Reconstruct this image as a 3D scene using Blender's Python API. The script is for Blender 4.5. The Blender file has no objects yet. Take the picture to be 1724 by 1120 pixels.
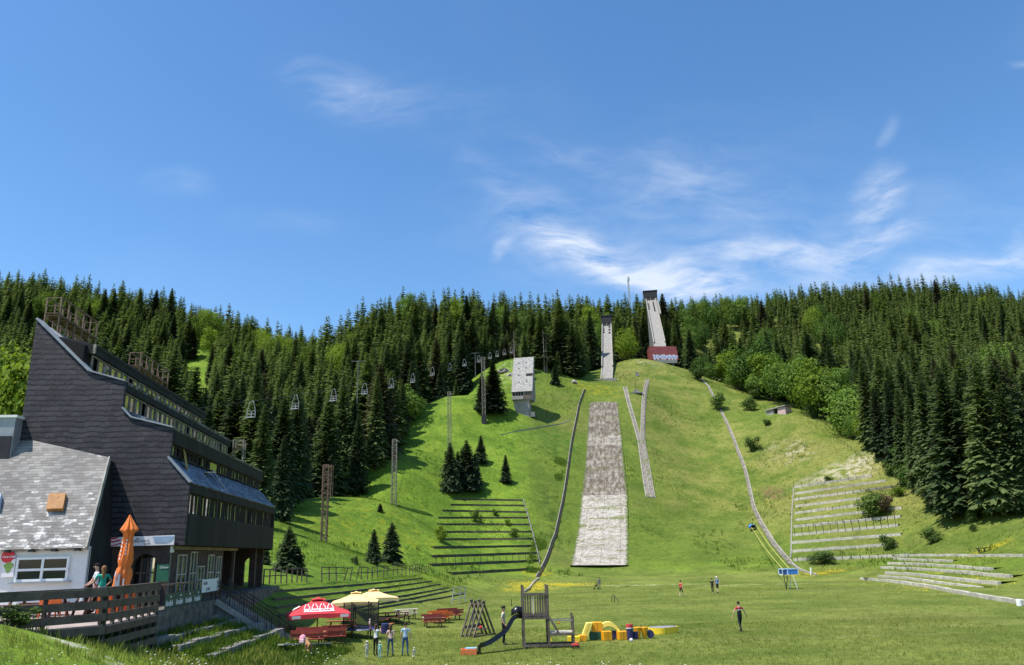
import bpy, bmesh, math, random
import numpy as np
from mathutils import Vector, Matrix
R = math.radians
rng = random.Random(11)
nrng = np.random.default_rng(7)
scene = bpy.context.scene
COL = scene.collection

# ------------------------------------------------------------------ camera
F = 1295.0; PITCH = R(15.99); ROLL = R(1.6); CAM = (0.0, 0.0, 5.5)
_R0 = Vector((1, 0, 0)); _U0 = Vector((0, -math.sin(PITCH), math.cos(PITCH))); _F0 = Vector((0, math.cos(PITCH), math.sin(PITCH)))
_CR = math.cos(ROLL) * _R0 - math.sin(ROLL) * _U0
_CU = math.sin(ROLL) * _R0 + math.cos(ROLL) * _U0
camd = bpy.data.cameras.new('camera'); cam = bpy.data.objects.new('camera', camd); COL.objects.link(cam)
camd.sensor_width = 36.0; camd.lens = F / 1724 * 36; camd.clip_start = 0.1; camd.clip_end = 5000
cam.matrix_world = Matrix(((_CR.x, _CU.x, -_F0.x, CAM[0]), (_CR.y, _CU.y, -_F0.y, CAM[1]), (_CR.z, _CU.z, -_F0.z, CAM[2]), (0, 0, 0, 1)))
scene.camera = cam

def ray(px, py):
    return _CR * ((px - 862) / F) + _CU * ((560 - py) / F) + _F0
def P(px, py, d):                       # world point seen at a pixel of the photo, d metres ahead
    r = ray(px, py); k = d / r.y
    return Vector((r.x * k, d, CAM[2] + r.z * k))
def PZ(px, py, z):                      # ... at a known height
    r = ray(px, py); k = (z - CAM[2]) / r.z
    return Vector((r.x * k, r.y * k, z))
def proj(x, y, z):                      # numpy: world -> pixel of the photo
    dx, dy, dz = x - CAM[0], y - CAM[1], z - CAM[2]
    w = dx * _F0.x + dy * _F0.y + dz * _F0.z
    return 862 + F * (dx * _CR.x + dy * _CR.y + dz * _CR.z) / w, 560 - F * (dx * _CU.x + dy * _CU.y + dz * _CU.z) / w, w

# ------------------------------------------------------------------ light
SUN_EL = R(64); SUN_H = Vector((-0.90, -0.44, 0)).normalized()
to_sun = Vector((SUN_H.x * math.cos(SUN_EL), SUN_H.y * math.cos(SUN_EL), math.sin(SUN_EL)))
sl = bpy.data.lights.new('sun', 'SUN'); sl.energy = 4.6; sl.angle = R(0.5); sl.color = (1.0, 0.955, 0.88)
so = bpy.data.objects.new('sun', sl); COL.objects.link(so); so.location = (-60, -40, 120)
so.rotation_euler = to_sun.to_track_quat('Z', 'Y').to_euler()
scene.view_settings.view_transform = 'Standard'; scene.view_settings.look = 'None'
scene.view_settings.exposure = 0.5; scene.view_settings.gamma = 1.0
scene.view_settings.use_curve_mapping = False
scene.cycles.max_bounces = 6; scene.cycles.transparent_max_bounces = 16; scene.cycles.use_denoising = True

# ------------------------------------------------------------------ node helper
class NT:
    def __init__(s, tree): s.t = tree; s.n = tree.nodes; s.l = tree.links
    def add(s, typ, **kw):
        nd = s.n.new(typ)
        for k, v in kw.items():
            if k.startswith('i_'): s.put(nd.inputs[k[2:]], v)
            elif k[0] == '_' : s.put(nd.inputs[int(k[1:])], v)
            else: setattr(nd, k, v)
        return nd
    def put(s, sock, v):
        if hasattr(v, 'is_output'): s.l.new(v, sock)
        else:
            try: sock.default_value = v
            except Exception: sock.default_value = (*v, 1.0)
    def math(s, op, a, b=0.0, clamp=False):
        return s.add('ShaderNodeMath', operation=op, use_clamp=clamp, _0=a, _1=b).outputs[0]
    def mix(s, f, a, b, mode='MIX'):
        nd = s.n.new('ShaderNodeMix'); nd.data_type = 'RGBA'; nd.blend_type = mode; nd.clamp_factor = True
        s.put(nd.inputs[0], f); s.put(nd.inputs[6], a); s.put(nd.inputs[7], b); return nd.outputs[2]
    def noise(s, vec, scale, detail=4.0, rough=0.55, dist=0.0):
        return s.add('ShaderNodeTexNoise', i_Vector=vec, i_Scale=scale, i_Detail=detail, i_Roughness=rough, i_Distortion=dist).outputs[0]
    def ramp(s, f, lo, hi, a=0.0, b=1.0, smooth=True):
        return s.add('ShaderNodeMapRange', interpolation_type='SMOOTHSTEP' if smooth else 'LINEAR', clamp=True, _0=f, _1=lo, _2=hi, _3=a, _4=b).outputs[0]
    def mapping(s, vec, loc=(0, 0, 0), rot=(0, 0, 0), sc=(1, 1, 1)):
        return s.add('ShaderNodeMapping', i_Vector=vec, i_Location=loc, i_Rotation=rot, i_Scale=sc).outputs[0]

# ------------------------------------------------------------------ sky with thin cirrus
world = bpy.data.worlds.new('World'); scene.world = world; world.use_nodes = True
w = NT(world.node_tree); w.n.clear()
sky = w.add('ShaderNodeTexSky', sky_type='NISHITA', sun_disc=False, sun_elevation=SUN_EL, sun_rotation=math.atan2(SUN_H.x, SUN_H.y) % (2 * math.pi),
            altitude=600, air_density=1.0, dust_density=0.5, ozone_density=1.2)
skyc = w.add('ShaderNodeHueSaturation', i_Hue=0.499, i_Saturation=1.24, i_Value=1.0, i_Color=sky.outputs[0]).outputs[0]
tc = w.add('ShaderNodeTexCoord').outputs['Generated']
sx = w.add('ShaderNodeSeparateXYZ', _0=tc)
yy = w.math('MAXIMUM', sx.outputs[1], 0.08)
ab = w.add('ShaderNodeCombineXYZ', _0=w.math('DIVIDE', sx.outputs[0], yy), _1=w.math('DIVIDE', sx.outputs[2], yy)).outputs[0]
def pxab(px, py):
    r = ray(px, py); return r.x / r.y, r.z / r.y
warp = w.add('ShaderNodeTexNoise', i_Vector=ab, i_Scale=4.0, i_Detail=3.0)
wv = w.add('ShaderNodeVectorMath', operation='SCALE', _0=w.add('ShaderNodeVectorMath', operation='SUBTRACT', _0=warp.outputs['Color'], _1=(0.5, 0.5, 0.5)).outputs[0])
wv.inputs['Scale'].default_value = 0.11
abw = w.add('ShaderNodeVectorMath', operation='ADD', _0=ab, _1=wv.outputs[0]).outputs[0]
# (pixel, half-length, half-width in px, tilt in the picture, strength)
CLOUDS = [((1040, 445), 175, 42, -24, 1.0), ((1160, 478), 120, 26, -6, .95), ((960, 415), 80, 30, -40, .75), ((1290, 425), 170, 34, 5, .62),
          ((1485, 325), 60, 46, 62, .8), ((1500, 405), 75, 26, 12, .55), ((1610, 462), 170, 26, 8, .78), ((1420, 450), 90, 26, 6, .5), ((1700, 420), 70, 22, 35, .45),
          ((590, 150), 130, 46, -20, .34), ((850, 412), 26, 13, 35, .6), ((870, 330), 120, 34, -28, .34), ((1150, 300), 150, 70, -10, .30),
          ((950, 258), 80, 28, 0, .26), ((290, 305), 60, 26, -10, .20), ((480, 370), 110, 30, -5, .13), ((1485, 225), 30, 14, 60, .3), ((1715, 110), 25, 12, 0, .3),
          ((1090, 410), 330, 120, -8, .26), ((1520, 400), 280, 120, 5, .24), ((720, 180), 260, 90, -25, .12), ((1250, 250), 260, 110, 0, .10)]
tot = None
for (c, hl, hw, tilt, k) in CLOUDS:
    a0, b0 = pxab(*c)
    s_ = F * 1.0
    m = w.add('ShaderNodeVectorMath', operation='SUBTRACT', _0=abw, _1=(a0, b0, 0)).outputs[0]
    m = w.add('ShaderNodeVectorRotate', rotation_type='Z_AXIS', i_Vector=m, i_Angle=-R(tilt)).outputs[0]
    m = w.add('ShaderNodeVectorMath', operation='MULTIPLY', _0=m, _1=(s_ / hl / 1.15, s_ / hw / 1.15, 0)).outputs[0]
    ln = w.add('ShaderNodeVectorMath', operation='LENGTH', _0=m).outputs['Value']
    v = w.ramp(ln, 1.45, 0.0, 0.0, k)
    tot = v if tot is None else w.math('ADD', tot, v)
n1 = w.noise(w.mapping(abw, rot=(0, 0, R(24)), sc=(1.0, 2.4, 1)), 9.0, 8.0, 0.62, 0.5)
n2 = w.noise(w.mapping(abw, rot=(0, 0, R(-58)), sc=(0.8, 3.2, 1)), 14.0, 6.0, 0.6, 0.3)
nn = w.math('ADD', w.math('MULTIPLY', n1, 0.62), w.math('MULTIPLY', n2, 0.38))
cm = w.math('MULTIPLY', w.ramp(nn, 0.34, 0.72, 0.0, 1.0, False), tot)
cm = w.math('ADD', cm, w.ramp(w.noise(abw, 2.2, 3.0), 0.5, 0.75, 0.0, 0.05))
cm = w.math('MINIMUM', w.math('POWER', cm, 1.15), 0.74)
cloudc = w.mix(cm, skyc, (4.6, 4.85, 5.3))
bg = w.add('ShaderNodeBackground', i_Color=cloudc, i_Strength=0.15)
w.l.new(bg.outputs[0], w.add('ShaderNodeOutputWorld').inputs[0])
# ------------------------------------------------------------------ object helpers
def tag(o, label=None, cat=None, group=None, kind=None):
    if label: o['label'] = label
    if cat: o['category'] = cat
    if group: o['group'] = group
    if kind: o['kind'] = kind
    return o
def thing(name, label, cat, loc=(0, 0, 0), rz=0.0, group=None):
    o = bpy.data.objects.new(name, None); COL.objects.link(o)
    o.empty_display_size = 0.2
    o.location = loc; o.rotation_euler = (0, 0, rz)
    return tag(o, label, cat, group)
def kids(o, table):
    return table.get(o, [])
def copy_tree(o, loc=None, rz=None, label=None, scale=None, group=None, parent=None):
    c = o.copy(); COL.objects.link(c)
    if parent: c.parent = parent
    if loc is not None: c.location = loc
    if rz is not None: c.rotation_euler = (0, 0, rz)
    if scale is not None: c.scale = (scale, scale, scale) if not hasattr(scale, '__len__') else scale
    if label: c['label'] = label
    if group: c['group'] = group
    for ch in list(o.children): copy_tree(ch, parent=c)
    return c

class MB:
    """collects shapes; build() links them as ONE mesh object"""
    def __init__(s, org=(0, 0, 0)):
        s.v = []; s.f = []; s.o = Vector(org); s.mi = []; s.cur = 0
    def add(s, vs, fs):
        b = len(s.v); s.v.extend([Vector(p) - s.o for p in vs])
        for f in fs: s.f.append(tuple(b + i for i in f)); s.mi.append(s.cur)
    def box(s, c, size, X=(1, 0, 0), Y=(0, 1, 0), Z=(0, 0, 1), taper=1.0):
        c = Vector(c); X = Vector(X) * size[0] / 2; Y = Vector(Y) * size[1] / 2; Z = Vector(Z) * size[2] / 2
        t = taper
        vs = [c - X - Y - Z, c + X - Y - Z, c + X + Y - Z, c - X + Y - Z, c - X * t - Y * t + Z, c + X * t - Y * t + Z, c + X * t + Y * t + Z, c - X * t + Y * t + Z]
        s.add(vs, [(3, 2, 1, 0), (4, 5, 6, 7), (0, 1, 5, 4), (1, 2, 6, 5), (2, 3, 7, 6), (3, 0, 4, 7)])
    def bar(s, p, q, w, h=None, up=(0, 0, 1)):
        p = Vector(p); q = Vector(q); d = q - p; L = d.length
        if L < 1e-6: return
        d /= L; up = Vector(up)
        if abs(d.dot(up)) > 0.98: up = Vector((0, 1, 0)) if abs(d.y) < 0.9 else Vector((1, 0, 0))
        sd = d.cross(up).normalized(); u2 = sd.cross(d)
        s.box((p + q) / 2, (L, w, h or w), d, sd, u2)
    def tube(s, pts, r, n=8, cap=True):
        pts = [Vector(p) for p in pts]; m = len(pts)
        rs = r if hasattr(r, '__len__') else [r] * m
        vs = []; prev = None
        for i, p in enumerate(pts):
            t = (pts[min(i + 1, m - 1)] - pts[max(i - 1, 0)]).normalized()
            a = prev if prev is not None else (Vector((1, 0, 0)) if abs(t.x) < 0.9 else Vector((0, 1, 0)))
            a = (a - t * a.dot(t)).normalized(); prev = a; b = t.cross(a)
            for k in range(n):
                an = 2 * math.pi * k / n
                vs.append(p + (a * math.cos(an) + b * math.sin(an)) * rs[i])
        fs = [(i * n + k, i * n + (k + 1) % n, (i + 1) * n + (k + 1) % n, (i + 1) * n + k) for i in range(m - 1) for k in range(n)]
        if cap: fs += [tuple(range(n - 1, -1, -1)), tuple((m - 1) * n + k for k in range(n))]
        s.add(vs, fs)
    def lathe(s, c, prof, n=16, cap=True):
        c = Vector(c); vs = []
        for (r, z) in prof:
            for k in range(n):
                a = 2 * math.pi * k / n; vs.append(c + Vector((r * math.cos(a), r * math.sin(a), z)))
        m = len(prof)
        fs = [(i * n + k, i * n + (k + 1) % n, (i + 1) * n + (k + 1) % n, (i + 1) * n + k) for i in range(m - 1) for k in range(n)]
        if cap: fs += [tuple(range(n - 1, -1, -1)), tuple((m - 1) * n + k for k in range(n))]
        s.add(vs, fs)
    def prism(s, poly, ext):
        """closed polygon (3-D points) extruded by vector ext"""
        poly = [Vector(p) for p in poly]; e = Vector(ext); n = len(poly)
        s.add(poly + [p + e for p in poly], [tuple(range(n - 1, -1, -1)), tuple(range(n, 2 * n))] + [(i, (i + 1) % n, n + (i + 1) % n, n + i) for i in range(n)])
    def grid(s, rows):
        m = len(rows); n = len(rows[0])
        s.add([p for r in rows for p in r], [(i * n + k, i * n + k + 1, (i + 1) * n + k + 1, (i + 1) * n + k) for i in range(m - 1) for k in range(n - 1)])
    def build(s, name, mat, parent=None, smooth=False, bevel=0.0):
        me = bpy.data.meshes.new(name); me.from_pydata([tuple(p) for p in s.v], [], s.f); 
        mats = mat if isinstance(mat, (list, tuple)) else [mat]
        for m in mats: me.materials.append(m)
        if len(mats) > 1: me.polygons.foreach_set('material_index', s.mi)
        bm = bmesh.new(); bm.from_mesh(me); bmesh.ops.recalc_face_normals(bm, faces=bm.faces)
        bm.to_mesh(me); bm.free()
        if smooth: me.polygons.foreach_set('use_smooth', [True] * len(me.polygons))
        me.update()
        o = bpy.data.objects.new(name, me); COL.objects.link(o)
        if parent: o.parent = parent
        if bevel:
            b = o.modifiers.new('bevel', 'BEVEL'); b.width = bevel; b.segments = 2; b.limit_method = 'ANGLE'
        return o
def np_mesh(name, V, Q, mat, attrs=None, parent=None, smooth=False, k=4):
    me = bpy.data.meshes.new(name); nV = len(V); nQ = len(Q)
    me.vertices.add(nV); me.vertices.foreach_set('co', np.ascontiguousarray(V, dtype=np.float32).ravel())
    me.loops.add(nQ * k); me.loops.foreach_set('vertex_index', np.ascontiguousarray(Q, dtype=np.int32).ravel())
    me.polygons.add(nQ); me.polygons.foreach_set('loop_start', np.arange(0, nQ * k, k, dtype=np.int32))
    me.update(calc_edges=True)
    me.polygons.foreach_set('use_smooth', np.full(nQ, bool(smooth)))
    for nm, arr in (attrs or {}).items():
        a = me.attributes.new(nm, 'FLOAT', 'POINT'); a.data.foreach_set('value', np.ascontiguousarray(arr, dtype=np.float32))
    me.materials.append(mat)
    o = bpy.data.objects.new(name, me); COL.objects.link(o)
    if parent: o.parent = parent
    return o

# ------------------------------------------------------------------ materials
def newmat(name):
    m = bpy.data.materials.new(name); m.use_nodes = True; nt = NT(m.node_tree); nt.n.clear()
    out = nt.add('ShaderNodeOutputMaterial'); b = nt.add('ShaderNodeBsdfPrincipled')
    nt.l.new(b.outputs[0], out.inputs[0]); return m, nt, b, out
def bumpn(nt, b, h, strength, dist=0.02):
    nt.l.new(nt.add('ShaderNodeBump', i_Height=h, i_Strength=strength, i_Distance=dist).outputs[0], b.inputs['Normal'])
def plain(name, c, rough=0.7, var=0.18, scale=3.0, metal=0.0, bump=0.0, spec=0.4, streak=False):
    m, nt, b, _ = newmat(name)
    pos = nt.add('ShaderNodeTexCoord').outputs['Object']
    if streak: pos = nt.mapping(pos, sc=(1, 1, 0.15))
    f = nt.noise(pos, scale, 6.0, 0.65)
    f2 = nt.noise(pos, scale * 7, 3.0, 0.6)
    ff = nt.math('ADD', nt.math('MULTIPLY', f, 0.7), nt.math('MULTIPLY', f2, 0.3))
    lo = tuple(max(0, x * (1 - var * 1.8)) for x in c); hi = tuple(min(1, x * (1 + var * 1.4)) for x in c)
    nt.put(b.inputs['Base Color'], nt.mix(nt.ramp(ff, 0.32, 0.68, 0, 1, False), (*lo, 1), (*hi, 1)))
    b.inputs['Roughness'].default_value = rough; b.inputs['Metallic'].default_value = metal
    b.inputs['Specular IOR Level'].default_value = spec
    if bump: bumpn(nt, b, ff, bump)
    return m
M = {}
def mk(k, *a, **kw):
    M[k] = plain(k, *a, **kw)
mk('white_wall', (.78, .77, .74), .85, .06, 1.5, bump=.15)
mk('white_paint', (.8, .8, .78), .5, .05, 4)
mk('dark_panel', (.030, .030, .028), .8, .30, 1.2, spec=.15, streak=True)
mk('black_metal', (.02, .02, .022), .5, .3, 5, spec=.4)
mk('brown_wall', (.075, .052, .042), .85, .3, 2.5, bump=.2)
mk('dark_inside', (.012, .011, .010), .9, .3, 2)
mk('rust', (.19, .125, .09), .85, .45, 3, bump=.2)
mk('rust_light', (.27, .235, .19), .85, .4, 2.0, bump=.2)
mk('dark_frame', (.05, .042, .036), .8, .3, 3)
mk('seat_stone', (.215, .205, .185), .95, .35, 1.5, bump=.5)
mk('steel', (.42, .43, .44), .45, .2, 5, metal=.6)
mk('lift_white', (.42, .44, .44), .5, .2, 4)
mk('concrete', (.265, .25, .225), .92, .25, 1.2, bump=.35)
mk('concrete_light', (.32, .30, .265), .92, .24, 1.4, bump=.35)
mk('concrete_dark', (.20, .195, .18), .92, .35, 1.0, bump=.35)
mk('sleeper', (.095, .080, .060), .95, .5, 1.4, bump=.5)
mk('fence_wood', (.115, .083, .066), .75, .30, 2.0, bump=.3, streak=False)
mk('deck_wood', (.36, .29, .26), .8, .2, 2.0)
mk('grey_wood', (.145, .115, .09), .85, .38, 5, bump=.4, streak=True)
mk('table_wood', (.42, .15, .05), .6, .25, 4)
mk('table_red', (.34, .055, .04), .6, .25, 4)
mk('table_dark', (.12, .05, .035), .7, .3, 4)
mk('table_pale', (.50, .46, .38), .75, .2, 4)
mk('orange_cloth', (.80, .205, .04), .75, .10, 2.5)
mk('cream_cloth', (.92, .66, .30), .7, .06, 2.0)
mk('red_cloth', (.66, .045, .055), .65, .08, 2.0)
mk('white_print', (.85, .80, .80), .6, .03, 3)
mk('red_print', (.55, .04, .07), .6, .1, 3)
mk('blue_print', (.35, .46, .60), .6, .1, 3)
mk('black_print', (.02, .02, .02), .7, .1, 3)
mk('green_board', (.02, .13, .07), .55, .15, 3)
mk('green_banner', (.012, .075, .06), .55, .2, 3)
mk('yellow_foam', (.86, .60, .03), .5, .06, 2)
mk('light_yellow_foam', (.90, .74, .16), .5, .06, 2)
mk('orange_foam', (.80, .36, .01), .5, .06, 2)
mk('navy_foam', (.03, .03, .11), .55, .15, 2)
mk('red_foam', (.55, .05, .06), .55, .1, 2)
mk('green_foam', (.01, .09, .05), .55, .15, 2)
mk('slide_black', (.010, .010, .011), .28, .2, 3, spec=.5)
mk('blue_paint', (.05, .20, .55), .45, .12, 3)
mk('navy_paint', (.03, .07, .22), .45, .12, 3)
mk('orange_paint', (.75, .20, .07), .5, .12, 3)
mk('sand', (.62, .55, .42), .95, .1, 8)
mk('maroon', (.165, .036, .036), .75, .14, .7)
mk('roof_black', (.028, .026, .032), .75, .25, 1)
mk('skylight', (.36, .17, .055), .7, .2, 5)
mk('zinc', (.33, .34, .36), .5, .15, 2, metal=.3)
mk('rubble', (.13, .12, .105), .95, .5, 2.2, bump=1.0)
mk('pink_paint', (.55, .38, .36), .8, .2, 2)
mk('graffiti', (.40, .41, .47), .8, .15, 2)
mk('graffiti_teal', (.08, .30, .36), .8, .4, 2)
mk('cable', (.05, .05, .05), .6, .1, 3)
mk('yellow_cord', (.60, .55, .15), .6, .1, 3)
mk('yellow_board', (.45, .32, .08), .7, .3, 2)
mk('chair_orange', (.80, .16, .03), .55, .1, 3)
mk('skin', (.50, .30, .21), .6, .08, 8)
mk('trunk', (.085, .062, .046), .95, .4, 3, bump=.6)
mk('dead_trunk', (.26, .22, .18), .95, .3, 3, bump=.5)

def glass(name, c=(.02, .024, .02), rough=.04):
    m, nt, b, _ = newmat(name)
    pos = nt.add('ShaderNodeTexCoord').outputs['Object']
    f = nt.noise(pos, 1.3, 3.0)
    nt.put(b.inputs['Base Color'], nt.mix(f, c, tuple(x * 2.2 for x in c)))
    b.inputs['Roughness'].default_value = rough; b.inputs['Specular IOR Level'].default_value = .9; b.inputs['IOR'].default_value = 3.4
    bumpn(nt, b, nt.noise(pos, .9, 2.0), .05, .05)
    return m
M['glass'] = glass('window_glass'); M['glass_dark'] = glass('dark_window_glass', (.012, .014, .014))
M['glass_dark'].node_tree.nodes['Principled BSDF'].inputs['IOR'].default_value = 1.4; M['glass_dark'].node_tree.nodes['Principled BSDF'].inputs['Specular IOR Level'].default_value = .5
def slate(name, lo, hi, line, bw, bh, worn=None, wornk=(.62, .72), rough=.75, bump=.6, lw=.16):
    """courses of slate: UV map 'st' in metres, v up the slope"""
    m, nt, b, _ = newmat(name)
    uv = nt.add('ShaderNodeUVMap', uv_map='st').outputs[0]
    sp = nt.add('ShaderNodeSeparateXYZ', _0=uv); U_, V_ = sp.outputs[0], sp.outputs[1]
    w1 = nt.noise(nt.mapping(uv, sc=(1, .35, 1)), 1.5, 4.0, .65)
    vw = nt.math('ADD', V_, nt.math('MULTIPLY', nt.math('SUBTRACT', w1, .5), bh * 1.1))
    rowf = nt.math('DIVIDE', vw, bh); rown = nt.math('FLOOR', rowf); fr = nt.math('SUBTRACT', rowf, rown)
    uo = nt.math('ADD', nt.math('DIVIDE', U_, bw), nt.math('MULTIPLY', rown, .37)); cell = nt.math('FLOOR', uo); fu = nt.math('SUBTRACT', uo, cell)
    rnd = nt.add('ShaderNodeTexWhiteNoise', noise_dimensions='2D', i_Vector=nt.add('ShaderNodeCombineXYZ', _0=cell, _1=rown).outputs[0]).outputs[0]
    col = nt.mix(nt.ramp(rnd, .1, .9), lo, hi)
    col = nt.mix(nt.ramp(nt.noise(uv, .5, 5.0, .6), .3, .7), col, nt.mix(1.0, col, (.70, .70, .72, 1), 'MULTIPLY'))
    edge = nt.ramp(nt.math('ADD', fr, nt.math('MULTIPLY', nt.math('SUBTRACT', rnd, .5), .16)), lw, lw * .45)  # dark lower band of each course: shadow under the slate lip, painted in
    joint = nt.math('MULTIPLY', nt.ramp(fu, .05, .02), .45)
    if worn:
        nz = nt.add('ShaderNodeTexNoise', i_Vector=nt.mapping(uv, sc=(1.0, 2.4, 1)), i_Scale=1.9, i_Detail=8.0, i_Roughness=.74).outputs[0]
        low = nt.ramp(V_, 4.0, .0, -.04, .085, False)
        wf = nt.ramp(nt.math('ADD', nt.math('ADD', nz, low), nt.math('MULTIPLY', nt.math('SUBTRACT', rnd, .5), .10)), wornk[0], wornk[1])
        col = nt.mix(wf, col, worn)
    col = nt.mix(nt.math('MAXIMUM', edge, joint), col, line)
    nt.put(b.inputs['Base Color'], col); b.inputs['Roughness'].default_value = rough; b.inputs['Specular IOR Level'].default_value = .3
    h = nt.math('ADD', nt.math('MULTIPLY', nt.math('SUBTRACT', 1.0, fr), .8), nt.math('MULTIPLY', nt.noise(uv, 6, 3.0), .25))
    h = nt.math('ADD', h, nt.math('MULTIPLY', rnd, .25))
    bumpn(nt, b, h, bump, .05)
    return m
M['slate_dark'] = slate('dark_slate', (.029, .026, .030, 1), (.046, .041, .048, 1), (.006, .006, .008, 1), .42, .27, rough=.6, lw=.38, bump=1.0)
M['slate_blue'] = slate('blue_slate', (.05, .06, .085, 1), (.10, .12, .16, 1), (.015, .016, .02, 1), .5, .3, (.22, .26, .33, 1), (.55, .66), .5)
M['slate_grey'] = slate('grey_slate', (.205, .192, .178, 1), (.295, .28, .26, 1), (.125, .118, .11, 1), .30, .17, (.55, .54, .52, 1), (.58, .66), .85, lw=.2)
def setuv(o, O, U, V):
    """write a metric UV map 'st' : u along U, v along V from origin O (local coords)"""
    me = o.data; uv = me.uv_layers.new(name='st'); O = Vector(O); U = Vector(U); V = Vector(V)
    for li, l in enumerate(me.loops):
        p = me.vertices[l.vertex_index].co - O
        uv.data[li].uv = (p.dot(U), p.dot(V))
    return o
# ------------------------------------------------------------------ terrain
CP = []           # control points: world x, y, z
def cp(px, py, d, dz=0.0):
    p = P(px, py, d); CP.append((p.x, p.y, p.z + dz))
def cw(x, y, z): CP.append((x, y, z))
# the plain
for y in (38, 48, 60, 75, 90, 105):
    for x in (-4, 8, 22, 36): cw(x, y, 0.0)
for y in (75, 90, 105, 118): cw(48, y, 0.0)
for y in (58, 68, 78, 92): cw(-9, y, 0.25)
for x in (-5, 8, 22, 36, 50): cw(x, 120, 0.1)
cw(42, 40, 0); cw(44, 58, 0); cw(60, 45, .5); cw(80, 40, 1.2); cw(60, 20, 2); cw(100, 60, 5)
cw(0, 0, 3.9); cw(-12, 5, 3.7); cw(-25, 5, 4); cw(15, 5, 3.2); cw(0, 15, 2.9); cw(-8, 17, 2.3); cw(12, 22, 1.4); cw(0, 28, .9); cw(20, 30, .3); cw(-60, 0, 5); cw(60, 0, 4)
# bottom-left: bank below the wooden deck, seating steps, hotel apron
cw(-9, 27, 1.2); cp(-60, 1046, 21); cp(0, 1054, 22); cp(60, 1069, 23); cp(120, 1084, 24); cp(200, 1098, 25.6); cp(300, 1107, 28); cp(0, 1100, 19.5); cp(150, 1112, 22); cw(-9, 21, 1.9); cw(-14.5, 31, 1.95); cw(-11, 31, 1.5); cw(-7, 33, .9); cw(-24, 30, 2.6); cw(-30, 36, 3.0)
for y in (31, 35, 39, 42): cw(-15.3, y, 2.45); cw(-14.2, y, 2.15); cw(-13.0, y, 1.85); cw(-11.9, y, 1.4); cw(-10.6, y, .95); cw(-8.5, y, .4); cw(-17, y, 2.9)
for y in (38, 44, 50): cw(-22, y, 3.1)
for y in (46, 51, 56): cw(-17.6, y, 3.0); cw(-15.2, y, 2.0 if y < 50 else 1.5); cw(-12.5, y, .95); cw(-10, y, .55)
cw(-30, 45, 3.2); cw(-30, 60, 3.3); cw(-50, 45, 4.0); cw(-50, 60, 5); cw(-24, 58, 3.4)
for px, py, d in ((485, 981, 65.6), (600, 978, 83), (660, 973, 98), (720, 967.5, 115), (450, 984, 62)): cp(px, py, d)      # fence line above the left bowl
for px, py, d in ((460, 998, 60), (712, 975, 109), (600, 986.5, 79.5), (660, 980.5, 94), (462, 1012, 57), (600, 996.5, 75), (728, 980, 107), (660, 989, 90), (465, 1026, 55), (600, 1007, 72), (742, 985, 105.5), (660, 998, 86), (470, 1040, 53), (600, 1018, 69.5), (755, 991, 103), (545, 1036, 62), (650, 1017, 78), (764, 995, 100.5), (612, 1030, 73), (700, 1015, 88), (782, 1001, 100)): cp(px, py, d)
# left meadow
cp(470, 945, 88); cp(475, 905, 106); cp(545, 912, 124); cp(600, 935, 120); cp(735, 966, 131); cp(905, 966, 142); cp(663, 850, 166); cp(600, 870, 146)
cp(790, 838, 196); cp(885, 842, 197); cp(757, 775, 213); cp(815, 712, 240); cp(885, 698, 248); cp(905, 642, 276); cp(960, 642, 286); cp(800, 690, 244); cp(745, 668, 252)
cp(850, 760, 224); cp(700, 702, 236); cp(640, 775, 197); cp(560, 835, 155); cp(465, 882, 122); cp(700, 790, 196); cp(840, 612, 300); cp(870, 606, 308); cp(930, 700, 256); cp(735, 900, 172)
cp(905, 902, 173); cp(820, 975, 128)
# small landing hill
for py, d in ((955, 160), (930, 172), (880, 190), (835, 207), (760, 236), (700, 261), (675, 272), (655, 284), (640, 302)):
    cp(1012, py, d)
    if py < 950: cp(1075, py, d * 1.01)
for px, py, d in ((905, 975, 142), (940, 905, 178), (950, 850, 200), (955, 800, 218), (965, 740, 241), (975, 685, 263), (985, 655, 280)): cp(px, py, d)
# big landing hill
for px, py, d in ((1200, 975, 138), (1200, 950, 160), (1190, 915, 180), (1180, 880, 199), (1160, 800, 234), (1150, 740, 260), (1140, 690, 283), (1130, 650, 304), (1122, 625, 321), (1118, 611, 336)): cp(px, py, d)
for px, py, d in ((1176, 633, 322), (1192, 655, 305), (1215, 697, 282), (1231, 732, 264), (1252, 787, 238), (1267, 856, 207), (1301, 916, 176), (1331, 952, 150)): cp(px, py, d)
cp(1060, 605, 338); cp(1040, 640, 303); cp(1065, 640, 305)
# right hill
cp(1307, 698, 264); cp(1250, 680, 290); cp(1360, 705, 255); cp(1440, 742, 222); cp(1500, 775, 198); cp(1560, 828, 167); cp(1640, 857, 143); cp(1724, 860, 134); cp(1800, 860, 128)
cp(1290, 800, 226); cp(1340, 815, 205); cp(1465, 802, 198); cp(1335, 945, 150); cp(1510, 938, 142); cp(1400, 760, 222); cp(1330, 740, 246); cp(1520, 870, 160); cp(1335, 880, 176)
cp(1560, 905, 144); cp(1660, 926, 118); cp(1724, 937, 104); cp(1724, 897, 117); cp(1590, 937, 124); cp(1448, 976, 126); cp(1724, 1019, 68); cp(1600, 998, 91); cp(1500, 941, 138); cp(1400, 950, 147); cp(1420, 968, 134)
cp(1800, 1040, 58); cp(1850, 950, 92)
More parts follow.
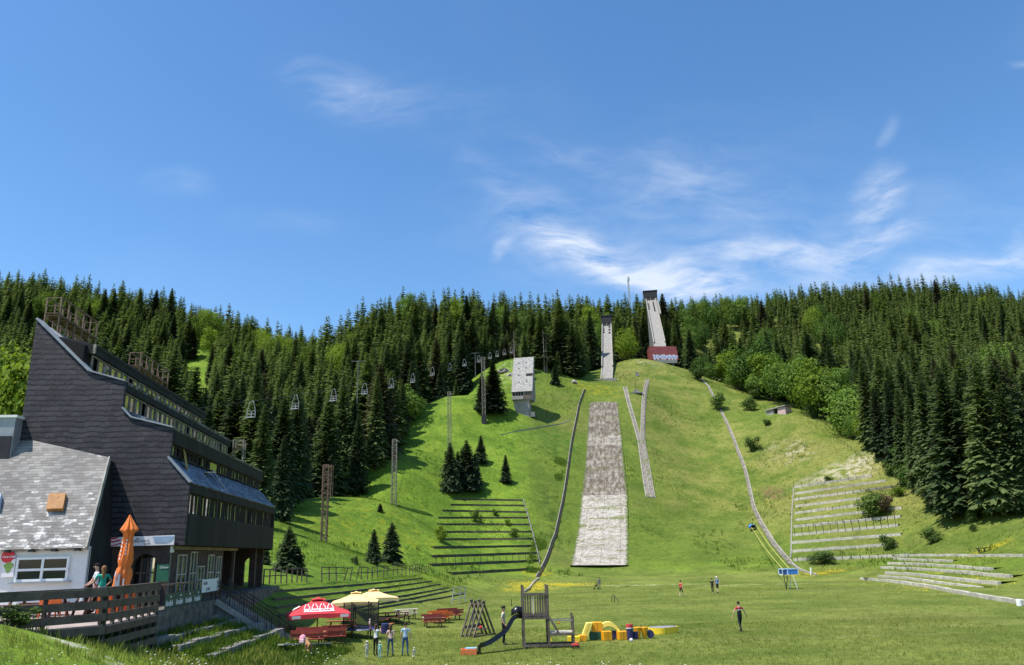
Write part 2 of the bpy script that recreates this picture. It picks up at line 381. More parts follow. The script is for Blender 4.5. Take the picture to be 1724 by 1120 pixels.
# forest ground (tree-top pixel minus a tree)
T = -26
for px, py, d in ((0, 475, 640), (100, 487, 640), (200, 492, 610), (330, 500, 560), (420, 528, 520), (500, 548, 480), (560, 552, 450), (600, 520, 425), (640, 492, 430), (760, 487, 440), (860, 490, 450), (950, 497, 450), (1010, 500, 440),
                  (1120, 490, 470), (1200, 486, 500), (1300, 478, 560), (1400, 470, 610), (1500, 468, 630), (1600, 470, 620), (1724, 481, 590), (1900, 500, 560),
                  (100, 640, 360), (300, 650, 300), (200, 560, 460), (420, 640, 290), (560, 650, 222), (600, 590, 320), (760, 565, 360), (700, 640, 275), (960, 590, 360), (1000, 560, 390), (860, 560, 380), (480, 720, 180),
                  (1250, 600, 362), (1400, 600, 332), (1550, 650, 240), (1650, 690, 182), (1724, 610, 225), (1500, 550, 420), (1650, 540, 420), (1300, 540, 445), (1900, 640, 200), (1850, 560, 380), (-150, 480, 640), (-200, 640, 330), (-50, 700, 200), (1100, 560, 400), (1160, 560, 410)):
    cp(px, py, d, T)
for px, py, d in ((0, 475, 760), (200, 492, 740), (420, 528, 640), (600, 520, 560), (860, 490, 580), (1100, 490, 620), (1300, 478, 720), (1500, 468, 800), (1724, 480, 760)):
    p = P(px, py, d); CP.append((p.x, p.y, p.z - 75))
cw(-500, 900, 200); cw(500, 950, 200); cw(0, 950, 150); cw(-200, 60, 20); cw(-120, 90, 16); cw(-250, 250, 60); cw(200, 100, 30); cw(150, 60, 14)
CPA = np.array(CP); SC = 100.0
def _phi(r2): return 0.5 * r2 * np.log(r2 + 1e-9)
_A = CPA[:, :2] / SC; _n = len(_A)
_K = _phi(((_A[:, None, :] - _A[None, :, :]) ** 2).sum(-1)) + np.eye(_n) * 4e-4
_Pm = np.hstack([np.ones((_n, 1)), _A])
_S = np.block([[_K, _Pm], [_Pm.T, np.zeros((3, 3))]])
_W = np.linalg.solve(_S, np.concatenate([CPA[:, 2], np.zeros(3)]))
def rbf(x, y):
    q = np.stack([x, y], -1).reshape(-1, 2) / SC; out = np.empty(len(q))
    for i in range(0, len(q), 20000):
        b = q[i:i + 20000]
        out[i:i + 20000] = _phi(((b[:, None, :] - _A[None]) ** 2).sum(-1)) @ _W[:_n] + _W[_n] + b @ _W[_n + 1:]
    return out.reshape(np.shape(x))
GX = np.unique(np.concatenate([np.arange(-620, -110, 12.0), np.arange(-110, -32, 2.5), np.arange(-32, 70, 0.9), np.arange(70, 130, 2.0), np.arange(130, 640, 12.0)]))
GY = np.unique(np.concatenate([np.arange(-40, 18, 3.0), np.arange(18, 130, 0.9), np.arange(130, 345, 1.5), np.arange(345, 480, 5.0), np.arange(480, 960, 12.0)]))
XX, YY = np.meshgrid(GX, GY)
GZ = rbf(XX, YY)
def fbm(x, y, f, seed, octv=4):
    r = np.random.default_rng(seed); o = np.zeros_like(x); a = 1.0
    for k in range(octv):
        for j in range(3):
            th = r.uniform(0, 6.28); ph = r.uniform(0, 6.28)
            o += a * np.sin((x * math.cos(th) + y * math.sin(th)) * f * r.uniform(.7, 1.4) + ph) / 3
        f *= 2.1; a *= 0.55
    return o
_sl = np.clip((GZ - 1.0) / 6.0, 0.0, 1.0)
_px, _py, _w = proj(XX, YY, GZ); _onstrip = np.clip((np.abs(_px - 1020 + (_py - 675) * .05) - 50) / 25, 0, 1); _onstrip = np.where((_py < 640) | (_py > 975) | (_w < 100), 1, _onstrip)
GZ = GZ + fbm(XX, YY, .16, 3) * (0.05 + .28 * _sl) * _onstrip
GZ = np.where((YY < 125) & (GZ < 0.25) & (XX > -8), np.maximum(GZ, -0.25) * .35, GZ)
def zt(x, y):
    x = np.clip(np.asarray(x, float), GX[0], GX[-1] - 1e-6); y = np.clip(np.asarray(y, float), GY[0], GY[-1] - 1e-6)
    i = np.clip(np.searchsorted(GX, x, side='right') - 1, 0, len(GX) - 2); j = np.clip(np.searchsorted(GY, y, side='right') - 1, 0, len(GY) - 2)
    u = (x - GX[i]) / (GX[i + 1] - GX[i]); v = (y - GY[j]) / (GY[j + 1] - GY[j])
    return GZ[j, i] * (1 - u) * (1 - v) + GZ[j, i + 1] * u * (1 - v) + GZ[j + 1, i] * (1 - u) * v + GZ[j + 1, i + 1] * u * v
def zg(x, y): return float(zt(x, y))
def hit(px, py, ymin=24.0, ymax=900.0):
    r = ray(px, py); ys = np.arange(ymin, ymax, .4); k = ys / r.y
    below = (CAM[2] + r.z * k) < zt(r.x * k, ys)
    i = int(np.argmax(below))
    if not below[i]: return None
    a, b = (ys[i - 1] if i else ys[0] - .4), ys[i]
    for _ in range(24):
        m = (a + b) / 2; kk = m / r.y
        if CAM[2] + r.z * kk < zg(r.x * kk, m): b = m
        else: a = m
    kk = b / r.y
    return Vector((r.x * kk, b, zg(r.x * kk, b)))
def dens(pts, st=11.0):
    out = [pts[0]]
    for (a, b), (c, d) in zip(pts, pts[1:]):
        n = max(1, int(round(math.hypot(c - a, d - b) / st)))
        out += [(a + (c - a) * i / n, b + (d - b) * i / n) for i in range(1, n + 1)]
    return out
def hits(pts, **k):
    out = [hit(*p, **k) for p in pts]
    assert all(o is not None for o in out), [p for p, o in zip(pts, out) if o is None]
    return out

# grass: greens, straw-coloured patches, buttercups, weeds; all in world metres
def grass_mat():
    m, nt, b, _ = newmat('meadow_grass')
    pos = nt.add('ShaderNodeNewGeometry').outputs['Position']
    big = nt.noise(pos, .018, 4.0, .6); mid = nt.noise(pos, .11, 6.0, .68); fine = nt.noise(pos, 1.3, 6.0, .75); vf = nt.noise(pos, 5.5, 4.0, .7)
    sp = nt.add('ShaderNodeSeparateXYZ', _0=pos); X, Y, Z = sp.outputs[0], sp.outputs[1], sp.outputs[2]
    up = nt.mix(nt.ramp(mid, .36, .66), (.088, .158, .017, 1), (.174, .257, .031, 1))          # lush hillside
    mown = nt.mix(nt.ramp(mid, .35, .68), (.112, .152, .027, 1), (.212, .242, .058, 1))       # mown plain
    hillm = nt.ramp(nt.math('ADD', Z, nt.math('MULTIPLY', nt.math('SUBTRACT', mid, .5), 6.0)), .2, 3.2)
    col = nt.mix(hillm, mown, up)
    col = nt.mix(nt.math('MULTIPLY', nt.math('MULTIPLY', nt.ramp(X, -2, 8), nt.ramp(Z, .8, 4)), .6), col, nt.mix(mid, (.075, .108, .020, 1), (.135, .165, .036, 1)))
    # straw patches on the big landing hill and right shoulder
    dry = nt.math('MULTIPLY', nt.ramp(X, 30, 52, 0, 1), nt.ramp(Z, 1.5, 16, 0, 1))
    dry = nt.math('MULTIPLY', dry, nt.ramp(nt.math('ADD', nt.math('MULTIPLY', big, .5), nt.math('MULTIPLY', mid, .5)), .42, .60, .04, .66))
    col = nt.mix(dry, col, nt.mix(fine, (.155, .165, .036, 1), (.36, .30, .115, 1)))
    dp = nt.math('MULTIPLY', nt.ramp(nt.math('ADD', nt.math('MULTIPLY', big, .45), nt.math('MULTIPLY', nt.noise(pos, .05, 5.0, .65), .55)), .50, .66, 0, .55), nt.math('SUBTRACT', 1.0, nt.ramp(X, -16, -4, 1, 0)))
    col = nt.mix(dp, col, nt.mix(fine, (.12, .125, .034, 1), (.25, .215, .085, 1)))
    # worn lines on the plain (long horizontal tracks)
    trk = nt.noise(nt.mapping(pos, rot=(0, 0, R(7)), sc=(.018, .24, 0)), 1.0, 5.0, .6)
    tm = nt.math('MULTIPLY', nt.ramp(trk, .55, .70, 0, .35), nt.ramp(Z, 1.5, .6, 0, 1))
    col = nt.mix(tm, col, (.26, .235, .105, 1))
    # bare earth / scree
    def spot(cx, cy, rx, ry, c, k, thr=.45, sc=.6):
        v = nt.add('ShaderNodeVectorMath', operation='MULTIPLY', _0=nt.add('ShaderNodeVectorMath', operation='SUBTRACT', _0=pos, _1=(cx, cy, 0)).outputs[0], _1=(1 / rx, 1 / ry, 0)).outputs[0]
        ln = nt.add('ShaderNodeVectorMath', operation='LENGTH', _0=v).outputs['Value']
        f = nt.math('MULTIPLY', nt.ramp(ln, 1.0, .25), nt.ramp(nt.noise(pos, sc, 6.0, .7), thr, thr + .13))
        return nt.math('MULTIPLY', f, k), c
    for (px, py, rx, ry, c, k, thr, sc) in SPOTS:
        h = hit(px, py)
        f, c2 = spot(h.x, h.y, rx, ry, c, k, thr, sc); col = nt.mix(f, col, c2)
    c3 = nt.noise(pos, .42, 5.0, .72)
    col = nt.mix(nt.math('MULTIPLY', nt.ramp(c3, .50, .66), nt.ramp(Z, .5, 3, .25, .75)), col, nt.mix(1.0, col, (.68, .80, .66, 1), 'MULTIPLY'))
    col = nt.mix(nt.math('MULTIPLY', nt.ramp(c3, .46, .32), nt.ramp(Z, .5, 3, .2, .5)), col, nt.mix(1.0, col, (1.35, 1.18, .95, 1), 'MULTIPLY'))
    # tufts: fine light / dark
    t = nt.math('ADD', nt.math('MULTIPLY', fine, .6), nt.math('MULTIPLY', vf, .4))
    col = nt.mix(nt.ramp(t, .30, .72, .0, 1.0, False), nt.mix(1.0, col, (.42, .48, .38, 1), 'MULTIPLY'), nt.mix(1.0, col, (1.50, 1.46, 1.34, 1), 'MULTIPLY'))
    nt.put(b.inputs['Base Color'], col); b.inputs['Roughness'].default_value = .9; b.inputs['Specular IOR Level'].default_value = .12
    hgt = nt.math('ADD', nt.math('MULTIPLY', fine, .8), nt.math('MULTIPLY', vf, .25))
    bumpn(nt, b, nt.math('ADD', hgt, nt.math('MULTIPLY', mid, 1.4)), .9, .32)
    return m
YEL = (.50, .38, .012, 1); SCR = (.42, .37, .28, 1); GRV = (.55, .52, .46, 1); WFL = (.44, .46, .26, 1); DRK = (.035, .065, .014, 1)
SPOTS = [(940, 985, 10, 4, YEL, .7, .40, .5), (890, 993, 5, 6, YEL, .6, .42, .6), (905, 965, 4, 8, YEL, .7, .45, .6), (1375, 966, 8, 4, YEL, .55, .43, .6), (1610, 985, 10, 10, YEL, .4, .5, .5), (1080, 985, 14, 3, WFL, .7, .45, .5), (1290, 984, 16, 3, WFL, .7, .45, .5), (1665, 925, 5, 2.5, YEL, .5, .45, .5),
         (1420, 795, 16, 9, SCR, .9, .43, .35), (1330, 765, 11, 16, SCR, .7, .48, .3), (1300, 830, 3.5, 12, (.20, .13, .075, 1), .9, .42, .5), (1090, 610, 10, 8, SCR, .6, .5, .4), (760, 640, 10, 18, SCR, .7, .5, .4), (640, 770, 9, 8, SCR, .55, .5, .5), (860, 625, 9, 14, SCR, .8, .47, .4),
         (190, 1115, 4, .8, GRV, .9, .44, 1.2), (20, 1108, 3, 1.4, GRV, .75, .46, 1.2), (320, 1119, 3.5, .5, GRV, .9, .42, 1.2), (925, 850, 4, 26, DRK, .6, .46, .5), (1000, 655, 14, 12, YEL, .35, .45, .5), (620, 880, 18, 22, YEL, .25, .5, .4), (1390, 965, 9, 6, DRK, .6, .45, .5), (1600, 955, 14, 12, YEL, .28, .5, .4), (930, 745, 14, 16, (.03, .10, .012, 1), .5, .45, .35), (1090, 950, 12, 9, (.16, .21, .03, 1), .4, .45, .3)]
M['grass'] = grass_mat()
_nx, _ny = len(GX), len(GY)
_V = np.stack([XX, YY, GZ], -1).reshape(-1, 3)
_I = (np.arange(_ny - 1)[:, None] * _nx + np.arange(_nx - 1)[None, :]).ravel()
ground = np_mesh('ground', _V, np.stack([_I, _I + 1, _I + 1 + _nx, _I + _nx], -1), M['grass'], smooth=True)
tag(ground, kind='structure')
# ------------------------------------------------------------------ draped ribbons
def resample(pts, step):
    pts = [Vector(p) for p in pts]; out = [pts[0]]
    for a, b in zip(pts, pts[1:]):
        n = max(1, int(math.ceil((b - a).length / step)))
        for i in range(1, n + 1): out.append(a.lerp(b, i / n))
    return out
def smooth_line(pts, it=2):
    for _ in range(it):
        pts = [pts[0]] + [(pts[i - 1] + pts[i] * 2 + pts[i + 1]) / 4 for i in range(1, len(pts) - 1)] + [pts[-1]]
    return pts
def drape(pts, step=2.0, lift=0.0):
    return [Vector((p.x, p.y, zg(p.x, p.y) + lift)) for p in smooth_line(resample(pts, step), 3)]
def sides(path):
    out = []
    for i, p in enumerate(path):
        t = path[min(i + 1, len(path) - 1)] - path[max(i - 1, 0)]; t.z = 0; t.normalize()
        out.append(Vector((t.y, -t.x, 0)))
    return out
def ribbon(mb, path, off, w, h, sink=0.35):
    """box-section band along a draped path: centre offset off, width w, top h above the ground"""
    sd = sides(path); A = []; n = len(path)
    for p, s in zip(path, sd):
        l = p + s * (off - w / 2); r = p + s * (off + w / 2)
        zb = min(zg(l.x, l.y), zg(r.x, r.y)) - sink; top = max(zg(l.x, l.y), zg(r.x, r.y)) + h
        A.append([(l.x, l.y, zb), (l.x, l.y, top), (r.x, r.y, top), (r.x, r.y, zb)])
    vs = [q for a in A for q in a]; fs = []
    for i in range(n - 1):
        for k in range(4): fs.append((i * 4 + k, i * 4 + (k + 1) % 4, (i + 1) * 4 + (k + 1) % 4, (i + 1) * 4 + k))
    fs += [(0, 1, 2, 3), ((n - 1) * 4 + 3, (n - 1) * 4 + 2, (n - 1) * 4 + 1, (n - 1) * 4)]
    mb.add(vs, fs)

# concrete landing strip of the small hill
def strip_mat():
    m, nt, b, _ = newmat('weathered_slabs')
    uv = nt.add('ShaderNodeUVMap', uv_map='st').outputs[0]
    sv = nt.add('ShaderNodeSeparateXYZ', _0=uv)
    n1 = nt.noise(nt.mapping(uv, sc=(1, .8, 1)), .55, 8.0, .72); n2 = nt.noise(nt.mapping(uv, sc=(1.6, .8, 1)), 1.0, 8.0, .75); n3 = nt.noise(nt.mapping(uv, sc=(1.0, .22, 1)), 1.0, 8.0, .72)
    upper = nt.ramp(sv.outputs[1], 51.4, 51.8)
    mid_light = nt.math('MULTIPLY', nt.ramp(sv.outputs[1], 88.5, 88.9), nt.ramp(sv.outputs[1], 97.5, 96.8))
    light = nt.mix(nt.ramp(n2, .42, .68), (.50, .465, .405, 1), (.25, .215, .17, 1))
    mid = nt.mix(nt.ramp(n3, .40, .60), (.33, .30, .25, 1), (.115, .09, .068, 1))
    col = nt.mix(nt.math('MULTIPLY', upper, nt.math('SUBTRACT', 1.0, nt.math('MULTIPLY', mid_light, .55))), light, mid)
    col = nt.mix(nt.math('MULTIPLY', nt.ramp(n1, .47, .57), nt.ramp(sv.outputs[1], 46, 56, .42, .78)), col, (.155, .125, .10, 1))
    br = nt.add('ShaderNodeTexBrick', i_Vector=uv, i_Scale=1.0, i_Color1=(1, 1, 1, 1), i_Color2=(.82, .82, .80, 1), i_Mortar=(.62, .58, .50, 1))
    br.inputs['Brick Width'].default_value = 4.2; br.inputs['Row Height'].default_value = 3.4; br.inputs['Mortar Size'].default_value = .06; br.offset = .0
    col = nt.mix(1.0, col, br.outputs[0], 'MULTIPLY')
    # weeds growing in bands out of the joints
    band = nt.noise(nt.mapping(uv, sc=(.30, 1.0, 1)), .22, 4.0, .6); loc = nt.noise(uv, 1.4, 6.0, .7)
    wd = nt.ramp(nt.math('ADD', nt.math('MULTIPLY', band, .6), nt.math('MULTIPLY', loc, .4)), .53, .58)
    wd = nt.math('MULTIPLY', wd, nt.ramp(sv.outputs[1], 60, 40, .3, .9))
    col = nt.mix(wd, col, nt.mix(loc, (.07, .10, .02, 1), (.19, .20, .055, 1)))
    eg = nt.math('ADD', nt.math('ABSOLUTE', sv.outputs[0]), nt.math('MULTIPLY', nt.math('SUBTRACT', nt.noise(uv, .9, 6.0, .75), .5), 3.2))
    col = nt.mix(nt.ramp(eg, 5.35, 5.75, 0, .92), col, (.085, .12, .022, 1))
    nt.put(b.inputs['Base Color'], col); b.inputs['Roughness'].default_value = .95; b.inputs['Specular IOR Level'].default_value = .1
    bumpn(nt, b, n2, .35, .05)
    return m
L_ = hits([(960, 955), (967, 920), (974, 880), (979, 835), (984, 790), (988, 735), (990, 700), (992, 675)])
R_ = hits([(1057, 954), (1058, 918), (1057.5, 878), (1057, 835), (1052, 790), (1047, 735), (1043, 700), (1040, 674)])
def para(pts, n):
    pts = [Vector(p) for p in pts]; out = []
    for i in range(n):
        t = i / (n - 1) * (len(pts) - 1); k = min(int(t), len(pts) - 2); out.append(pts[k].lerp(pts[k + 1], t - k))
    return smooth_line(out, 2)
NR, NC = 90, 12
la, ra = para(L_, NR), para(R_, NR); rows = []; dist = [0.0]
for i in range(NR):
    r_ = []
    for k in range(NC + 1):
        p = la[i].lerp(ra[i], k / NC); r_.append(Vector((p.x, p.y, zg(p.x, p.y) + .16)))
    # ragged outer edge
    r_[0].x += rng.uniform(-.1, .1); r_[-1].x += rng.uniform(-.1, .1)
    rows.append(r_)
    if i: dist.append(dist[-1] + (rows[i][6] - rows[i - 1][6]).length)
hc_ = np.array([[p.z for p in r_] for r_ in rows]); kk_ = np.ones(7) / 7; hs_ = np.stack([np.convolve(np.pad(hc_[:, j], 3, mode='edge'), kk_, 'valid') for j in range(NC + 1)], 1)
for i in range(NR):
    a_ = np.polyfit(range(NC + 1), hs_[i], 1)
    for j in range(NC + 1): rows[i][j].z = max(np.polyval(a_, j) + .08, zg(rows[i][j].x, rows[i][j].y) + .03) if i < 5 else np.polyval(a_, j) + .12
mb = MB(); mb.grid(rows)
# skirt so that the slab has an edge
for e in (0, -1): mb.grid([[r[e] for r in rows], [r[e] - Vector((0, 0, .6)) for r in rows]])
slab = mb.build('landing_pavement', strip_mat())
uvl = slab.data.uv_layers.new(name='st')
def _uvv(vi):
    if vi < NR * (NC + 1): i, k = divmod(vi, NC + 1); return ((k / NC - .5) * 12.0, dist[i])
    return (0.0, 0.0)
for l in slab.data.loops: uvl.data[l.index].uv = _uvv(l.vertex_index)
tag(slab, kind='structure')
print('slab length', dist[-1], [round(dist[i], 1) for i in (0, 30, 60, 89)])

# long edge boards of the two landing hills
def planks_mat():
    m, nt, b, _ = newmat('grey_planks')
    pos = nt.add('ShaderNodeNewGeometry').outputs['Position']
    f = nt.noise(pos, 1.6, 7.0, .7); g = nt.noise(pos, .3, 3.0)
    c = nt.mix(nt.ramp(f, .35, .66), (.085, .072, .058, 1), (.29, .26, .21, 1))
    c = nt.mix(nt.ramp(g, .55, .66, 0, .8), c, (.12, .14, .04, 1))
    nt.put(b.inputs['Base Color'], c); b.inputs['Roughness'].default_value = .95; bumpn(nt, b, f, .6, .1)
    return m
M['planks'] = planks_mat()
def edge_board(px, w, label, left_kerb=True, right_kerb=True, mat=None, kw=.2, kh=.24, deckh=.10, deck=True):
    path = [Vector((p.x, p.y, zg(p.x, p.y))) for p in smooth_line(hits(dens(px, 9.0)), 2)]
    root = thing('edge_board', label, 'edge board', path[0], group='edge boards of the landing hills')
    for i in (0,): pass
    if deck:
        mb = MB(root.location); ribbon(mb, path, 0, w, deckh); mb.build('deck', mat or M['planks'], root)
    for sgn, on in ((-1, left_kerb), (1, right_kerb)):
        if on:
            mb = MB(root.location); ribbon(mb, path, sgn * (w / 2 + kw / 2 + .01), kw, kh); mb.build('kerb', M['rail_grey'] if kw < .3 else M['concrete_light'], root)
    return root
M['rail_grey'] = plain('weathered_rail', (.36, .335, .29), .95, .35, 1.2, bump=.3)
edge_board([(985, 656), (976, 680), (969, 715), (962, 750), (957, 790), (951, 830), (944, 865), (936, 900), (922, 940), (906, 972)], .55, 'long dark edge board curving down left of the concrete strip', False, True, M['dark_inside'], .11)  # deck near black: shade of the bank side put into its colour
edge_board([(1052, 652), (1059, 681), (1069, 714), (1077, 742), (1083, 785), (1087.5, 815), (1091.5, 838)], 1.0, 'left arm of the V of plank edge boards right of the concrete strip')
edge_board([(1090, 640), (1086, 658), (1083, 690), (1082, 742), (1090, 785), (1095, 815), (1099, 838)], 1.0, 'right arm of the V of plank edge boards right of the concrete strip')
edge_board([(1174, 632), (1183, 643), (1193, 653)], .5, 'thin pale top end of the edge board far right', True, False, None, .5, .3, .1, False)
edge_board([(1193, 653), (1204, 674), (1214.5, 694), (1231.5, 731), (1242, 760), (1253, 787), (1261, 822), (1268, 856), (1282, 886), (1302, 916), (1331, 951)], .75, 'long edge board with white kerb sweeping down the right of the hill', True, False)
edge_board([(1331, 951), (1345, 962), (1372, 969)], .3, 'low white kerb running out beside the blue platform', True, False, None, .35, .25, .1, False)
edge_board([(905, 975), (897, 985), (880, 998)], .2, 'thin pale rail running out at the foot of the left edge board', True, False, None, .22, .3, .1, False)

# ------------------------------------------------------------------ seating terraces: a wall per row and the grass step behind it
treads = MB()
ORD = ['lowest', 'second', 'third', 'fourth', 'fifth', 'sixth', 'seventh', 'eighth', 'ninth', 'tenth', 'eleventh', 'twelfth']
def terrace(rows_px, mat, h, thick, where, group, tread=True, name='terrace_wall', wob=.08, posts=None, top_last=True):
    """rows_px from the lowest row up, each a list of pixels left to right"""
    lines = [[Vector((p.x, p.y, zg(p.x, p.y))) for p in hits(dens(r))] for r in rows_px]; n = len(lines)
    for i, path in enumerate(lines):
        rows = ORD[i] + (' row' if i else ' row')
        lab = ('%s of %s' % (ORD[i] if i else 'lowest', where)) if i < n - 1 else 'topmost of %s' % where
        o = thing(name, lab, 'terrace wall', path[0], group=group)
        mb = MB(path[0]); sd = sides(path); hh = []
        for k, p in enumerate(path): hh.append(h * (1 + rng.uniform(-1, 1) * wob))
        A = []
        for p, s, q in zip(path, sd, hh):
            # s points to the right of travel (towards the viewer for left-to-right rows)
            f = p + s * .0; bk = p - s * thick
            A.append([(f.x, f.y, p.z - .6), (f.x, f.y, p.z + q), (bk.x, bk.y, p.z + q), (bk.x, bk.y, p.z - .3)])
        vs = [q for a in A for q in a]; fs = []
        for k in range(len(A) - 1):
            for j in range(4): fs.append((k * 4 + j, k * 4 + (j + 1) % 4, (k + 1) * 4 + (j + 1) % 4, (k + 1) * 4 + j))
        m_ = len(A) - 1
        fs += [(0, 1, 2, 3), (m_ * 4 + 3, m_ * 4 + 2, m_ * 4 + 1, m_ * 4)]
        mb.add(vs, fs); mb.build('wall', mat, o)
        if tread:
            back = lines[i + 1] if i + 1 < n else None
            ra = []; rb = []; N = 14
            for k in range(N):
                t = k / (N - 1)
                ia = t * (len(path) - 1); k0 = min(int(ia), len(path) - 2); pa = path[k0].lerp(path[k0 + 1], ia - k0); sa = sd[k0]
                f = pa - sa * (thick * .6); ra.append(Vector((f.x, f.y, pa.z + h * .93)))
                # where the level step meets the rising slope
                q = f - sa * .2; zz = pa.z + h * .93
                for st in range(40):
                    q = q - sa * .2
                    if zg(q.x, q.y) > zz - .02: break
                    if back is not None and st > 3 and min((q - b_).length_squared for b_ in back) < .2: break
                rb.append(Vector((q.x, q.y, max(zz, zg(q.x, q.y)) + .01)))
            treads.grid([ra, rb])
            # close the two ends
    return lines
def row(l, r, yl, yr, n=4, sag=0.0):
    return [(l + (r - l) * i / (n - 1), yl + (yr - yl) * i / (n - 1) - sag * math.sin(math.pi * i / (n - 1))) for i in range(n)]
left_rows = [row(762, 903, 968, 960), row(727, 908, 953.5, 946), row(728, 904, 939, 933), row(731, 902, 924, 921), row(742, 899, 910, 909), row(749, 896, 897.5, 897), row(737, 893, 884.5, 885), row(739, 890, 873.5, 873.5), row(746, 887, 861.5, 864), row(759, 884, 851.5, 853), row(763, 880, 842, 844)]
LT = terrace(left_rows, M['sleeper'], .44, .25, 'the dark terrace walls on the left meadow', 'dark terrace walls on the left meadow')
right_rows = [row(1336, 1528, 945, 938, 5), row(1334, 1508, 930.5, 919, 5), row(1333, 1516, 916, 902, 5), row(1335, 1512, 903, 887, 5), row(1336, 1516, 889, 872, 5), row(1339, 1518, 877.5, 857, 5), row(1338, 1478, 866, 849, 5), row(1339, 1450, 854.5, 841, 5), row(1337, 1510, 843, 821, 5), row(1339, 1492, 833, 811, 5), row(1337, 1468, 822, 803, 5)]
M['pale_wall'] = plain('pale_terrace_wall', (.47, .435, .365), .95, .26, 1.1, bump=.4)
RT = terrace(right_rows, M['pale_wall'], .54, .45, 'the pale terrace walls on the right slope', 'pale terrace walls on the right slope')
low_rows = [[(1448, 976), (1500, 981), (1560, 990), (1610, 1000), (1660, 1009), (1723, 1019)], [(1478, 973), (1520, 976), (1570, 983), (1620, 990), (1650, 994)], [(1490, 967), (1530, 969), (1580, 975), (1640, 982), (1680, 985)], [(1482, 957.5), (1520, 959), (1580, 963), (1640, 968), (1700, 974)], [(1494, 950.5), (1540, 952), (1600, 956), (1668, 961)], [(1504, 943), (1550, 945), (1600, 947.5)], [(1520, 937), (1580, 937), (1640, 938), (1723, 938)]]
low_rows = [[(x, y) for x, y in r] for r in low_rows]
LO = terrace(low_rows, M['pale_wall'], .38, .45, 'the low pale steps at the right edge of the plain', 'low pale steps right of the plain')
# dark sleepers of the bowl between the hotel and the plain
bowl = [[(612, 1030), (650, 1023), (700, 1015), (745, 1008), (782, 1001)], [(545, 1036), (600, 1026), (650, 1017), (700, 1008), (764, 995)], [(470, 1040), (540, 1028), (600, 1018), (660, 1008), (700, 1001), (755, 991)], [(465, 1026), (540, 1016), (600, 1007), (660, 998), (700, 992.5), (742, 985)], [(462, 1012), (540, 1003.5), (600, 996.5), (660, 989), (728, 980)], [(460, 998), (540, 991.5), (600, 986.5), (660, 980.5), (712, 975)]]
BW = terrace(bowl, M['sleeper'], .17, .2, 'the dark sleeper steps of the grass bowl behind the umbrellas', 'dark sleeper steps of the grass bowl')
# broad concrete seating steps beside the hotel stair
def seat_step(a, b, z, i, n, run):
    pass
tg = treads.build('terrace_ground', M['grass']); tag(tg, kind='structure')

# rails and posts standing on the terraces
def rail_row(path, idx0, idx1, n, h, label, group, railh=(1.0,), lean=.05, mat=None, pw=.08):
    mat = mat or M['black_metal']
    o = thing('terrace_railing', label, 'railing', path[0], group=group)
    tops = []
    for k in range(n):
        t = (idx0 + (idx1 - idx0) * k / (n - 1)) * (len(path) - 1); j = min(int(t), len(path) - 2); p = path[j].lerp(path[j + 1], t - j)
        q = p + Vector((rng.uniform(-lean, lean), 0, h * rng.uniform(.93, 1.05))); mb = MB(path[0]); mb.bar(p - Vector((0, 0, .3)), q, pw); mb.build('post', mat, o); tops.append(q)
    mb = MB(path[0])
    for f in railh:
        for a, b_ in zip(tops, tops[1:]): mb.bar(a - Vector((0, 0, h * (1 - f) + .02)), b_ - Vector((0, 0, h * (1 - f) + .02)), pw * .55)
    if railh: mb.build('rail', mat, o)
    return o
rail_row(LT[1], .04, .99, 17, 1.75, 'black post railing along the lowest steps of the left terraces', None, ())
rail_row(LT[6], .12, .8, 14, .9, 'row of short black stakes on the seventh left terrace step', None, ())
rail_row(RT[3], .02, .98, 15, 2.0, 'tall black post and rail fence on the fourth pale right terrace', None, (.97,))
rail_row(RT[10], .0, 1.05 if False else 1.0, 11, 1.5, 'row of thin posts along the topmost pale right terrace', None, (), pw=.06)
rail_row(RT[4], .05, .95, 14, .8, 'row of black stubs on the fifth pale right terrace', None, ())
rail_row(RT[6], .03, .97, 12, .8, 'row of black stubs on the seventh pale right terrace', None, ())
rail_row(RT[8], .05, .95, 13, .8, 'row of black stubs on the ninth pale right terrace', None, ())
rail_row(RT[0], .04, .98, 13, .7, 'row of black stubs on the lowest pale right terrace', None, ())
# sloping side kerbs of the terrace fields
def side_kerb(px, w, h, label, mat):
    path = drape(hits(px), 1.5); o = thing('side_kerb', label, 'kerb', path[0])
    mb = MB(path[0]); ribbon(mb, path, 0, w, h); mb.build('kerb', mat, o)
side_kerb([(881, 843), (888, 866), (894, 889), (899, 908), (905, 930), (909, 950)], .18, .4, 'sloping dark side kerb at the right end of the left terraces', M['concrete_dark'])
side_kerb([(1336, 822), (1334, 850), (1333, 880), (1332, 910), (1331, 940)], .25, .15, 'sloping stony kerb at the left end of the right terraces', M['concrete'])

# fence of thin posts up the right shoulder
def post_line(px, n, h, label, mat, rails=(), w=.09, name='wire_fence', sag=0):
    path = drape(hits(px), 1.0); o = thing(name, label, 'fence', path[0]); tops = []
    for k in range(n):
        t = k / (n - 1) * (len(path) - 1); j = min(int(t), len(path) - 2); p = path[j].lerp(path[j + 1], t - j)
        q = p + Vector((rng.uniform(-.12, .12), rng.uniform(-.1, .1), h * rng.uniform(.85, 1.05))); tops.append((p, q))
    for (p, q) in tops:
        mb = MB(path[0]); mb.bar(p - Vector((0, 0, .3)), q, w); mb.build('post', mat, o)
    if rails:
        mb = MB(path[0])
        for f in rails:
            for (a, b_), (c, d) in zip(tops, tops[1:]): mb.bar(a.lerp(b_, f), c.lerp(d, f), w * .45)
        mb.build('rail', mat, o)
    return o
post_line([(1362, 714), (1385, 728), (1420, 748), (1440, 765), (1462, 785), (1480, 800)], 16, 1.2, 'broken line of thin dark posts climbing the right shoulder', M['black_metal'], (.8,), .07)
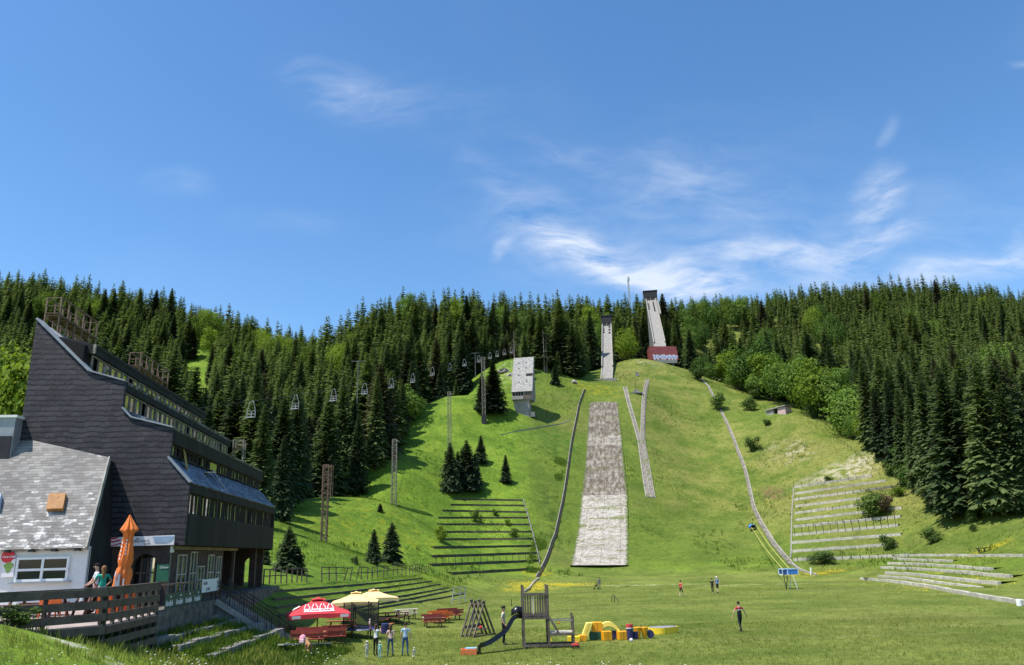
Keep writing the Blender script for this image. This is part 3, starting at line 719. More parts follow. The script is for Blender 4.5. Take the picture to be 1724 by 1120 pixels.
# ------------------------------------------------------------------ hotel : local axes s (along the gable), t (along the facade), z
AZ = R(-6.0)
HU = Vector((math.sin(AZ), math.cos(AZ), 0)); HV = Vector((math.cos(AZ), -math.sin(AZ), 0)); UP = Vector((0, 0, 1))
HC = P(310, 918, 39.1); HZ = HC.z; HC = Vector((HC.x, HC.y, 0))
def W(s, t, z): return HC + HV * s + HU * t + Vector((0, 0, z))
def lp(px, py, t=0.0):
    r = ray(px, py); n = HU; o = HC + HU * t
    k = (o - Vector(CAM)).dot(n) / r.dot(n); p = Vector(CAM) + r * k
    return (p - HC).dot(HV), p.z
def fp(px, py, s=0.0):                 # pixel on the plane s = const -> (t, z)
    r = ray(px, py); o = HC + HV * s
    k = (o - Vector(CAM)).dot(HV) / r.dot(HV); p = Vector(CAM) + r * k
    return (p - HC).dot(HU), p.z
def at_z(px, py, s): return fp(px, py, s)
L = fp(460, 900, 0.0)[0]
FL = 3.55                                # apron / deck level
sB = 0.0
sC, zC1 = lp(287, 770); sD, zD = lp(290.5, 720); sC = sD = (sC + sD) / 2
zB = lp(319, 813)[1]
sE, zE = lp(220, 702.7); sF, zF = lp(206, 687); sG, zG = lp(210.8, 642); sF = sG = (sF + sG) / 2
sH, zH = lp(150, 625); sI, zI = lp(62, 537); sJ = sI
print('hotel L %.1f  s: C %.2f E %.2f F %.2f H %.2f I %.2f   z: %.2f %.2f %.2f %.2f %.2f %.2f %.2f %.2f' % (L, sC, sE, sF, sH, sI, HZ, zB, zC1, zD, zE, zF, zG, zI))
hotel = thing('hotel', 'large dark slate hotel stepping down in terraces of window bands', 'hotel', W(0, 0, FL))
HO = hotel.location
# gable wall: follows the stepped outline
gab = [(sJ, HZ), (0, HZ), (0, zB), (sC - .12, zC1), (sC, zC1 + .1), (sC, zD), (sE, zE), (sF, zF), (sF, zG), (sH, zH), (sI, zI)]
mb = MB(HO); mb.prism([W(s, 0, z) for s, z in gab], HU * .3)
o = mb.build('gable_wall', M['slate_dark'], hotel); setuv(o, (0, 0, 0), HV, UP)
# thin pale flashing along the outline
def flash(pts, w=.34, h=.07, mat='zinc', t0=-.06):
    mb = MB(HO)
    for a, b in zip(pts, pts[1:]):
        mb.bar(W(a[0], t0 + w / 2, a[1] + .03), W(b[0], t0 + w / 2, b[1] + .03), w, h, up=(0, 0, 1))
    return mb.build('flashing', M[mat], hotel)
flash([(sH, zH), (sI, zI)], .75, .1); flash([(sC, zD), (sE, zE), (sF, zF)]); flash([(0.02, zB), (sC - .1, zC1)], .4, .1); flash([(sF, zG), (sH, zH)], .4)
# floors
w1b, w1t = lp(315.7, 865)[1], lp(316, 829)[1]
w2b, w2t = lp(289, 774)[1], lp(290, 746)[1]
w3b, w3t = lp(206, 693)[1], lp(210, 657)[1]
s4, z4t = lp(161.6, 582, .9); z4w = lp(155, 597, .9)[1]; z4b = lp(152, 626, .9)[1]; sK, zK = lp(101.7, 568, .9)
FLO = [(0.0, HZ, w1b, w1t, zB), (sC, None, w2b, w2t, zD), (sF, None, w3b, w3t, zG), (s4, None, z4b, z4w, z4t)]
REC = .32
core = [(sI, HZ + .15), (-REC, HZ + .15), (-REC, zB - .1), (sC - REC, zC1 - .0), (sC - REC, zD - .1), (sF - REC, zF - .05), (sF - REC, zG - .1), (s4 - REC, z4b - .25), (s4 - REC, z4t - .1), (sK, zK - .1), (sI + .02, zI - .25)]
mb = MB(HO); mb.prism([W(s, .95 if False else .3, z) for s, z in core], HU * (L - .5))
mb.build('shell', M['dark_inside'], hotel)
def slab(name, a, b, th, mat, t0=.3, t1=None, st=None):
    """sloping roof slab between profile points a (low/outer) and b (high/inner)"""
    t1 = L if t1 is None else t1; mb = MB(HO)
    A, B = Vector((a[0], a[1])), Vector((b[0], b[1])); d = (B - A).normalized(); n = Vector((-d.y, d.x)) * (1 if d.x < 0 else 1)
    if n.y < 0: n = -n
    pr = [A, B, B - n * th, A - n * th]
    mb.prism([W(p.x, t0, p.y) for p in pr], HU * (t1 - t0)); o = mb.build(name, mat, hotel)
    dd = HV * d.x + UP * d.y
    setuv(o, W(a[0], 0, a[1]) - HO, HU, dd); return o
slab('roof', (.06, zB + .02), (sC - .2, zC1 + .12), .14, M['slate_blue'])
slab('roof', (sC + .06, zD + .02), (sF - .25, zF + .06), .14, M['slate_blue'])
slab('roof', (sF + .06, zG + .02), (s4 - .2, z4b - .04), .14, M['slate_blue'])
slab('roof', (s4 + .1, z4t + .03), (sK, zK + .03), .14, M['roof_black'], .9)
slab('roof', (sK, zK + .02), (sI, zI - .02), .14, M['slate_grey'])
mb = MB(HO); mb.box(W((s4 - REC + sK) / 2, .75, (z4t + z4b) / 2 - .15), (s4 - sK - REC + .0, .3, z4t - z4b + .1), HV, HU, UP); o = mb.build('end_wall', M['slate_dark'], hotel); setuv(o, (0, 0, 0), HV, UP)
mb = MB(HO); mb.box(W(s4 + .08, .62, (z4t + z4w) / 2 - .02), (.12, .1, z4t - z4w), HV, HU, UP); mb.build('corner_board', M['rust_light'], hotel)
# fascias + base panel
for (s, zb, wb, wt, zt_) in FLO:
    mb = MB(HO); t0 = .3 if s > s4 + .01 else .7
    mb.box(W(s - REC / 2 + .012, (L + t0) / 2, (wt + zt_) / 2), (REC + .02, L - t0, zt_ - wt), HV, HU, UP); mb.build('fascia', M['dark_panel'], hotel)
mb = MB(HO); mb.box(W(-REC / 2 + .012, (L + .3) / 2, (HZ + w1b) / 2), (REC + .02, L - .3, w1b - HZ), HV, HU, UP); mb.build('base_panel', M['dark_panel'], hotel)
mb = MB(HO); mb.box(W(-.5, L + .2, (HZ + w1t) / 2 + .1), (.9, .4, w1t - HZ + .4), HV, HU, UP); mb.build('end_panel', M['dark_panel'], hotel)
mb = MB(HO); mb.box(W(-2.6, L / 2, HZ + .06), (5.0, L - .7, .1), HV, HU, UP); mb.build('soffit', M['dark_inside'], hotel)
# windows
def window(s, t0, t1, zb, zt_, nm, fmat, fw=.07, skip=(), glassy=True, post=.0):
    mb = MB(HO); d = .09; x = s - .14
    mb.box(W(x, (t0 + t1) / 2, zb + fw / 2), (d, t1 - t0, fw), HV, HU, UP); mb.box(W(x, (t0 + t1) / 2, zt_ - fw / 2), (d, t1 - t0, fw), HV, HU, UP)
    for k in range(nm + 1):
        t = t0 + fw / 2 + (t1 - t0 - fw) * k / nm
        mb.box(W(x + .003, t, (zb + zt_) / 2), (d, fw, zt_ - zb - 2 * fw), HV, HU, UP)
    f = mb.build('window', M[fmat], hotel)
    mb = MB(HO)
    for k in range(nm):
        if k in skip: continue
        a = t0 + fw + (t1 - t0 - fw) * k / nm; b = t0 + (t1 - t0 - fw) * (k + 1) / nm
        ya = rng.uniform(-.012, .012); za = rng.uniform(-.010, .010)
        q = [W(x - .02 + ya + za, a, zb + fw), W(x - .02 - ya + za, b, zb + fw), W(x - .02 - ya - za, b, zt_ - fw), W(x - .02 + ya - za, a, zt_ - fw)]
        mb.add(q, [(0, 1, 2, 3)])
    if mb.v: mb.build('pane', M['glass'], f)
    return f
nb = 9; bw = (L - .8) / nb
for k in range(nb):
    a = .45 + k * bw; window(0, a + .06, a + bw - .24, w1b + .02, w1t - .02, 3, 'dark_frame', .045, (2,) if k == 5 else ((1,) if k == 7 else ()))
for k in range(nb):
    a = .45 + k * bw
    window(sC, a + .06, a + bw - .24, max(w2b, zC1 + .15), w2t - .02, 3 if k != 3 else 1, 'dark_frame', .045, {0: (1, 2), 1: (0, 1, 2), 2: (0, 2)}.get(k, ()))
nb3 = 13; bw3 = (L - .8) / nb3
for k in range(nb3):
    a = .45 + k * bw3; window(sF, a, a + bw3 - .03, w3b + .02, w3t - .02, 2, 'rust_light', .075, (1,) if k in (1, 6, 11) else ())
for k in range(12):
    a = .95 + k * (L - 1.6) / 12; window(s4, a, a + (L - 1.6) / 12 - .03, z4b + .05, z4w - .02, 2, 'rust_light', .075, (0,) if k in (0, 3) else ())
# broken bits on the second floor
mb = MB(HO); t_, z_ = fp(317, 765, sC + .25); mb.bar(W(sC - .05, t_ + .25, w2t - .1), W(sC + .35, t_ - .35, w2b - .25), .42, .05, up=HV); mb.build('loose_board', M['yellow_board'], hotel)
mb = MB(HO); t_, z_ = fp(350, 797, sC + .2); mb.bar(W(sC + .1, t_ - .5, z_), W(sC + .3, t_ + .5, z_ + .1), .5, .06, up=UP); mb.build('loose_board', M['table_pale'], hotel)
mb = MB(HO); a = fp(355, 803, -.9 * abs(sC)); b = fp(372, 822, -.2); mb.bar(W(-.85 * abs(sC), a[0], zC1 + .12), W(-.1, a[0] + .4, zB + .16), .12, .05); mb.build('loose_flashing', M['zinc'], hotel)
# rusty sign frames on the top roof
def roof_frame(sa, sb, t0, t1, zr, zp, zt_, n, mat, brace=True):
    mb = MB(HO)
    for k in range(n):
        t = t0 + (t1 - t0) * k / (n - 1)
        for s in (sa, sb):
            mb.bar(W(s, t, zr), W(s, t, zt_ - rng.uniform(0, .08)), .075)
        mb.bar(W(sa, t, zp - .05), W(sb, t, zp - .05), .06)
        if k in (0, n - 1): mb.bar(W(sa, t, zt_ - .05), W(sb, t, zt_ - .05), .05); mb.bar(W(sa, t, (zp + zt_) / 2), W(sb, t, (zp + zt_) / 2), .05)
        if brace: mb.bar(W(sa, t, zp - .1), W(sb, t, zr + .35), .06)
    for s in (sa, sb):
        mb.bar(W(s, t0, zt_ - .05), W(s, t1, zt_ - .05), .07); mb.bar(W(s, t0, zp), W(s, t1, zp), .08)
    f = mb.build('roof_frame', M[mat], hotel)
    mb = MB(HO)
    for k in range(5):
        s = sa + (sb - sa) * (k + .5) / 5; mb.box(W(s, (t0 + t1) / 2, zp + .05), (abs(sb - sa) / 5 - .03, t1 - t0 + .3, .05), HV, HU, UP)
    mb.build('catwalk', M['rust'], f)
sa, zp = lp(77, 527, 1.9); sb, zr_ = lp(98, 548, 1.9); ztop = lp(98, 500, 1.9)[1]; zroof = lp(98, 556, 1.9)[1]
t1a = fp(165, 541, sb)[0]
roof_frame(sa, sb, 1.9, t1a, zroof - .2, zp - .1, ztop, 6, 'rust')
t0b = fp(238, 594, sb)[0]; t1b = fp(284, 625, sb)[0]
print('frames', sa, sb, zp, ztop, t1a, t0b, t1b)
roof_frame(sa, sb, t0b, min(t1b, L - .3), zroof - .2, zp - .1, ztop, 6, 'rust')
sc, zc = lp(391, 772, L - .6); sd_ = lp(408, 776, L - .6)[0]; zt3 = lp(391, 740, L - .6)[1]
roof_frame(sc, sd_, L - .6, L + .1, zD - .3, (zc + zt3) / 2, zt3, 2, 'rust_light', False)
# ground floor
def arch_wall(p0, du, w, z0, z1, a0, a1, zs, th, mat, name, n=12):
    """wall of width w along du from p0 with one arched opening between a0..a1, springing at zs"""
    r = (a1 - a0) / 2; c = (a0 + a1) / 2; mb = MB(HO); pts = [(0, z0), (a0, z0), (a0, zs)]
    pts += [(c - r * math.cos(math.pi * k / n), zs + r * math.sin(math.pi * k / n)) for k in range(1, n)]
    pts += [(a1, zs), (a1, z0), (w, z0), (w, z1), (0, z1)]
    nn = Vector((-du.y, du.x, 0)); mb.prism([Vector((p0.x, p0.y, 0)) + du * a + UP * z for a, z in pts], nn * th)
    return mb.build(name, mat, hotel)
gs0 = lp(160, 940, .12)[0]; gs1 = lp(285, 930, .12)[0]; a0 = lp(223, 960, .12)[0]; a1 = lp(263, 960, .12)[0]; zsp = lp(243, 953, .12)[1]
arch_wall(W(gs0 - 3, .12, 0), HV, gs1 - gs0 + 3, FL - .4, HZ + .1, a0 - gs0 + 3, a1 - gs0 + 3, zsp, .3, M['brown_wall'], 'ground_wall')
mb = MB(HO); mb.box(W((a0 + a1) / 2, .75, (FL + zsp) / 2 + .3), (a1 - a0 + 1.0, .08, 3.0), HV, HU, UP); mb.build('door_recess', M['dark_inside'], hotel)
mb = MB(HO)
for q in (.2, .5, .8): mb.box(W(a0 + (a1 - a0) * q, .6, FL + 1.15), (.07, .05, 2.3), HV, HU, UP)
mb.box(W((a0 + a1) / 2, .6, FL + 1.5), (a1 - a0, .04, .07), HV, HU, UP)
d = mb.build('door', M['rust'], hotel)
for q, wd in ((.35, .34), (.66, .34)):
    mb = MB(HO); mb.box(W(a0 + (a1 - a0) * q, .64, FL + 1.2), ((a1 - a0) * .24, .02, 2.0), HV, HU, UP); mb.build('pane', M['glass'], d)
sR = gs1 - .05
mb = MB(HO); mb.box(W(sR, 5.2, (FL + HZ) / 2), (.25, 9.6, HZ - FL + .1), HV, HU, UP); mb.box(W(sR - 3.2, 10.0 + (L - 10) / 2, (FL + HZ) / 2), (.25, L - 10.2, HZ - FL + .1), HV, HU, UP); mb.box(W(sR - 1.6, 10.02, (FL + HZ) / 2), (3.2, .2, HZ - FL + .1), HV, HU, UP); mb.build('recessed_wall', M['brown_wall'], hotel)
for (t0, t1, zz0, zz1) in ((1.2, 2.6, .4, 2.3), (3.3, 4.4, .3, 2.45), (4.7, 5.9, .3, 1.7), (6.6, 7.8, .4, 2.3), (8.4, 9.4, .4, 2.2)):
    mb = MB(HO); x = sR + .17; fw = .06
    for z in (FL + zz0, FL + zz1, FL + (zz0 + zz1) / 2): mb.box(W(x, (t0 + t1) / 2, z), (.06, t1 - t0, fw), HV, HU, UP)
    for t in (t0, t1, (t0 + t1) / 2): mb.box(W(x + .002, t, FL + (zz0 + zz1) / 2), (.06, fw, zz1 - zz0), HV, HU, UP)
    f = mb.build('window', M['table_pale'], hotel)
    mb = MB(HO); mb.box(W(x - .03, (t0 + t1) / 2, FL + (zz0 + zz1) / 2), (.02, t1 - t0 - .06, zz1 - zz0 - .06), HV, HU, UP); mb.build('pane', M['glass_dark'], f)
for t in (.35, 3.0, 6.2, 9.6, 13.0):
    mb = MB(HO); mb.bar(W(-.75, t, FL - .1), W(-.75, t, HZ + .05), .16); mb.build('post', M['grey_wood'] if t > .5 else M['rust_light'], hotel)
mb = MB(HO); mb.box(W(-.62, L * .3 + .3, HZ - .1), (.14, L * .6, .16), HV, HU, UP); mb.build('beam', M['rust_light'], hotel)
mb = MB(HO); mb.box(W(-.75, .35, HZ - .16), (.3, .3, .34), HV, HU, UP); mb.build('lamp_box', M['white_paint'], hotel)
ta = L - .25
b0 = lp(409.5, 970, ta)[0]; b1 = lp(429.5, 970, ta)[0]; e1 = lp(441, 960, ta)[0]; zar = lp(420, 949, ta)[1]; e0 = sR - 3.1
arch_wall(W(e0, ta, 0), HV, e1 - e0, FL - .6, HZ + .1, b0 - e0, b1 - e0, zar, .35, M['brown_wall'], 'arch_wall')
mb = MB(HO); mb.box(W(e1 - .22, ta - 2.2, (FL + HZ) / 2 - .1), (.42, .42, HZ - FL + .4), HV, HU, UP); mb.build('pillar', M['brown_wall'], hotel)
# apron terrace in front of / under the hotel
def floor_poly(name, pts, z0, z1, mat):
    mb = MB(); mb.prism([Vector((p[0], p[1], z0)) for p in pts], (0, 0, z1 - z0)); o = mb.build(name, mat); tag(o, kind='structure'); return o
ap = [W(-14, -4.6, 0), W(.55, -4.6, 0), W(.75, 3.6, 0), W(.45, 3.62, 0), W(.3, L + 2.0, 0), W(-14, L + 2.0, 0)]
floor_poly('hotel_terrace', ap, 1.2, FL, M['rubble'])

# things hung on the hotel
def panel(px4, t, th, mat, name, lab, cat, parts=(), kind=None):
    """flat board: pixel corners (tl, tr, br, bl) on the plane t = const"""
    q = [lp(x, y, t) for x, y in px4]; c = W(q[3][0], t, q[3][1]); root = thing(name, lab, cat, c)
    mb = MB(c); mb.prism([W(s, t, z) for s, z in q], HU * th); mb.build('board', mat, root)
    return root, c, q
def text(body, loc, xdir, updir, size, mat, parent, name='lettering', shear=0.0, ext=.004, align='LEFT', bold=0.0):
    cu = bpy.data.curves.new(name, 'FONT'); cu.body = body; cu.size = size; cu.extrude = ext; cu.align_x = align; cu.shear = shear; cu.offset = bold; cu.resolution_u = 3
    cu.materials.append(mat)
    tmp = bpy.data.objects.new(name, cu); COL.objects.link(tmp)
    dg = bpy.context.evaluated_depsgraph_get(); me = bpy.data.meshes.new_from_object(tmp.evaluated_get(dg)); bpy.data.objects.remove(tmp); bpy.data.curves.remove(cu)
    o = bpy.data.objects.new(name, me); COL.objects.link(o)
    x = Vector(xdir).normalized(); u = Vector(updir); u = (u - x * u.dot(x)).normalized(); z = x.cross(u)
    pl = parent.matrix_world.inverted() @ Vector(loc) if False else Vector(loc) - parent.location
    o.parent = parent; o.matrix_local = Matrix(((x.x, u.x, z.x, pl.x), (x.y, u.y, z.y, pl.y), (x.z, u.z, z.z, pl.z), (0, 0, 0, 1)))
    return o
bn, bc, q = panel([(169, 905.5), (294, 901), (292.5, 917.5), (168, 921)], -.12, .06, M['white_print'], 'banner', 'long white banner with a red swirl along the foot of the hotel gable', 'banner')
bh_ = q[0][1] - q[3][1]; bwid = q[1][0] - q[0][0]; bd = (W(q[2][0], 0, q[2][1]) - W(q[3][0], 0, q[3][1])).normalized()
def bpt(a, b, o=.135): return W(q[3][0] + bwid * a, -o, q[3][1] + (q[2][1] - q[3][1]) * a + bh_ * b)
mb = MB(bc)
for (pts) in ([(.0, .95), (.08, .55), (.17, .42), (.27, .60), (.27, .78), (.17, .60), (.08, .72), (.03, .97)], [(.0, .10), (.10, .05), (.2, .22), (.29, .42), (.29, .30), (.2, .10), (.12, .0)], [(.09, .99), (.14, .80), (.2, .8), (.25, .99)]):
    mb.prism([bpt(*p) for p in pts], HU * .012)
mb.build('red_swirl', M['red_print'], bn)
mb = MB(bc); mb.prism([bpt(*p) for p in [(.70, .97), (.985, .97), (.965, .62), (.93, .40), (.86, .30), (.74, .32), (.72, .5)]], HU * .012); mb.build('blue_field', M['blue_print'], bn)
text('DOBLE KAVA', bpt(.395, .40, .142), bd, UP, bh_ * .36, M['black_print'], bn); text('Aga', bpt(.47, .72, .142), bd, UP, bh_ * .26, M['black_print'], bn, shear=.3)
text('098 245', bpt(.60, .12, .142), bd, UP, bh_ * .17, M['black_print'], bn)
gb, gc, q = panel([(264.5, 951), (284.5, 950), (282.5, 979), (262, 979.5)], -1.3, .04, M['green_board'], 'menu_board', 'dark green menu board beside the arched hotel door', 'menu board')
text('Gösser', W(q[0][0] + .12, -1.312, q[0][1] - .17), HV, UP, .14, M['white_print'], gb, shear=.25)
mb = MB(gc)
for k in (0, 1): mb.bar(W(q[3][0] + .08 + k * .42, -1.28, q[3][1] + .1), W(q[3][0] + .02 + k * .5, -1.1, FL), .05)
mb.build('stand', M['grey_wood'], gb)
# terrace railing with the green banners, white sign
RX = .45
ra, rb_ = fp(268, 985, RX), fp(372, 976, RX)
t_a, t_b = max(ra[0], -4.55), rb_[0]; rz = FL + 1.0
rail = thing('terrace_railing', 'dark rail of the hotel terrace carrying the green banners', 'railing', W(RX, t_a, FL))
for k in range(7):
    t = t_a + (t_b - t_a) * k / 6; mb = MB(rail.location); mb.bar(W(RX, t, FL), W(RX, t, rz), .06); mb.build('post', M['black_metal'], rail)
mb = MB(rail.location); mb.bar(W(RX, t_a, rz), W(RX, t_b, rz), .07); mb.build('handrail', M['rust'], rail)
mb = MB(rail.location); mb.bar(W(RX, t_a, FL + .15), W(RX, t_b, FL + .15), .05); mb.build('lower_rail', M['black_metal'], rail)
b0t, b1t = fp(279, 1000, RX + .06)[0], fp(341, 992, RX + .06)[0]; bz0, bz1 = FL - .05, FL + .62
b0t = max(b0t, t_a)
for k in range(4):
    u0 = b0t + (b1t - b0t) * k / 4; u1 = b0t + (b1t - b0t) * (k + 1) / 4
    c = W(RX + .06, u0, bz0)
    ob = thing('banner', '%s green banner with pale lettering on the hotel terrace rail' % ('leftmost', 'second from left', 'third from left', 'rightmost')[k], 'banner', c, group='green banners on the terrace rail')
    mb = MB(c); mb.box(W(RX + .06, (u0 + u1) / 2, (bz0 + bz1) / 2), (.02, u1 - u0 - .01, bz1 - bz0), HV, HU, UP); mb.build('cloth', M['green_banner'], ob)
    text('kiseljak', W(RX + .075, u0 + .08, bz0 + .16), HU, UP, (u1 - u0) * .245, M['blue_print'] if False else M['white_print'], ob, bold=.004)
    mb = MB(c); cx = (u0 + u1) / 2
    mb.prism([W(RX + .072, cx + a, bz1 - .2 + b) for a, b in ((-.1, .1), (-.06, .02), (.06, .02), (.1, .1), (.04, .06), (0, .12), (-.04, .06))], HV * .01); mb.build('emblem', M['white_print'], ob)
sgn_t0, sgn_t1 = fp(341, 976, RX + .12)[0], fp(368, 976, RX + .12)[0]; z0, z1 = fp(342, 998, RX + .12)[1], fp(342, 976, RX + .12)[1]
c = W(RX + .1, sgn_t0, z0)
sg = thing('notice', 'white hand-lettered notice on the end of the hotel terrace rail', 'sign', c)
mb = MB(c); mb.box(W(RX + .12, (sgn_t0 + sgn_t1) / 2, (z0 + z1) / 2), (.03, sgn_t1 - sgn_t0, z1 - z0), HV, HU, UP); mb.build('board', M['white_wall'], sg)
hh = z1 - z0; ww = sgn_t1 - sgn_t0
text('EDGAR', W(RX + .14, sgn_t0 + ww * .06, z0 + hh * .58), HU, UP, hh * .34, M['black_print'], sg); text('U 2 JOU', W(RX + .14, sgn_t0 + ww * .22, z0 + hh * .12), HU, UP, hh * .34, M['black_print'], sg)
mb = MB(c)
for a in ((.86, .1, .98, .45), (.98, .5, .86, .9), (.9, .5, .98, .95)): mb.bar(W(RX + .138, sgn_t0 + ww * a[0], z0 + hh * a[1]), W(RX + .138, sgn_t0 + ww * a[2], z0 + hh * a[3]), .03, .01)
mb.build('marks', M['black_print'], sg)

# outside stair down to the plain, iron railings, white stringer
st_t0, st_t1 = fp(366, 1001, .6)[0] , 0
st_t0 = max(st_t0, 3.8); st_w = 2.2; NS = 16
sT, zTp = .55, FL - .05; 
sBt, zBt = 4.15, 1.02
stair = thing('stair', 'concrete outside stair falling from the hotel terrace to the plain', 'stair', W(sT, st_t0, zBt))
mb = MB(stair.location)
for k in range(NS):
    a = sT + (sBt - sT) * k / NS; b = sT + (sBt - sT) * (k + 1) / NS; z = zTp + (zBt - zTp) * (k + 1) / NS
    mb.box(W((a + b) / 2, st_t0 + st_w / 2 + (k * .05), (z + zBt - 1.0) / 2), (b - a + .02, st_w, z - zBt + 1.0 + rng.uniform(-.01, .01)), HV, HU, UP)
mb.build('steps', M['concrete_dark'], stair)
for e, tt in ((0, -.09), (1, st_w + .09)):
    mb = MB(stair.location); mb.bar(W(sT, st_t0 + tt, zTp - .05), W(sBt, st_t0 + tt + .8, zBt + .02), .14, .3, up=UP); mb.build('stringer', M['concrete_light'], stair)
for e, tt in ((0, -.09), (1, st_w + .09)):
    r_ = thing('stair_railing', ('near' if e == 0 else 'far') + ' black iron railing with upright bars on the outside stair', 'railing', W(sT, st_t0 + tt, FL), group='iron railings of the outside stair')
    A = W(sT, st_t0 + tt, zTp); B = W(sBt, st_t0 + tt + .8, zBt)
    mb = MB(r_.location)
    for hh_ in (.16, .98, .75): mb.bar(A + UP * hh_, B + UP * hh_, .045)
    mb.build('rails', M['black_metal'], r_)
    mb = MB(r_.location); n = 30
    for k in range(n + 1):
        p = A.lerp(B, k / n); mb.bar(p + UP * (.0 if k % 6 == 0 else .16), p + UP * (1.02 if k % 6 == 0 else .96), .05 if k % 6 == 0 else .024)
    mb.build('bars', M['black_metal'], r_)
# concrete seating steps left of the stair
for k, (l, r, zt1) in enumerate((((258, 1055), (404, 1026), 2.83), ((264, 1077), (428, 1035), 2.53), ((303, 1086), (449, 1047), 2.26), ((364, 1100), (477, 1059), 1.86))):
    a, b = PZ(*l, zt1), PZ(*r, zt1)
    lab = ('topmost', 'second from top', 'third from top', 'lowest')[k] + ' long concrete seating step between the wooden deck and the stair'
    o = thing('seating_step', lab, 'seating step', a, group='concrete seating steps beside the stair')
    d = (b - a).normalized(); sd = Vector((d.y, -d.x, 0)); mb = MB(a); n = 7
    for i in range(n):
        p, q_ = a.lerp(b, i / n), a.lerp(b, (i + 1) / n); jit = rng.uniform(-.05, .05)
        c = (p + q_) / 2 - sd * .2 + Vector((0, 0, -.45 + jit)); mb.box(c + sd * rng.uniform(-.03, .03), ((q_ - p).length - .015, .42, .9), d, sd, UP)
    mb.build('blocks', M['seat_stone'], o)
# low kerbs with loose stones at the foot of the steps
for k, (l, r, z) in enumerate((((446, 1092), (499, 1064), 1.05), ((502, 1063), (562, 1043), .95))):
    a, b = PZ(*l, z), PZ(*r, z); d = (b - a).normalized(); sd = Vector((d.y, -d.x, 0))
    o = thing('low_kerb', ('near low kerb with loose stones below the seating steps', 'far low kerb with loose stones right of the stair foot')[k], 'kerb', a)
    mb = MB(a); mb.bar(a - UP * .2, b - UP * .2, .25, .45); mb.build('kerb', M['concrete_light'], o)
    for i in range(6):
        p = a.lerp(b, rng.uniform(.1, .95)) - sd * rng.uniform(.25, .6); mb = MB(a); s = rng.uniform(.18, .34)
        mb.lathe(p - UP * .1, [(s * .7, 0), (s, s * .4), (s * .8, s * .8), (s * .3, s)], 7); mb.build('stone', M['concrete_light'], o)

# ------------------------------------------------------------------ white restaurant with a slate roof
EV = P(145, 920, 35.0); ED = (HV).normalized(); BD = Vector((-ED.y, ED.x, 0))
rest = thing('restaurant', 'white restaurant annexe under a worn grey slate roof', 'building', EV - UP * (EV.z - FL)); RO = rest.location
WL = 14.0
def E(a, b, z): return Vector((EV.x, EV.y, 0)) + ED * a + BD * b + UP * z
mb = MB(RO); mb.box(E(-WL / 2, .25 + .15, (FL + EV.z) / 2 - .1), (WL, .3, EV.z - FL + .2), ED, BD, UP); mb.build('front_wall', M['white_wall'], rest)
RT_ = P(183, 770, 38.0); ra_ = (RT_ - E(0, 0, EV.z)); rise = RT_.z - EV.z; run = ra_.dot(BD); aR = ra_.dot(ED)
sl_n = (UP * run - BD * rise).normalized()
def roofpt(px, py):
    r = ray(px, py); k = (EV - Vector(CAM)).dot(sl_n) / r.dot(sl_n); return Vector(CAM) + r * k
tl = roofpt(35, 737); tl2 = roofpt(37, 702); tl3 = roofpt(-120, 668)
poly = [E(-WL, 0, EV.z), E(0.0, 0, EV.z), RT_, tl, tl2, roofpt(0, 702)]
poly = [E(-WL, -.0, EV.z), E(.0, 0, EV.z), RT_, tl, tl2, E(-WL, (tl2 - EV).dot(BD), tl2.z)]
dn = (-(BD * run + UP * rise)).normalized()
poly[0] = poly[0] + dn * .06; poly[1] = poly[1] + dn * .06
th = sl_n if sl_n.z > 0 else -sl_n
mb = MB(RO); mb.prism(poly, -th * .16); o = mb.build('roof', M['slate_grey'], rest); setuv(o, EV - RO, ED, (BD * run + UP * rise).normalized())
mb = MB(RO); mb.bar(poly[1] + ED * .03 - th * .06, RT_ + ED * .03 - th * .06, .08, .24, up=th); mb.build('verge_trim', M['concrete_light'], rest)
# back and side closing walls reaching the hotel gable
bk = [RT_ - th * .16, tl - th * .16]
gz = lambda p: p + HU * max(0.0, (W(0, -.02, 0) - p).dot(HU))
mb = MB(RO); mb.add([bk[0], bk[1], gz(bk[1]), gz(bk[0])], [(0, 1, 2, 3)]); mb.build('valley', M['roof_black'], rest)
g0 = E(-.05, .12, FL); 
side = [E(.02, .42, FL - .6), E(.02, .42, EV.z - .1), RT_ - th * .2 - ED * .06, gz(RT_ - th * .2 - ED * .06), Vector((*gz(E(-.06, 3.0, 0)).xy, FL - .6))]
mb = MB(RO); mb.prism(side, -ED * .12); mb.build('side_wall', M['dark_panel'], rest)  # end wall coloured near black for the shade on this side
# soffit brackets, window
for px in (12, 52, 90, 129):
    p = roofpt(px, 926.5); mb = MB(RO); mb.box(Vector((p.x, p.y - .0, EV.z - .13)) + BD * .12, (.2, .35, .10), ED, BD, UP); mb.build('rafter_end', M['black_metal'], rest)
fw_ = E(0, .24, 0)
def wp(px, py, off=.24):
    r = ray(px, py); o = E(0, off, 0); k = (o - Vector(CAM)).dot(BD) / r.dot(BD); p = Vector(CAM) + r * k; return (p - E(0, 0, 0)).dot(ED), p.z
x0, zz1 = wp(30, 941); x1, _ = wp(119, 939); zz0 = wp(30, 978)[1]
mb = MB(RO); fwd = .10
for z in (zz0, zz1, (zz0 + zz1) / 2 - .02): mb.box(E((x0 + x1) / 2, .2, z), (x1 - x0, .12, fwd), ED, BD, UP)
for x in (x0 + fwd / 2, x1 - fwd / 2, (x0 + x1) / 2): mb.box(E(x, .2, (zz0 + zz1) / 2), (fwd, .115, zz1 - zz0 - fwd), ED, BD, UP)
f = mb.build('window', M['white_paint'], rest)
mb = MB(RO); mb.box(E((x0 + x1) / 2, .225, (zz0 + zz1) / 2), (x1 - x0 - .05, .03, zz1 - zz0 - .05), ED, BD, UP); mb.build('pane', M['glass_dark'], f)
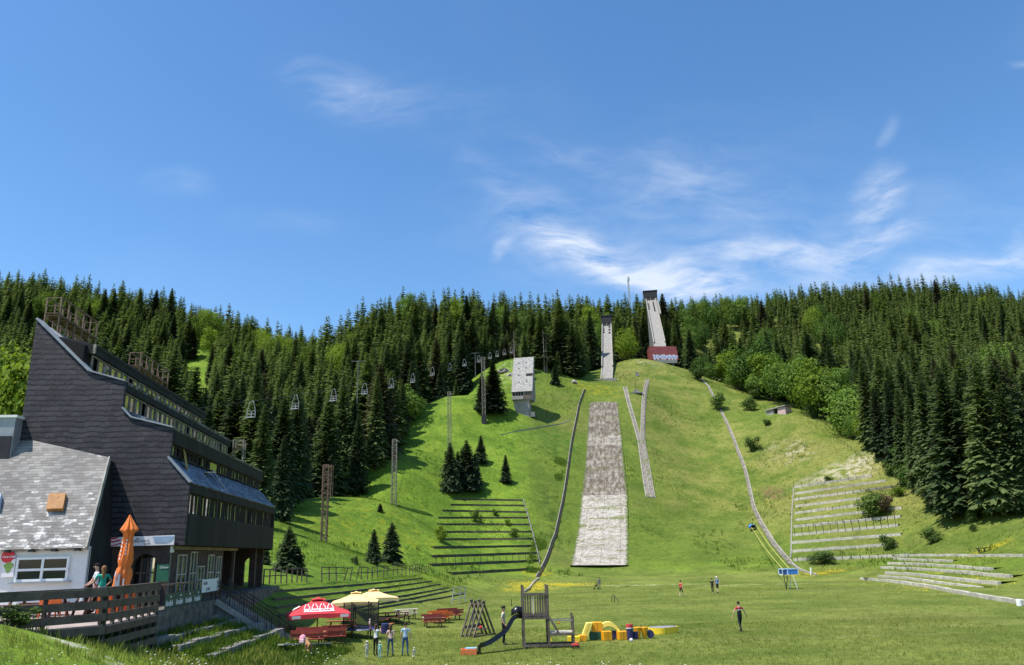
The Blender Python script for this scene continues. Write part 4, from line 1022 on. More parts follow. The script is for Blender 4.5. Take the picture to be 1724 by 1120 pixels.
mb = MB(RO); mb.box(E((x0 + x1) / 2, .14, zz0 - .09), (x1 - x0 + .3, .3, .06), ED, BD, UP); mb.build('sill', M['zinc'], f)
# skylight hatches, vent box
def roof_hatch(px4, h, mat, lab):
    q = [roofpt(*p) for p in px4]; mb = MB(RO); mb.prism([p + th * .02 for p in q], th * h); o = mb.build('skylight', mat, rest); return o
roof_hatch([(85, 836), (113, 835), (108, 861), (80, 862)], .2, M['skylight'], '')
roof_hatch([(-20, 838), (5, 838), (1, 858), (-24, 858)], .25, M['blue_print'], '')
cb = [roofpt(-34, 770), roofpt(14, 772)]
cw_ = (cb[1] - cb[0]).length; cz = P(10, 702, cb[1].y - .1).z
mb = MB(RO); c = (cb[0] + cb[1]) / 2; mb.box(Vector((c.x, c.y + .5, (c.z - .2 + cz) / 2)), (cw_, 1.0, cz - c.z + .2), ED, BD, UP); vb = mb.build('vent_box', M['zinc'], rest)
mb = MB(RO); mb.box(Vector((c.x, c.y + .5, cz + .04)), (cw_ + .16, 1.16, .12), ED, BD, UP); mb.build('cap', M['white_wall'], vb)
mb = MB(RO); mb.box(Vector((c.x, c.y - .03, c.z + .5)), (cw_ + .02, .05, 1.1), ED, BD, UP); mb.build('lower_panel', M['roof_black'], vb)
p = roofpt(19, 758); mb = MB(RO); mb.bar(p + th * .1, roofpt(21, 744) + th * .5, .4, .03, up=ED); mb.build('loose_sheet', M['green_board'], rest)
# round sign and poster on the white wall
sx_, sz_ = wp(12.5, 937, .1); c = E(sx_, .12, sz_)
rs = thing('round_sign', 'round red sign with white script on the white restaurant wall', 'sign', c)
mb = MB(c); rr = .27
mb.prism([c + ED * rr * math.cos(2 * math.pi * k / 28) + UP * rr * math.sin(2 * math.pi * k / 28) for k in range(28)], BD * .05); mb.build('disc', M['red_cloth'], rs)
text('Coca-Cola', c - ED * .225 - UP * .05 - BD * .012, ED, UP, .125, M['white_print'], rs, shear=.25, bold=.003)
px_, pz_ = wp(4, 971, .14); c = E(px_, .14, pz_)
po = thing('poster', 'green and white poster below the round red sign', 'poster', c)
mb = MB(c); mb.box(c + ED * .2 + UP * .35, (.5, .02, .75), ED, BD, UP); mb.build('sheet', M['white_print'], po)
mb = MB(c); mb.prism([c + ED * (.2 + .19 * math.cos(a) * (1 + .25 * math.sin(3 * a))) + UP * (.4 + .22 * math.sin(a) * (1 + .2 * math.cos(4 * a))) - BD * .014 for a in [2 * math.pi * k / 20 for k in range(20)]], -BD * .004); mb.build('print', plain('poster_green', (.30, .45, .10), .6, .35, 9), po)

# ------------------------------------------------------------------ wooden deck with plank fence
FLW = FL; FL = 3.74; K0 = PZ(183, 991, FL + 1.02); K1 = PZ(268, 983, FL + 1.0); KL = PZ(-2, 1000.5, FL + 1.02); KLL = KL + (KL - K0) * 1.2
deck_pts = [(KLL.x, KLL.y), (K0.x, K0.y), (K1.x, K1.y), tuple(W(.5, -4.62, 0).xy), tuple(W(-4.2, -4.62, 0).xy), tuple(W(-4.2, -.1, 0).xy), tuple(E(-.3, .3, 0).xy), tuple(E(-13, .3, 0).xy)]
floor_poly('deck', deck_pts, FL - .25, FL - .05, M['deck_wood'])
pf = thing('plank_fence', 'dark brown fence of wide horizontal planks around the raised deck', 'fence', (K0.x, K0.y, FL - 1.4))
nrow = 8; step = .375
for (a, b, zs) in ((KLL, K0, 5), (K0, K1, 8)):
    d = (b - a).normalized(); sd = Vector((d.y, -d.x, 0))
    if zs == 5: rows_ = 7
    else: rows_ = 8
    for k in range(rows_):
        z = FL + 1.02 - .11 - k * step
        sag = rng.uniform(-.015, .015)
        if zs == 5:
            segs = [(0, .42), (.42, .72), (.72, 1)]
        else: segs = [(0, 1.0)]
        for (u0, u1) in segs:
            p, q_ = a.lerp(b, u0), a.lerp(b, u1); p.z = z + sag; q_.z = z + rng.uniform(-.015, .015) - (.02 if zs == 8 else 0)
            mb = MB(pf.location); mb.bar(p + sd * .05 + d * .004, q_ + sd * .05 - d * .004, .045, .235 + rng.uniform(-.01, .01), up=UP); mb.build('plank', M['fence_wood'], pf)
    n = 5 if zs == 5 else 8
    for k in range(n):
        p = a.lerp(b, (k + .02) / (n - .9)); mb = MB(pf.location); mb.bar(Vector((p.x, p.y, FL - 1.75)) - sd * .04, Vector((p.x, p.y, FL + .98)) - sd * .04, .1); mb.build('post', M['dark_frame'], pf)
mb = MB(pf.location); mb.bar(Vector((KLL.x, KLL.y, FL + 1.045)), Vector((K0.x, K0.y, FL + 1.045)), .16, .04); mb.bar(Vector((K0.x, K0.y, FL + 1.045)), Vector((K1.x, K1.y, FL + 1.045)), .16, .042); mb.build('cap_rail', M['fence_wood'], pf)
# tables, benches and orange chairs on the deck
def picnic(name, label, loc, rz, m_top, m_seat, m_frame, l=1.8, back=False, group=None):
    o = thing(name, label, 'picnic table', loc, rz, group)
    for k in range(3):
        pass
    mb = MB()
    for k in range(4): mb.box((0, -.3 + k * .2, .74), (l, .185, .045))
    mb.build('table_top', m_top, o)
    for sg in (-1, 1):
        mb = MB()
        for k in range(2): mb.box((0, sg * (.62 + k * .16), .44), (l, .15, .045))
        mb.build('bench', m_seat, o)
        if back:
            mb = MB()
            for k in range(2): mb.box((0, sg * (.88 + k * .03), .66 + k * .2), (l, .03, .15))
            mb.build('backrest', m_seat, o)
    for sg in (-1, 1):
        mb = MB(); x = sg * (l / 2 - .28)
        mb.bar((x, -.3, .72), (x, -.72, 0), .09, .07, up=(1, 0, 0)); mb.bar((x, .3, .72), (x, .72, 0), .09, .07, up=(1, 0, 0)); mb.bar((x + .05, -.85, .40), (x + .05, .85, .40), .05, .09); mb.bar((x + .05, -.36, .70), (x + .05, .36, .70), .05, .07)
        mb.build('leg_frame', m_frame, o)
    return o
def deckpt(a, b): return E(a, b, FL - .05)
def chair(name, label, loc, rz, mat, group):
    o = thing(name, label, 'chair', loc, rz, group)
    mb = MB(); mb.box((0, 0, .44), (.44, .44, .05)); mb.build('seat', mat, o, bevel=.015)
    mb = MB(); mb.box((0, .21, .68), (.44, .04, .42), Z=(0, .12, 1)); mb.build('backrest', mat, o, bevel=.012)
    for x in (-1, 1):
        for y in (-1, 1):
            mb = MB(); mb.bar((x * .18, y * .18, .42), (x * .2, y * .2, 0), .04); mb.build('leg', mat, o)
    return o
m_ = (K0 + K1) / 2
for k, (px, py) in enumerate(((54, 1016), (72, 1016))):
    p = PZ(px, py, FL + .5); chair('chair', ('left' if k == 0 else 'right') + ' of two orange chairs behind the long left planks of the deck fence', (p.x, p.y + 1.0, FL - .05), R(180), M['chair_orange'], 'orange chairs on the deck')
for k, px in enumerate((232, 240, 252, 262)):
    p = PZ(px, 1012, FL + .45); chair('chair', ('leftmost', 'second from left', 'third from left', 'rightmost')[k] + ' orange chair behind the short right planks of the deck fence', (p.x - 1.2 - .3 * (k % 2), p.y + .3 * k, FL - .05), R(200 + 20 * k), M['chair_orange'], 'orange chairs on the deck')
for k, (px, py, rz) in enumerate(((95, 1040, 4), (135, 1036, 8), (165, 1035, 60), (20, 1040, 0))):
    p = PZ(px, py, FL); picnic('deck_table', ('dark table left of centre on the deck', 'dark table near the corner of the deck', 'dark table beside the corner post of the deck', 'table at the far left of the deck')[k], (p.x, min(p.y + 1.2, 33.5), FL - .05), R(rz), M['table_dark'] if k < 3 else M['table_pale'], M['table_dark'], M['table_dark'])
# ------------------------------------------------------------------ ski-jump in-runs
def frame_at(a, b):
    u = (b - a); u.z = 0; u.normalize(); return u, Vector((u.y, -u.x, 0))
def inrun(label, lip, mid, top, w, house, par_h, teeth):
    u, v = frame_at(lip, top); root = thing('ski_jump', label, 'ski jump', lip)
    path = [lip, mid, mid.lerp(top, .33), mid.lerp(top, .66), top]
    def deckrow(off, lift): return [p + v * off + UP * lift for p in path]
    mb = MB(root.location)
    for a, b in zip(path, path[1:]): mb.bar(a - UP * .45, b - UP * .45, w, .9)
    mb.build('deck_slab', M['concrete'], root)
    mb = MB(root.location); q = [mid.lerp(top, .03), top]
    mb.bar(q[0] + UP * .03, q[1] + UP * .03, w - .8, .05); mb.build('track', M['concrete_dark'], root)
    for sg in (-1, 1):
        mb = MB(root.location)
        for a, b in zip(path, path[1:]):
            h = par_h if a != lip else par_h * .35
            mb.bar(a + v * sg * (w / 2 - .2) + UP * (h / 2), b + v * sg * (w / 2 - .2) + UP * (h / 2), .4, h)
        mb.build('parapet', M['concrete_light'], root)
    # start openings: dark bars laid on the deck paint in their shade
    for (f0, f1, o, ww) in teeth:
        mb = MB(root.location); a, b = mid.lerp(top, f0), mid.lerp(top, f1); mb.bar(a + v * o + UP * .09, b + v * o + UP * .09, ww, .06); mb.build('start_slot_shade', M['dark_inside'], root)
    # supports down to the slope
    for f in (.3, .55, .8, .97):
        p = mid.lerp(top, f); g = zg(p.x, p.y)
        if p.z - g > 1.2:
            for sg in (-1, 1):
                mb = MB(root.location); mb.bar(Vector((p.x, p.y, g - 1)) + v * sg * (w / 2 - .6), p + v * sg * (w / 2 - .6) - UP * .8, .7); mb.build('pier', M['concrete_dark'], root)
    # start house
    hw, hd, hh = house; c = top + u * (hd / 2 - .5)
    mb = MB(root.location); mb.box(c + UP * (hh / 2 + 1.6), (hd, hw, hh), u, v, UP); hs = mb.build('start_house', M['roof_black'], root)
    mb = MB(root.location); mb.box(c + UP * (hh + 1.75) + u * .1, (hd + .7, hw + .5, .3), u, v, UP); mb.build('roof', M['roof_black'], hs)
    mb = MB(root.location); mb.box(c + UP * .4 + u * .3, (hd - 1.0, hw - .8, 2.6), u, v, UP); mb.build('start_room', M['concrete_dark'], root)
    for sg in (-1, 0, 1):
        mb = MB(root.location); mb.bar(c - u * (hd / 2 - .2) + v * sg * (hw / 2 - .5) - UP * .6, c - u * (hd / 2 - .2) + v * sg * (hw / 2 - .5) + UP * 1.7, .35); mb.build('column', M['concrete'], root)
    return root, u, v
lip = P(1021, 639, 303); mid = P(1022.5, 620, 317); top = P(1021.5, 549, 375)
sj, u1, v1 = inrun('smaller narrow concrete ski jump tower with dark start house at left', lip, mid, top, 4.9, (5.3, 4.0, 3.6), 1.15,
    [(.80, .84, -1.5, .9), (.86, .90, -1.5, .9), (.92, .955, -1.5, .8), (.78, .83, 1.35, 1.0), (.86, .91, 1.35, 1.0), (.94, .985, 1.35, 1.0)])
mb = MB(sj.location); mb.box(lip - u1 * 1.2 - UP * .75, (2.6, 8.2, 1.3), u1, v1, UP); mb.build('takeoff_slab', M['concrete'], sj)
mb = MB(sj.location)
for k in range(4):
    a = lip.lerp(mid, .04) + v1 * (-2.3 + k * 1.53); mb.bar(a + UP * .02, a + (mid - lip) * .95 + UP * .02, .06, .08)
mb.build('groove', M['concrete_dark'], sj)
lip2 = P(1112, 592, 341); mid2 = P(1110.5, 579, 349); top2 = P(1095.5, 506, 411)
bj, u2, v2 = inrun('taller concrete ski jump tower with dark start house, leaning left above the maroon cabin', lip2, mid2, top2, 5.5, (7.6, 5.0, 3.9), 1.25,
    [(.76, .80, -1.6, .9), (.82, .86, -1.6, .9), (.88, .92, -1.6, .9), (.70, .96, 1.1, .75)])
mb = MB(bj.location)                     # service walkway along the right side
for f in (0.5,):
    a, b = mid2.lerp(top2, .64) + v2 * 3.5, mid2.lerp(top2, 1.0) + v2 * 3.5
    mb.bar(a, b, .9, .25); mb.bar(a + UP * 1.0 + v2 * .4, b + UP * 1.0 + v2 * .4, .12)
    for k in range(8): p = a.lerp(b, k / 7); mb.bar(p + v2 * .4, p + v2 * .4 + UP * 1.0, .08)
mb.build('walkway', M['concrete'], bj)
JUMPS = ((lip, top, u1), (lip2, top2, u2))
# maroon take-off cabin under the taller jump
cb0, cb1 = P(1098, 613, 335), P(1143, 609.5, 336.5); cv = (cb1 - cb0); wid = cv.length; cv.z = 0; cv.normalize(); cu_ = Vector((-cv.y, cv.x, 0))
base = (cb0 + cb1) / 2; g = zg(base.x, base.y); zb_ = P(1120, 611.5, 335.8).z
cabin = thing('takeoff_cabin', 'maroon boarded take-off cabin with pale graffiti on a concrete beam', 'cabin', Vector((base.x, base.y, g)))
def C_(a, b, z): return base + cv * a + cu_ * b + UP * (z - base.z)
ztop_ = P(1118.5, 583.5, 338).z; zmid = P(1121, 606, 335.8).z; zgr = P(1121, 596.5, 336.4).z
pr = [C_(-wid / 2, 0, zmid), C_(-wid / 2, 1.9, ztop_), C_(-wid / 2, 6, ztop_ - .6), C_(-wid / 2, 6, zmid - .4)]
mb = MB(cabin.location); mb.prism(pr, cv * wid); mb.build('boarded_front', M['maroon'], cabin)
mb = MB(cabin.location); mb.box(C_(0, .8, (zb_ + zmid) / 2), (wid * .86, 2.2, zmid - zb_), cv, cu_, UP); mb.build('beam', M['concrete_light'], cabin)
mb = MB(cabin.location); mb.box(C_(0, 4.6, (zb_ + zmid) / 2 - .4), (wid * .7, 3.0, zmid - zb_ + .9), cv, cu_, UP); mb.build('back_wall', M['dark_inside'], cabin)
for a in (-.36, .30):
    mb = MB(cabin.location); q = C_(wid * a, .8, zb_); mb.bar(Vector((q.x, q.y, zg(q.x, q.y) - .6)), q, .6); mb.build('leg', M['concrete_dark'], cabin)
# graffiti: bubble lettering outlines along the foot of the boards
def graff(parent, org, X, U_, N, w, h, n, mats, seed):
    r = random.Random(seed)
    for mi, mt in enumerate(mats):
        mb = MB(parent.location)
        for k in range(n):
            cx = (k + .5) / n * w; ph = r.uniform(0, 6); pts = []
            for j in range(18):
                a = 2 * math.pi * j / 18; rr = (1 + .22 * math.sin(3 * a + ph)) * (1.0 if mi == 0 else .62)
                pts.append(org + X * (cx + w / n * .58 * rr * math.cos(a) + r.uniform(-.03, .03)) + U_ * (h * (.5 + .46 * rr * math.sin(a))) + N * (.02 + .015 * mi + .004 * k))
            mb.prism(pts, N * .003)
        mb.build('graffiti', mt, parent)
fu = (Vector(pr[1]) - Vector(pr[0])).normalized(); fn = -cu_ * fu.z + UP * fu.dot(cu_) * 1.0
fn = cv.cross(fu); fn = fn if fn.y < 0 else -fn
graff(cabin, C_(-wid / 2 + .9, 0, zmid) + fu * .1, cv, fu, fn, wid - 1.4, (zgr - zmid) * 1.0, 7, [M['graffiti'], plain('graffiti_blue', (.24, .28, .42), .8, .3, 3)], 4)

# ------------------------------------------------------------------ judges' tower
jb = hit(880, 699); ju = Vector((.16, .987, 0)).normalized(); jv = Vector((ju.y, -ju.x, 0))
jt = thing('judges_tower', 'grey concrete judges tower with long sloping roof on a flared stem', 'tower', jb)
dj = jb.y
def zj(px, py, back=0.0): return P(px, py, dj + back).z
k_ = dj / F
z_fl = zj(876, 674); z_ft = zj(880, 658.5); z_top = zj(887, 603, 6.5)
Wd = 34.5 * k_
def Jp(a, b, z): return Vector((jb.x, jb.y, 0)) + jv * a + ju * b + UP * z
x0j = -Wd * .5
mb = MB(jt.location); pf_ = [Jp(x0j, 0, z_fl), Jp(x0j, 0, z_ft), Jp(x0j, 6.5, z_top), Jp(x0j, 8.0, z_top), Jp(x0j, 8.6, z_ft - 1), Jp(x0j, 5.5, z_fl)]
mb.prism(pf_, jv * Wd); mb.build('cabin', M['concrete'], jt)
rd = (Jp(0, 6.5, z_top) - Jp(0, 0, z_ft)); RL = rd.length; rd.normalize(); rn = jv.cross(rd); rn = rn if rn.z > 0 else -rn
mb = MB(jt.location); A = Jp(x0j - .15, 0, z_ft) - rd * .35 + rn * .02; mb.prism([A, A + jv * (Wd + .3), A + jv * (Wd + .3) + rd * (RL + .4), A + rd * (RL + .4)], rn * .25); rf = mb.build('roof', M['rubble'] if False else plain('worn_concrete', (.36, .34, .315), .95, .32, 1.6, bump=.5), jt)
def roofbit(f, g, w, h, name='vent'):
    c = Jp(x0j, 0, z_ft) + jv * Wd * f + rd * RL * g + rn * .28; mb = MB(jt.location); mb.box(c, (w, h, .05), jv, rd, rn); mb.build(name, M['dark_inside'], rf)
for f, g in ((.27, .83), (.65, .84), (.29, .66), (.66, .67), (.30, .46), (.33, .25), (.72, .27)): roofbit(f, g, .38, .5)
roofbit(.84, .46, Wd * .34, 1.1, 'recess_shade')  # flat dark plate on the roof; its colour stands for the notch's shade
for k in range(4):
    mb = MB(jt.location); mb.box(Jp(x0j + Wd * (.09 + k * .14), -.02, (z_fl + z_ft) / 2 + .55), (Wd * .095, .12, 1.5), jv, ju, UP); mb.build('window', M['dark_inside'], jt)
mb = MB(jt.location); mb.box(Jp(x0j + Wd * .29, -.45, z_fl + .75), (Wd * .57, .9, 1.15), jv, ju, UP); mb.build('balcony', M['concrete_light'], jt)
mb = MB(jt.location); mb.box(Jp(x0j + Wd * .80, -.02, (z_fl + z_ft) / 2 + .1), (Wd * .36, .1, (z_ft - z_fl) * .9), jv, ju, UP); mb.build('front_panel', M['grey_wood'], jt)
sb0 = [Jp(x0j + Wd * .20, .6, jb.z - 1.2), Jp(x0j + Wd * .78, .6, jb.z - 1.2), Jp(x0j + Wd * .86, .3, z_fl + .02), Jp(x0j + Wd * .04, .3, z_fl + .02)]
mb = MB(jt.location); mb.prism(sb0, ju * 4.6); st_ = mb.build('stem', M['concrete_light'], jt)
mb = MB(jt.location); mb.box(Jp(x0j + Wd * .92, 1.6, jb.z + .2), (2.2, 2.0, 1.6), jv, ju, UP); mb.build('step_block', M['concrete_dark'], jt)
graff(jt, Jp(x0j + Wd * .24, .56, jb.z + .1), jv, UP, -ju, Wd * .5, 1.25, 4, [M['graffiti_teal'], M['graffiti']], 9)

# ------------------------------------------------------------------ lattice masts on the left meadow
def lattice(name, label, base, h, w, mat, topw=None, arms=None, seg=10, cat='mast', group=None, bw=.1):
    o = thing(name, label, cat, base, group=group); topw = topw or w
    cs = [(-1, -1), (1, -1), (1, 1), (-1, 1)]
    for cx, cy in cs:
        mb = MB(base); mb.bar(base + Vector((cx * w / 2, cy * w / 2, -.8)), base + Vector((cx * topw / 2, cy * topw / 2, h)), bw); mb.build('leg', M[mat], o)
    mb = MB(base)
    for k in range(seg):
        z0, z1 = h * k / seg, h * (k + 1) / seg; a = w + (topw - w) * k / seg; b = w + (topw - w) * (k + 1) / seg
        for i in range(4):
            c0, c1 = cs[i], cs[(i + 1) % 4]
            mb.bar(base + Vector((c0[0] * a / 2, c0[1] * a / 2, z0)), base + Vector((c1[0] * b / 2, c1[1] * b / 2, z1)), bw * .6)
            mb.bar(base + Vector((c0[0] * b / 2, c0[1] * b / 2, z1)), base + Vector((c1[0] * b / 2, c1[1] * b / 2, z1)), bw * .6)
    mb.build('lattice', M[mat], o)
    return o
GRP = 'rusty lattice masts up the left meadow'
for (bx, by, tx, ty, lab, w, mt) in ((545, 912, 548, 783, 'reddish lattice mast with a cage top lowest on the left meadow', .8, 'rust'), (663, 850, 663, 740, 'pale rusty lattice mast in the middle of the left meadow', .95, 'rust_light'),
                                  (757, 778, 757, 660, 'slim lattice mast rising behind the clump of dark spruces', .85, 'rust_light'), (815, 712, 813, 602, 'tall lattice mast on a black base just left of the judges tower', 1.0, 'rust_light')):
    b = hit(bx, by); h = P(tx, ty, b.y).z - b.z; o = lattice('lattice_mast', lab, b, h, w, mt, group=GRP, seg=12, bw=.14)
    mb = MB(b); z = h * .97
    mb.box(b + Vector((.5, 0, z)), (1.1, .9, .12)); mb.build('top_platform', M[mt], o)
    if bx == 545:
        mb = MB(b)
        for x in (-.45, .45, .95):
            for y in (-.6, .6): mb.bar(b + Vector((x, y, h * .55)), b + Vector((x, y, h * 1.0)), .1)
        for z in (.62, .74, .86, .98):
            for y in (-.6, .6): mb.bar(b + Vector((-.45, y, h * z)), b + Vector((.95, y, h * z)), .08)
        mb.build('cage', M['rust'], o)
    if bx == 815:
        mb = MB(b); mb.box(b + UP * 1.0, (1.5, 1.5, 3.0)); mb.build('foot', M['roof_black'], o)

# ------------------------------------------------------------------ chair lift
CH = [(424, 676, 125), (498, 666, 147), (562, 655.5, 168), (614, 646, 188), (659, 637.5, 210), (695, 630, 230), (728, 619, 250), (757, 612, 270), (782, 605, 288), (806, 599, 303), (825, 594, 318), (837, 591, 328), (849, 588, 338), (861, 585.5, 350)]
mk('lift_grey', (.13, .14, .14), .6, .2, 3)
def make_chair_lift_seat():
    o = thing('lift_chair', 'x', 'lift chair', (0, 0, 0)); H = 2.7
    for sg in (-1, 1):
        mb = MB(); mb.tube([(sg * .30, 0, 0), (sg * .36, 0, -.3), (sg * .60, .05, -1.1), (sg * .70, .05, -1.75), (sg * .72, 0, -H + .05)], .05, 6); mb.build('hanger', M['lift_white'], o)
        mb = MB(); mb.tube([(sg * .66, .1, -1.75), (sg * .36, .12, -1.45), (sg * .06, .1, -1.72), (sg * .04, .08, -H + .1)], .035, 6); mb.tube([(sg * .68, .08, -2.1), (sg * .05, .08, -2.1)], .035, 6); mb.build('backrest', M['lift_white'], o)
    mb = MB(); mb.box((0, -.22, -H), (1.5, .62, .10)); mb.box((0, -.5, -H + .0), (1.52, .08, .16)); mb.build('seat', M['lift_white'], o)
    mb = MB(); mb.tube([(-.32, 0, .02), (.32, 0, .02)], .05, 6); mb.build('grip', M['lift_white'], o)
    return o
lc = make_chair_lift_seat(); cpts = []
CHL = ['nearest white lift chair hanging low in front of the spruces right of the hotel', 'second white lift chair along the line from the hotel', 'third white lift chair along the line, in front of brownish spruces', 'fourth white lift chair along the line, left of the pale bushes', 'fifth white lift chair, in front of pale green bushes', 'sixth white lift chair along the line',
       'seventh white lift chair along the line', 'eighth white lift chair along the line', 'ninth white lift chair along the line', 'tenth white lift chair, just left of the tall mast', 'eleventh white lift chair, just right of the tall mast', 'twelfth white lift chair, third from the far end', 'thirteenth white lift chair, second from the far end', 'farthest white lift chair above the judges tower clearing']
protos = lc
for i, (px, py, d) in enumerate(CH):
    p = P(px, py, d); cpts.append(p)
    o = lc if i == 0 else copy_tree(lc)
    o.location = p; o['label'] = CHL[i]; o['group'] = 'white double chairs hanging on the lift cable'
    o.rotation_euler = (0, 0, R(-12 + rng.uniform(-8, 8)))
far = cpts[-1] + (cpts[-1] - cpts[-2]) * 4; near = cpts[0] + (cpts[0] - cpts[1]) * 3
cable = MB(near); cable.tube([near + UP * .05] + [p + UP * .05 for p in cpts] + [far], .03, 5); co = cable.build('lift_cable', M['cable']); co.location = near; tag(co, 'thin dark haul cable carrying the white lift chairs up the forest edge', 'cable')
for (px, py, d, hgt, lab) in ((603.5, 607, 196, 3, 'slim grey lift pylon among the spruces beside the fourth lift chair'), (800, 594, 302, 2, 'grey lift pylon with a T crossarm beside the tall mast'), (866, 580, 352, 2, 'far grey lift pylon with a crossarm above the clearing')):
    tp = P(px, py, d); g = zg(tp.x, tp.y); b = Vector((tp.x, tp.y, g)); o = thing('lift_pylon', lab, 'lift pylon', b, group='lift pylons')
    mb = MB(b); mb.tube([b - UP * .5, tp], [.16, .11], 8); mb.build('mast', M['lift_grey'], o)
    mb = MB(b); mb.bar(tp + Vector((-1.7, 0, -.2)), tp + Vector((1.7, 0, -.2)), .16); mb.build('crossarm', M['lift_grey'], o)
# telecom mast on the ridge
tp = P(1057, 466, 468); b = Vector((tp.x, tp.y, zg(tp.x, tp.y))); o = lattice('telecom_mast', 'slim pale telecom mast poking above the ridge between the jumps', b, tp.z - b.z, 1.3, 'lift_white', .7, seg=16, bw=.22)
mb = MB(b)
for k in range(3):
    a = 2 * math.pi * k / 3; mb.box(tp + Vector((math.cos(a) * .8, math.sin(a) * .8, -1.6)), (.5, .5, 2.6))
mb.build('antenna', M['white_paint'], o)
# hut on the right crest
h0, h1 = hit(1290, 699.5), hit(1323, 698.5); hv = (h1 - h0); hv.z = 0; wl = hv.length; hv.normalize(); hu_ = Vector((-hv.y, hv.x, 0)); hb = (h0 + h1) / 2
hut = thing('hut', 'small roofless-looking concrete hut with pink wall on the right crest', 'hut', hb)
hut['label'] = 'small flat roofed concrete hut with a pinkish wall on the right crest'
hg = 12.2 * hb.y / F
mb = MB(hb); mb.box(hb + hu_ * 1.8 + hv * (-wl * .3) + UP * (hg / 2 - .4), (wl * .36, 3.4, hg + .4), hv, hu_, UP); mb.build('wall', M['concrete_light'], hut)
mb = MB(hb); mb.box(hb + hu_ * 1.8 + hv * (wl * .30) + UP * (hg / 2 - .4), (wl * .40, 3.4, hg + .4), hv, hu_, UP); wl2 = mb.build('pink_wall', M['pink_paint'], hut)
mb = MB(hb); mb.box(hb + hu_ * 2.2 + hv * (-wl * .02) + UP * (hg / 2 - .4), (wl * .3, 2.4, hg + .3), hv, hu_, UP); mb.build('doorway', M['dark_inside'], hut)
mb = MB(hb); mb.box(hb + hu_ * 1.7 + UP * (hg - .05), (wl + .6, 4.2, .3), (hv + UP * .06).normalized(), hu_, (UP - hv * .06).normalized()); mb.build('roof', M['concrete_light'], hut)
# concrete block and stones on the knoll
for (px, py, w, h, lab) in ((1071, 662, 2.4, 1.6, 'small dark concrete block with a post between the arms of the V'), (1073, 633, 1.6, 1.9, 'small leaning grey slab on the knoll above the V')):
    b = hit(px, py); o = thing('concrete_block', lab, 'block', b); mb = MB(b); mb.box(b + UP * (h * .35), (w, w * .7, h * .9), taper=.6); mb.build('block', M['concrete_dark'], o)
    if w > 2: mb = MB(b); mb.bar(b, b + UP * 5, .12); mb.build('post', M['black_metal'], o); mb = MB(b); mb.box(b - UP * .1, (w * 1.9, w, .5)); mb.build('foot', M['concrete_dark'], o)
for (px, py, w, lab) in ((848, 627, 3.2, 'pale boulder on the clearing left of the judges tower'), (860, 632, 2.0, 'small pale boulder on the clearing left of the judges tower'), (966, 645, 2.4, 'grey boulder at the crest left of the small jump')):
    b = hit(px, py); mb = MB(b); n = 9
    prof = [(w * .5, -.4), (w * .62, w * .12), (w * .5, w * .3), (w * .2, w * .42)]; mb.lathe(b, prof, n); o = mb.build('boulder', M['concrete_light']); o.location = b
    for v in o.data.vertices: v.co += Vector((rng.uniform(-.15, .15), rng.uniform(-.15, .15), rng.uniform(-.1, .1))) * w
    tag(o, lab, 'boulder')
# old track across the left meadow
path = drape(hits([(842, 733), (858, 729), (880, 725), (900, 722), (930, 716), (960, 707)]), 2.0)
mb = MB(path[0]); ribbon(mb, path, 0, .4, .05); o = mb.build('drain_channel', M['concrete']); o.location = path[0]; tag(o, 'thin grey concrete channel crossing the meadow below the judges tower', 'channel')
# ------------------------------------------------------------------ things on the plain
def at(px, py): return hit(px, py)
# parasols
def parasol(label, px, py_base, side, rz, zedge, zapex, mat, pole, vent=True, base=None):
    b = base or at(px, py_base); o = thing('parasol', label, 'parasol', b, rz)
    h = side / 2; N = 6
    def canopy(hh, z0, z1, val, wav):
        mb = MB(); ring = []
        for sx_, sy_, ex, ey in ((-1, -1, 1, -1), (1, -1, 1, 1), (1, 1, -1, 1), (-1, 1, -1, -1)):
            for k in range(N):
                t = k / N; ring.append((sx_ + (ex - sx_) * t, sy_ + (ey - sy_) * t))
        n = len(ring); rows = []
        for f in (0.0, .35, .7, 1.0):
            rw = []
            for (x, y) in ring:
                m_ = max(abs(x), abs(y)); dd = math.hypot(x, y) / 1.4142
                sag = -.10 * f * (1 - abs(dd - .707) / .293 if dd > .7 else 0) * 0
                rw.append((x * hh * f, y * hh * f, z1 + (z0 - z1) * f - .05 * math.sin(math.pi * f) + .07 * f * (1 - min(1, (dd - .707) / .293)) ))
            rows.append(rw)
        if val:
            rows.append([(x * hh * 1.005, y * hh * 1.005, z0 - val + .05 * math.sin(9 * (x - y)) * wav + .07 * (1 - min(1, (math.hypot(x, y) / 1.4142 - .707) / .293))) for x, y in ring])
        vs = [p for r_ in rows for p in r_]; fs = [(i * n + k, i * n + (k + 1) % n, (i + 1) * n + (k + 1) % n, (i + 1) * n + k) for i in range(len(rows) - 1) for k in range(n)]
        mb.add(vs, fs); return mb
    c = canopy(h, zedge, zapex, .26, 1).build('canopy', M[mat], o)
    if vent: canopy(h * .22, zapex - (zapex - zedge) * .18 + .05, zapex + .07, .05, 0).build('vent_cap', M[mat], c)
    mb = MB(); mb.tube([(0, 0, -.1), (0, 0, zapex - .03)], .04, 8); mb.build('pole', M[pole], o)
    mb = MB(); mb.box((0, 0, .05), (.7, .7, .1)); mb.build('foot', M['concrete'], o)
    for sx_ in (-1, 1):
        for sy_ in (-1, 1):
            mb = MB(); mb.bar((0, 0, zapex - .08), (sx_ * h * .98, sy_ * h * .98, zedge - .03), .04); mb.build('rib', M['grey_wood'], o)
    return o, c
bR = PZ(533, 1079, .55); bR.z = zg(bR.x, bR.y)
zap = P(535, 1006, bR.y).z - bR.z; zed = P(548, 1036, bR.y - 1.4).z - bR.z
